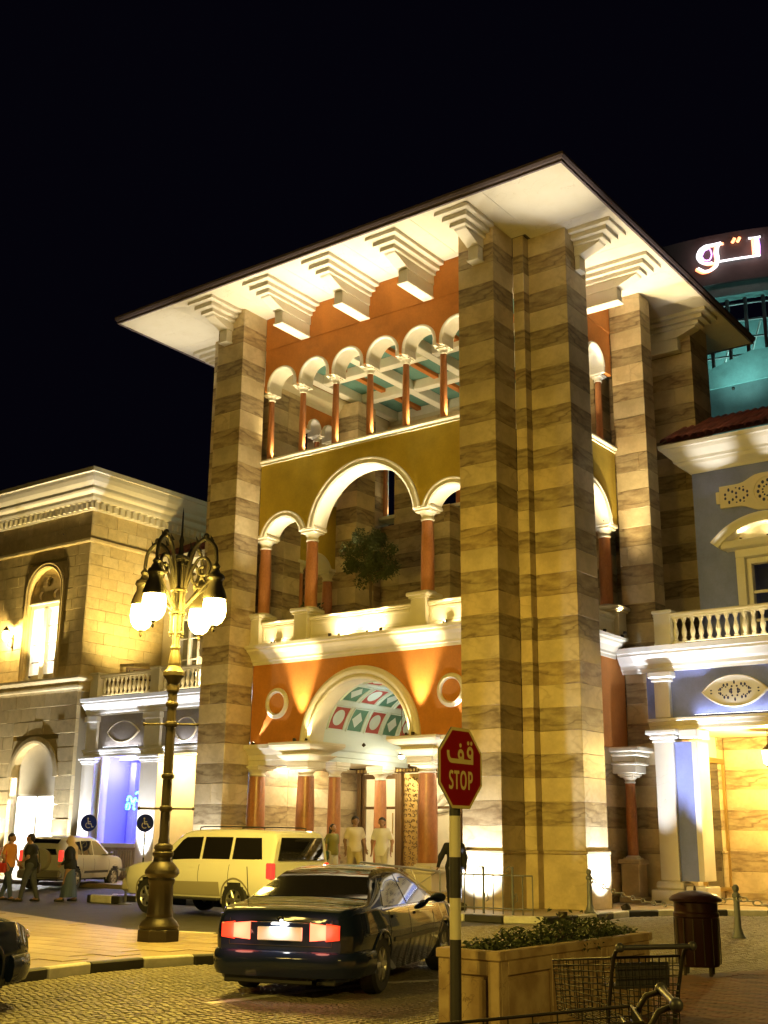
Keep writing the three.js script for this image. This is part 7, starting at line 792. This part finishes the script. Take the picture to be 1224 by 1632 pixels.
// ---------- people: each body one continuous surface from joined tapered limbs ----------
function sdfMesh(f, lo, hi, cell) { // surface nets
  const n = [0, 1, 2].map(k => Math.ceil((hi[k] - lo[k]) / cell) + 1), [nx, ny, nz] = n, D = new Float32Array(nx * ny * nz), id = (x, y, z) => (z * ny + y) * nx + x;
  for (let z = 0; z < nz; z++) for (let y = 0; y < ny; y++) for (let x = 0; x < nx; x++) D[id(x, y, z)] = f(lo[0] + x * cell, lo[1] + y * cell, lo[2] + z * cell);
  const vi = new Int32Array(nx * ny * nz).fill(-1), P = [], I = [];
  for (let z = 0; z < nz - 1; z++) for (let y = 0; y < ny - 1; y++) for (let x = 0; x < nx - 1; x++) {
    let m = 0, c = 0, sx = 0, sy = 0, sz = 0; const v = []; for (let k = 0; k < 8; k++) { const d = D[id(x + (k & 1), y + (k >> 1 & 1), z + (k >> 2))]; v.push(d); if (d < 0) m |= 1 << k; } if (m === 0 || m === 255) continue;
    for (const [a, b] of [[0, 1], [2, 3], [4, 5], [6, 7], [0, 2], [1, 3], [4, 6], [5, 7], [0, 4], [1, 5], [2, 6], [3, 7]]) { if ((v[a] < 0) === (v[b] < 0)) continue; const t = v[a] / (v[a] - v[b]); sx += (a & 1) + ((b & 1) - (a & 1)) * t; sy += (a >> 1 & 1) + ((b >> 1 & 1) - (a >> 1 & 1)) * t; sz += (a >> 2) + ((b >> 2) - (a >> 2)) * t; c++; }
    vi[id(x, y, z)] = P.length / 3; P.push(lo[0] + (x + sx / c) * cell, lo[1] + (y + sy / c) * cell, lo[2] + (z + sz / c) * cell);
  }
  const quad = (a, b, c, d, s) => { if (a < 0 || b < 0 || c < 0 || d < 0) return; s ? I.push(a, b, c, a, c, d) : I.push(a, c, b, a, d, c); };
  for (let z = 1; z < nz - 1; z++) for (let y = 1; y < ny - 1; y++) for (let x = 1; x < nx - 1; x++) { const o = D[id(x, y, z)] < 0; if (o !== D[id(x + 1, y, z)] < 0) quad(vi[id(x, y - 1, z - 1)], vi[id(x, y, z - 1)], vi[id(x, y, z)], vi[id(x, y - 1, z)], o); if (o !== D[id(x, y + 1, z)] < 0) quad(vi[id(x - 1, y, z - 1)], vi[id(x - 1, y, z)], vi[id(x, y, z)], vi[id(x, y, z - 1)], o); if (o !== D[id(x, y, z + 1)] < 0) quad(vi[id(x - 1, y - 1, z)], vi[id(x, y - 1, z)], vi[id(x, y, z)], vi[id(x - 1, y, z)], o); }
  const g = new THREE.BufferGeometry(); g.setAttribute('position', new THREE.Float32BufferAttribute(P, 3)); g.setIndex(I); g.computeVertexNormals(); return g;
}
const cap = (p, a, b, ra, rb) => { const dx = b[0] - a[0], dy = b[1] - a[1], dz = b[2] - a[2], L = dx * dx + dy * dy + dz * dz || 1e-9; let t = ((p[0] - a[0]) * dx + (p[1] - a[1]) * dy + (p[2] - a[2]) * dz) / L; t = t < 0 ? 0 : t > 1 ? 1 : t; return Math.hypot(p[0] - a[0] - dx * t, p[1] - a[1] - dy * t, p[2] - a[2] - dz * t) - (ra + (rb - ra) * t); };
const smin = (a, b, k) => { const h = Math.max(k - Math.abs(a - b), 0) / k; return Math.min(a, b) - h * h * k * 0.25; };
const joined = (bones, k = 0.05) => (x, y, z) => { let d = 1e9; for (const [a, b, ra, rb] of bones) d = smin(d, cap([x, y, z], a, b, ra, rb), k); return d; };
function bounds(b, pad) { const lo = [1e9, 1e9, 1e9], hi = [-1e9, -1e9, -1e9]; for (const [p, q, ra, rb] of b) for (const [v, r] of [[p, ra], [q, rb]]) for (let k = 0; k < 3; k++) { lo[k] = Math.min(lo[k], v[k] - r - pad); hi[k] = Math.max(hi[k], v[k] + r + pad); } return [lo, hi]; }
const fromBones = (bones, cell, k, cut) => { const [lo, hi] = bounds(bones, 0.03), f = joined(bones, k); return sdfMesh(cut ? (x, y, z) => Math.max(f(x, y, z), cut(x, y, z)) : f, lo, hi, cell); };
// pose: legs [hip->knee->ankle], arms etc, facing +z, feet at y=0, height about 1.72
function person(name, label, pos, turn, o) {
  const t = thing(name, label, 'person', pos, turn, o.group), h = o.h ?? 1, s = p => p.map(v => v * h);
  const J = { pel: [0, 0.95, 0], ch: [0, 1.28, 0.01 + (o.lean || 0)], nk: [0, 1.47, 0.0 + (o.lean || 0) * 1.4], hd: [0, 1.62, 0.025 + (o.lean || 0) * 1.6] };
  const st = o.stride ?? 0.15, side = q => ({ hip: [q * 0.09, 0.93, 0], kn: [q * 0.095, 0.5, q * st * 0.5 + 0.03], an: [q * 0.09, 0.085, q * st], to: [q * 0.11, 0.035, q * st + 0.15], sh: [q * 0.175, 1.4, (o.lean || 0) * 1.3] });
  const armPose = o.arms || { L: [[0.235, 1.12, -0.02], [0.235, 0.88, 0.06]], R: [[-0.235, 1.12, -0.02], [-0.235, 0.88, 0.06]] };
  const B = [[J.pel, J.ch, 0.135, 0.145], [[-0.05, 0.95, 0], [0.05, 0.95, 0], 0.125, 0.125], [[-0.1, 1.36, 0], [0.1, 1.36, 0], 0.09, 0.09], [J.ch, J.nk, 0.12, 0.055], [J.nk, J.hd, 0.052, 0.06]];
  const legs = [], arms = [], hands = [];
  for (const q of [1, -1]) { const S = side(q), A = armPose[q > 0 ? 'L' : 'R']; legs.push([S.hip, S.kn, 0.092, 0.058], [S.kn, S.an, 0.056, 0.038]); arms.push([S.sh, A[0], 0.055, 0.042], [A[0], A[1], 0.04, 0.027]); B.push([S.an, S.to, 0.042, 0.032]);
    // hand: palm and five fingers
    const d = V3(A[1][0] - A[0][0], A[1][1] - A[0][1], A[1][2] - A[0][2]).normalize(), side2 = V3().crossVectors(d, V3(q, 0, 0)).normalize(), nrm = V3().crossVectors(side2, d).normalize(), w = V3(...A[1]), at = (l, sd, nn) => w.clone().addScaledVector(d, l).addScaledVector(side2, sd).addScaledVector(nrm, nn).toArray(); const hb = [[at(-0.01, 0, 0), at(0.07, 0.018, 0), 0.022, 0.019], [at(0.02, -0.012, 0), at(0.075, -0.022, 0), 0.018, 0.016]]; [[0.03, 0.065], [0.01, 0.075], [-0.011, 0.07], [-0.03, 0.055]].forEach(([sd, L]) => { hb.push([at(0.08, sd, 0), at(0.08 + L * 0.5, sd * 1.1, 0.008), 0.0092, 0.0085], [at(0.08 + L * 0.5, sd * 1.1, 0.008), at(0.08 + L * 0.92, sd * 1.1, 0.026), 0.0084, 0.007]); }); hb.push([at(0.02, 0.026, 0.004), at(0.055, 0.05, 0.015), 0.0115, 0.0095], [at(0.055, 0.05, 0.015), at(0.085, 0.053, 0.026), 0.009, 0.0075]); hands.push(hb); }
  const head = [[[J.hd[0], J.hd[1] + 0.01, J.hd[2] - 0.01], [J.hd[0], J.hd[1] + 0.035, J.hd[2] - 0.015], 0.092, 0.092], [[J.hd[0], J.hd[1] - 0.055, J.hd[2] + 0.045], [J.hd[0], J.hd[1] - 0.02, J.hd[2] + 0.035], 0.048, 0.062], [[J.hd[0], J.hd[1] + 0.005, J.hd[2] + 0.085], [J.hd[0], J.hd[1] - 0.02, J.hd[2] + 0.105], 0.009, 0.015], ...[-1, 1].flatMap(q => [[[q * 0.088, J.hd[1] - 0.02, J.hd[2] - 0.01], [q * 0.095, J.hd[1] + 0.02, J.hd[2] - 0.015], 0.013, 0.016], [[q * 0.03, J.hd[1] + 0.018, J.hd[2] + 0.078], [q * 0.03, J.hd[1] + 0.018, J.hd[2] + 0.08], 0.013, 0.013]]), [[-0.02, J.hd[1] - 0.055, J.hd[2] + 0.092], [0.02, J.hd[1] - 0.055, J.hd[2] + 0.092], 0.009, 0.009]];
  const skin = std(o.skin || [0.34, 0.19, 0.12], { roughness: 0.55 }), all = [...B, ...legs, ...arms];
  const body = merge([fromBones(all, 0.017, 0.05), fromBones(head, 0.008, 0.03), ...hands.map(b => fromBones(b, 0.005, 0.008))]).scale(h, h, h); mesh('body', body, skin, t);
  const cl = (n, bones, c, k = 0.05, cut, ex = {}) => mesh(n, fromBones(bones, 0.018, k, cut).scale(h, h, h), std(c, { roughness: 0.85, ...ex }), t), gr = (b, e) => b.map(([p, q, ra, rb]) => [p, q, ra + e, rb + e]);
  const sleeves = arms.map((a, i) => i % 2 === 0 ? (o.short ? [a[0], a[0].map((v, k) => v + (a[1][k] - v) * 0.62), a[2] + 0.018, a[2] + 0.016] : [a[0], a[1], a[2] + 0.016, a[3] + 0.018]) : null).concat(o.short ? [] : arms.map((a, i) => i % 2 ? [a[0], a[1], a[2] + 0.016, a[3] + 0.012] : null)).filter(Boolean);
  const hem = o.hem ?? 0.86; cl('shirt', [...gr(B.slice(0, 3), 0.022), [J.ch, [0, 1.43, J.nk[2]], 0.135, 0.085], [[0, hem + 0.03, 0], [0, 1.0, 0], 0.155, 0.15], ...sleeves], o.shirt, 0.06, (x, y, z) => Math.max(hem - y, y - 1.475));
  if (o.skirt) { const SK = [[0, 0.14], [0.2, 0.17], [0.5, 0.22], [0.86, 0.27]]; mesh('skirt', crease(lathe(SK.map(([d, r]) => [r * (1 + 0.0), 0.98 - d]), 28), 60).scale(h, h, h * 0.85), std(o.skirt, { roughness: 0.9, side: THREE.DoubleSide }), t); { const g = t.children[t.children.length - 1].geometry, p = g.attributes.position; for (let i = 0; i < p.count; i++) { const a = Math.atan2(p.getZ(i), p.getX(i)), y = p.getY(i), k = 1 + 0.07 * (1 - y / h) * Math.sin(a * 7); p.setX(i, p.getX(i) * k); p.setZ(i, p.getZ(i) * k); } g.computeVertexNormals(); } }
  else cl('trousers', [...gr(legs.filter((_, i) => true), 0.02), [[-0.06, 0.94, 0], [0.06, 0.94, 0], 0.142, 0.142]], o.trousers, 0.04, (x, y, z) => Math.max(0.07 - y, y - 1.02));
  const shoes = [1, -1].map(q => { const S = side(q); return [[S.an[0], 0.045, S.an[2] - 0.03], [S.to[0], 0.035, S.to[2] + 0.02], 0.046, 0.036]; }); for (const sh of shoes) mesh('shoe', fromBones([sh], 0.012, 0.02, (x, y, z) => 0.004 - y).scale(h, h, h), std(o.shoe || [0.03, 0.025, 0.02], { roughness: 0.5 }), t);
  const H = J.hd; if (o.scarf) mesh('headscarf', fromBones([[[0, H[1] + 0.02, H[2] - 0.02], [0, H[1] + 0.035, H[2] - 0.02], 0.112, 0.108], [[0, H[1] - 0.08, H[2] - 0.03], [0, 1.42, -0.02], 0.09, 0.13], [[-0.09, 1.4, 0], [0.09, 1.4, 0], 0.09, 0.09], [[0, 1.4, -0.06], [0, 1.15, -0.13], 0.1, 0.06]], 0.014, 0.06, (x, y, z) => -(cap([x, y, z], [0, H[1] + 0.01, H[2] + 0.12], [0, H[1] - 0.04, H[2] + 0.12], 0.07, 0.062))).scale(h, h, h), std(o.scarf, { roughness: 0.9 }), t);
  else mesh('hair', fromBones([[[0, H[1] + 0.03, H[2] - 0.025], [0, H[1] + 0.045, H[2] - 0.02], 0.1, 0.096], ...(o.longHair ? [[[0, H[1] + 0.0, H[2] - 0.06], [0.0, 1.34, -0.1], 0.085, 0.06], [[-0.06, H[1], H[2] - 0.03], [-0.07, 1.4, -0.05], 0.045, 0.03], [[0.06, H[1], H[2] - 0.03], [0.07, 1.4, -0.05], 0.045, 0.03]] : [[[0, H[1] - 0.03, H[2] - 0.05], [0, H[1] + 0.02, H[2] - 0.04], 0.075, 0.085]])], 0.01, 0.03, (x, y, z) => o.longHair ? (z - (H[2] + 0.035)) : Math.max((H[1] + 0.03 - y) * 0.7 + (z - H[2]) * 0.7 - 0.02, -1)).scale(h, h, h), std(o.hair || [0.015, 0.012, 0.01], { roughness: 0.6 }), t);
  for (const q of [-1, 1]) mesh('eye', new THREE.SphereGeometry(0.011, 8, 6).translate(q * 0.03, H[1] + 0.018, H[2] + 0.086).scale(h, h, h), M.black, t);
  if (o.bag) { const g = grp('shoulder_bag', t); mesh('pouch', cbx(-0.06, 0.06, 0.72, 0.98, -0.16, 0.12, 0.03).translate(-0.29, 0, 0).scale(h, h, h), std(o.bag, { roughness: 0.6 }), g); mesh('strap', tube([[-0.29, 0.97, 0.1], [-0.24, 1.3, 0.06], [-0.15, 1.47, 0.0], [-0.24, 1.3, -0.1], [-0.29, 0.97, -0.14]], 0.012, 24, 6).scale(h, h, h), std(o.bag, { roughness: 0.6 }), g); }
  return t;
}
const yawTo = (dx, dz) => Math.atan2(dx, dz);
person('person', 'man in a black shirt and grey jeans walking past the silver car with a bag', [-12.26, 0, 4.02], yawTo(-0.8, 0.6), { shirt: [0.02, 0.02, 0.022], trousers: [0.06, 0.065, 0.08], short: true, stride: 0.2, lean: 0.04, arms: { L: [[0.24, 1.14, 0.04], [0.2, 1.0, 0.22]], R: [[-0.25, 1.14, -0.05], [-0.24, 0.9, 0.02]] }, bag: [0.05, 0.04, 0.03] });
person('person', 'woman with a pale headscarf, black top and long blue denim skirt beside the silver car', [-11.58, 0, 3.26], yawTo(-0.75, 0.65), { shirt: [0.015, 0.015, 0.02], skirt: [0.07, 0.1, 0.17], scarf: [0.6, 0.45, 0.32], stride: 0.16, lean: 0.02, h: 0.97, arms: { L: [[0.23, 1.15, 0.0], [0.17, 1.0, 0.2]], R: [[-0.24, 1.14, -0.03], [-0.23, 0.9, 0.06]] } });
person('person', 'person in an orange shirt and blue jeans holding a red bag before the bright shop', [-13.12, 0, 4.12], yawTo(0.8, -0.3), { shirt: [0.62, 0.25, 0.06], trousers: [0.06, 0.08, 0.14], short: true, stride: -0.2, lean: 0.02, bag: [0.5, 0.03, 0.02], arms: { L: [[0.25, 1.14, 0.02], [0.22, 0.93, 0.2]], R: [[-0.25, 1.14, -0.02], [-0.24, 0.9, 0.12]] } });
person('person', 'woman with long dark hair and an olive patterned top at the porch steps', [-6.6, 0.45, -1.78], yawTo(0.95, 0.1), { shirt: [0.22, 0.2, 0.05], trousers: [0.5, 0.48, 0.42], longHair: true, short: true, h: 0.94, stride: 0.1, bag: [0.04, 0.1, 0.08] });
person('person', 'man in a pale cream shirt and beige trousers by the entrance doors', [-5.78, 0.45, -1.75], yawTo(0.95, 0.5), { shirt: [0.66, 0.58, 0.42], trousers: [0.5, 0.42, 0.22], short: true, h: 1.06, stride: 0.26, arms: { L: [[0.25, 1.14, 0.05], [0.23, 0.92, 0.2]], R: [[-0.25, 1.13, -0.08], [-0.24, 0.88, -0.04]] }, skin: [0.25, 0.14, 0.09] });
person('person', 'man in a loose white short sleeved shirt in front of the entrance doors', [-4.82, 0.45, -1.72], yawTo(0.35, 0.95), { shirt: [0.8, 0.78, 0.76], trousers: [0.6, 0.56, 0.5], short: true, h: 1.04, stride: 0.12, hem: 0.78, arms: { L: [[0.27, 1.14, -0.02], [0.26, 0.9, 0.06]], R: [[-0.27, 1.14, -0.02], [-0.26, 0.9, 0.06]] } });
person('person', 'person in black clothes half hidden behind the stop sign pole at the pier', [-0.84, 0.14, 0.8], yawTo(0.6, 0.8), { shirt: [0.012, 0.012, 0.014], trousers: [0.012, 0.012, 0.014], h: 1.02, stride: 0.1, arms: { L: [[0.25, 1.14, -0.02], [0.25, 0.9, 0.06]], R: [[-0.3, 1.16, 0.0], [-0.37, 0.94, 0.08]] } });
// ---------- plants in the loggia ----------
{
  const t = thing('potted_tree', 'small round potted tree in the loggia behind the centre balustrade', 'tree', [-5.68, 7.2, -2.2]);
  mesh('pot', latheC([[0.16, 0], [0.2, 0.02], [0.27, 0.4], [0.3, 0.42], [0.3, 0.47], [0.26, 0.47], [0.25, 0.4], [0, 0.4]], 20), M.tile, t); mesh('trunk', merge([tube([[0, 0.4, 0], [0.02, 1.0, 0.01], [-0.02, 1.6, 0], [0.01, 2.3, 0.02]], 0.04, 20, 7), ...[0, 1, 2, 3, 4, 5, 6, 7].map(k => { const a = k * 0.8; return rod([0, 1.7 + k * 0.08, 0], [0.6 * Math.cos(a), 2.3 + (k % 3) * 0.3, 0.6 * Math.sin(a)], 0.018, 5, 0.006); })]), M.bark, t);
  const lobes = []; { const keep = seed; seed = 77; for (let i = 0; i < 60; i++) { const a = rr(0, 6.283), q = Math.sqrt(rnd()) * 0.92, y = rr(-0.62, 0.75), k = Math.sqrt(Math.max(0.1, 1 - (y / 0.9) ** 2)); lobes.push([q * k * Math.cos(a), 2.5 + y, q * k * Math.sin(a), rr(0.13, 0.26)]); } seed = keep; }
  mesh('crown', leaves(9000, () => { const l = lobes[Math.floor(rnd() * lobes.length)], a = rr(0, 6.283), c = rr(-1, 1), r = l[3] * Math.cbrt(rnd()), s = Math.sqrt(1 - c * c); return [l[0] + r * s * Math.cos(a), l[1] + r * c, l[2] + r * s * Math.sin(a)]; }, 0.085, 501), M.leaf, t);
  const p = thing('potted_plant', 'leafy potted plant with pale flowers beside the loggia column', 'plant', [-7.75, 7.2, -2.0]); mesh('pot', latheC([[0.14, 0], [0.2, 0.3], [0.22, 0.32], [0.22, 0.36], [0, 0.32]], 16), M.tile, p); mesh('foliage', leaves(700, () => { const a = rr(0, 6.283), q = Math.sqrt(rnd()) * 0.3, y = rr(0.3, 1.35); return [q * Math.cos(a), y, q * Math.sin(a)]; }, 0.12, 502), M.leaf, p); mesh('flowers', leaves(36, () => { const a = rr(0, 6.283); return [0.3 * Math.cos(a), rr(0.5, 1.3), 0.3 * Math.sin(a)]; }, 0.09, 503), M.white, p);
}
// lattice screen in the loggia behind the tree
{ const t = thing('lattice_screen', 'low bronze lattice screen behind the potted tree in the loggia', 'screen', [-5.0, 7.2, -5.6]); mesh('frame', merge([cbx(-1.6, 1.6, 1.12, 1.2, -0.03, 0.03), cbx(-1.6, 1.6, 0, 0.08, -0.03, 0.03), cbx(-1.6, -1.52, 0.081, 1.119, -0.03, 0.03), cbx(1.52, 1.6, 0.081, 1.119, -0.03, 0.03)]), M.bronze, t); const L = []; for (let i = 0; i < 16; i++) { const x = -1.5 + i * 0.19; L.push(rod([x, 0.09, 0.008], [Math.min(1.5, x + 0.6), Math.min(1.11, 0.09 + (Math.min(1.5, x + 0.6) - x) * 1.7), 0.008], 0.012, 5), rod([x, 1.11, -0.008], [Math.min(1.5, x + 0.6), Math.max(0.09, 1.11 - (Math.min(1.5, x + 0.6) - x) * 1.7), -0.008], 0.012, 5)); } mesh('lattice', merge(L), M.bronze, t); }
renderer.render(scene, camera);
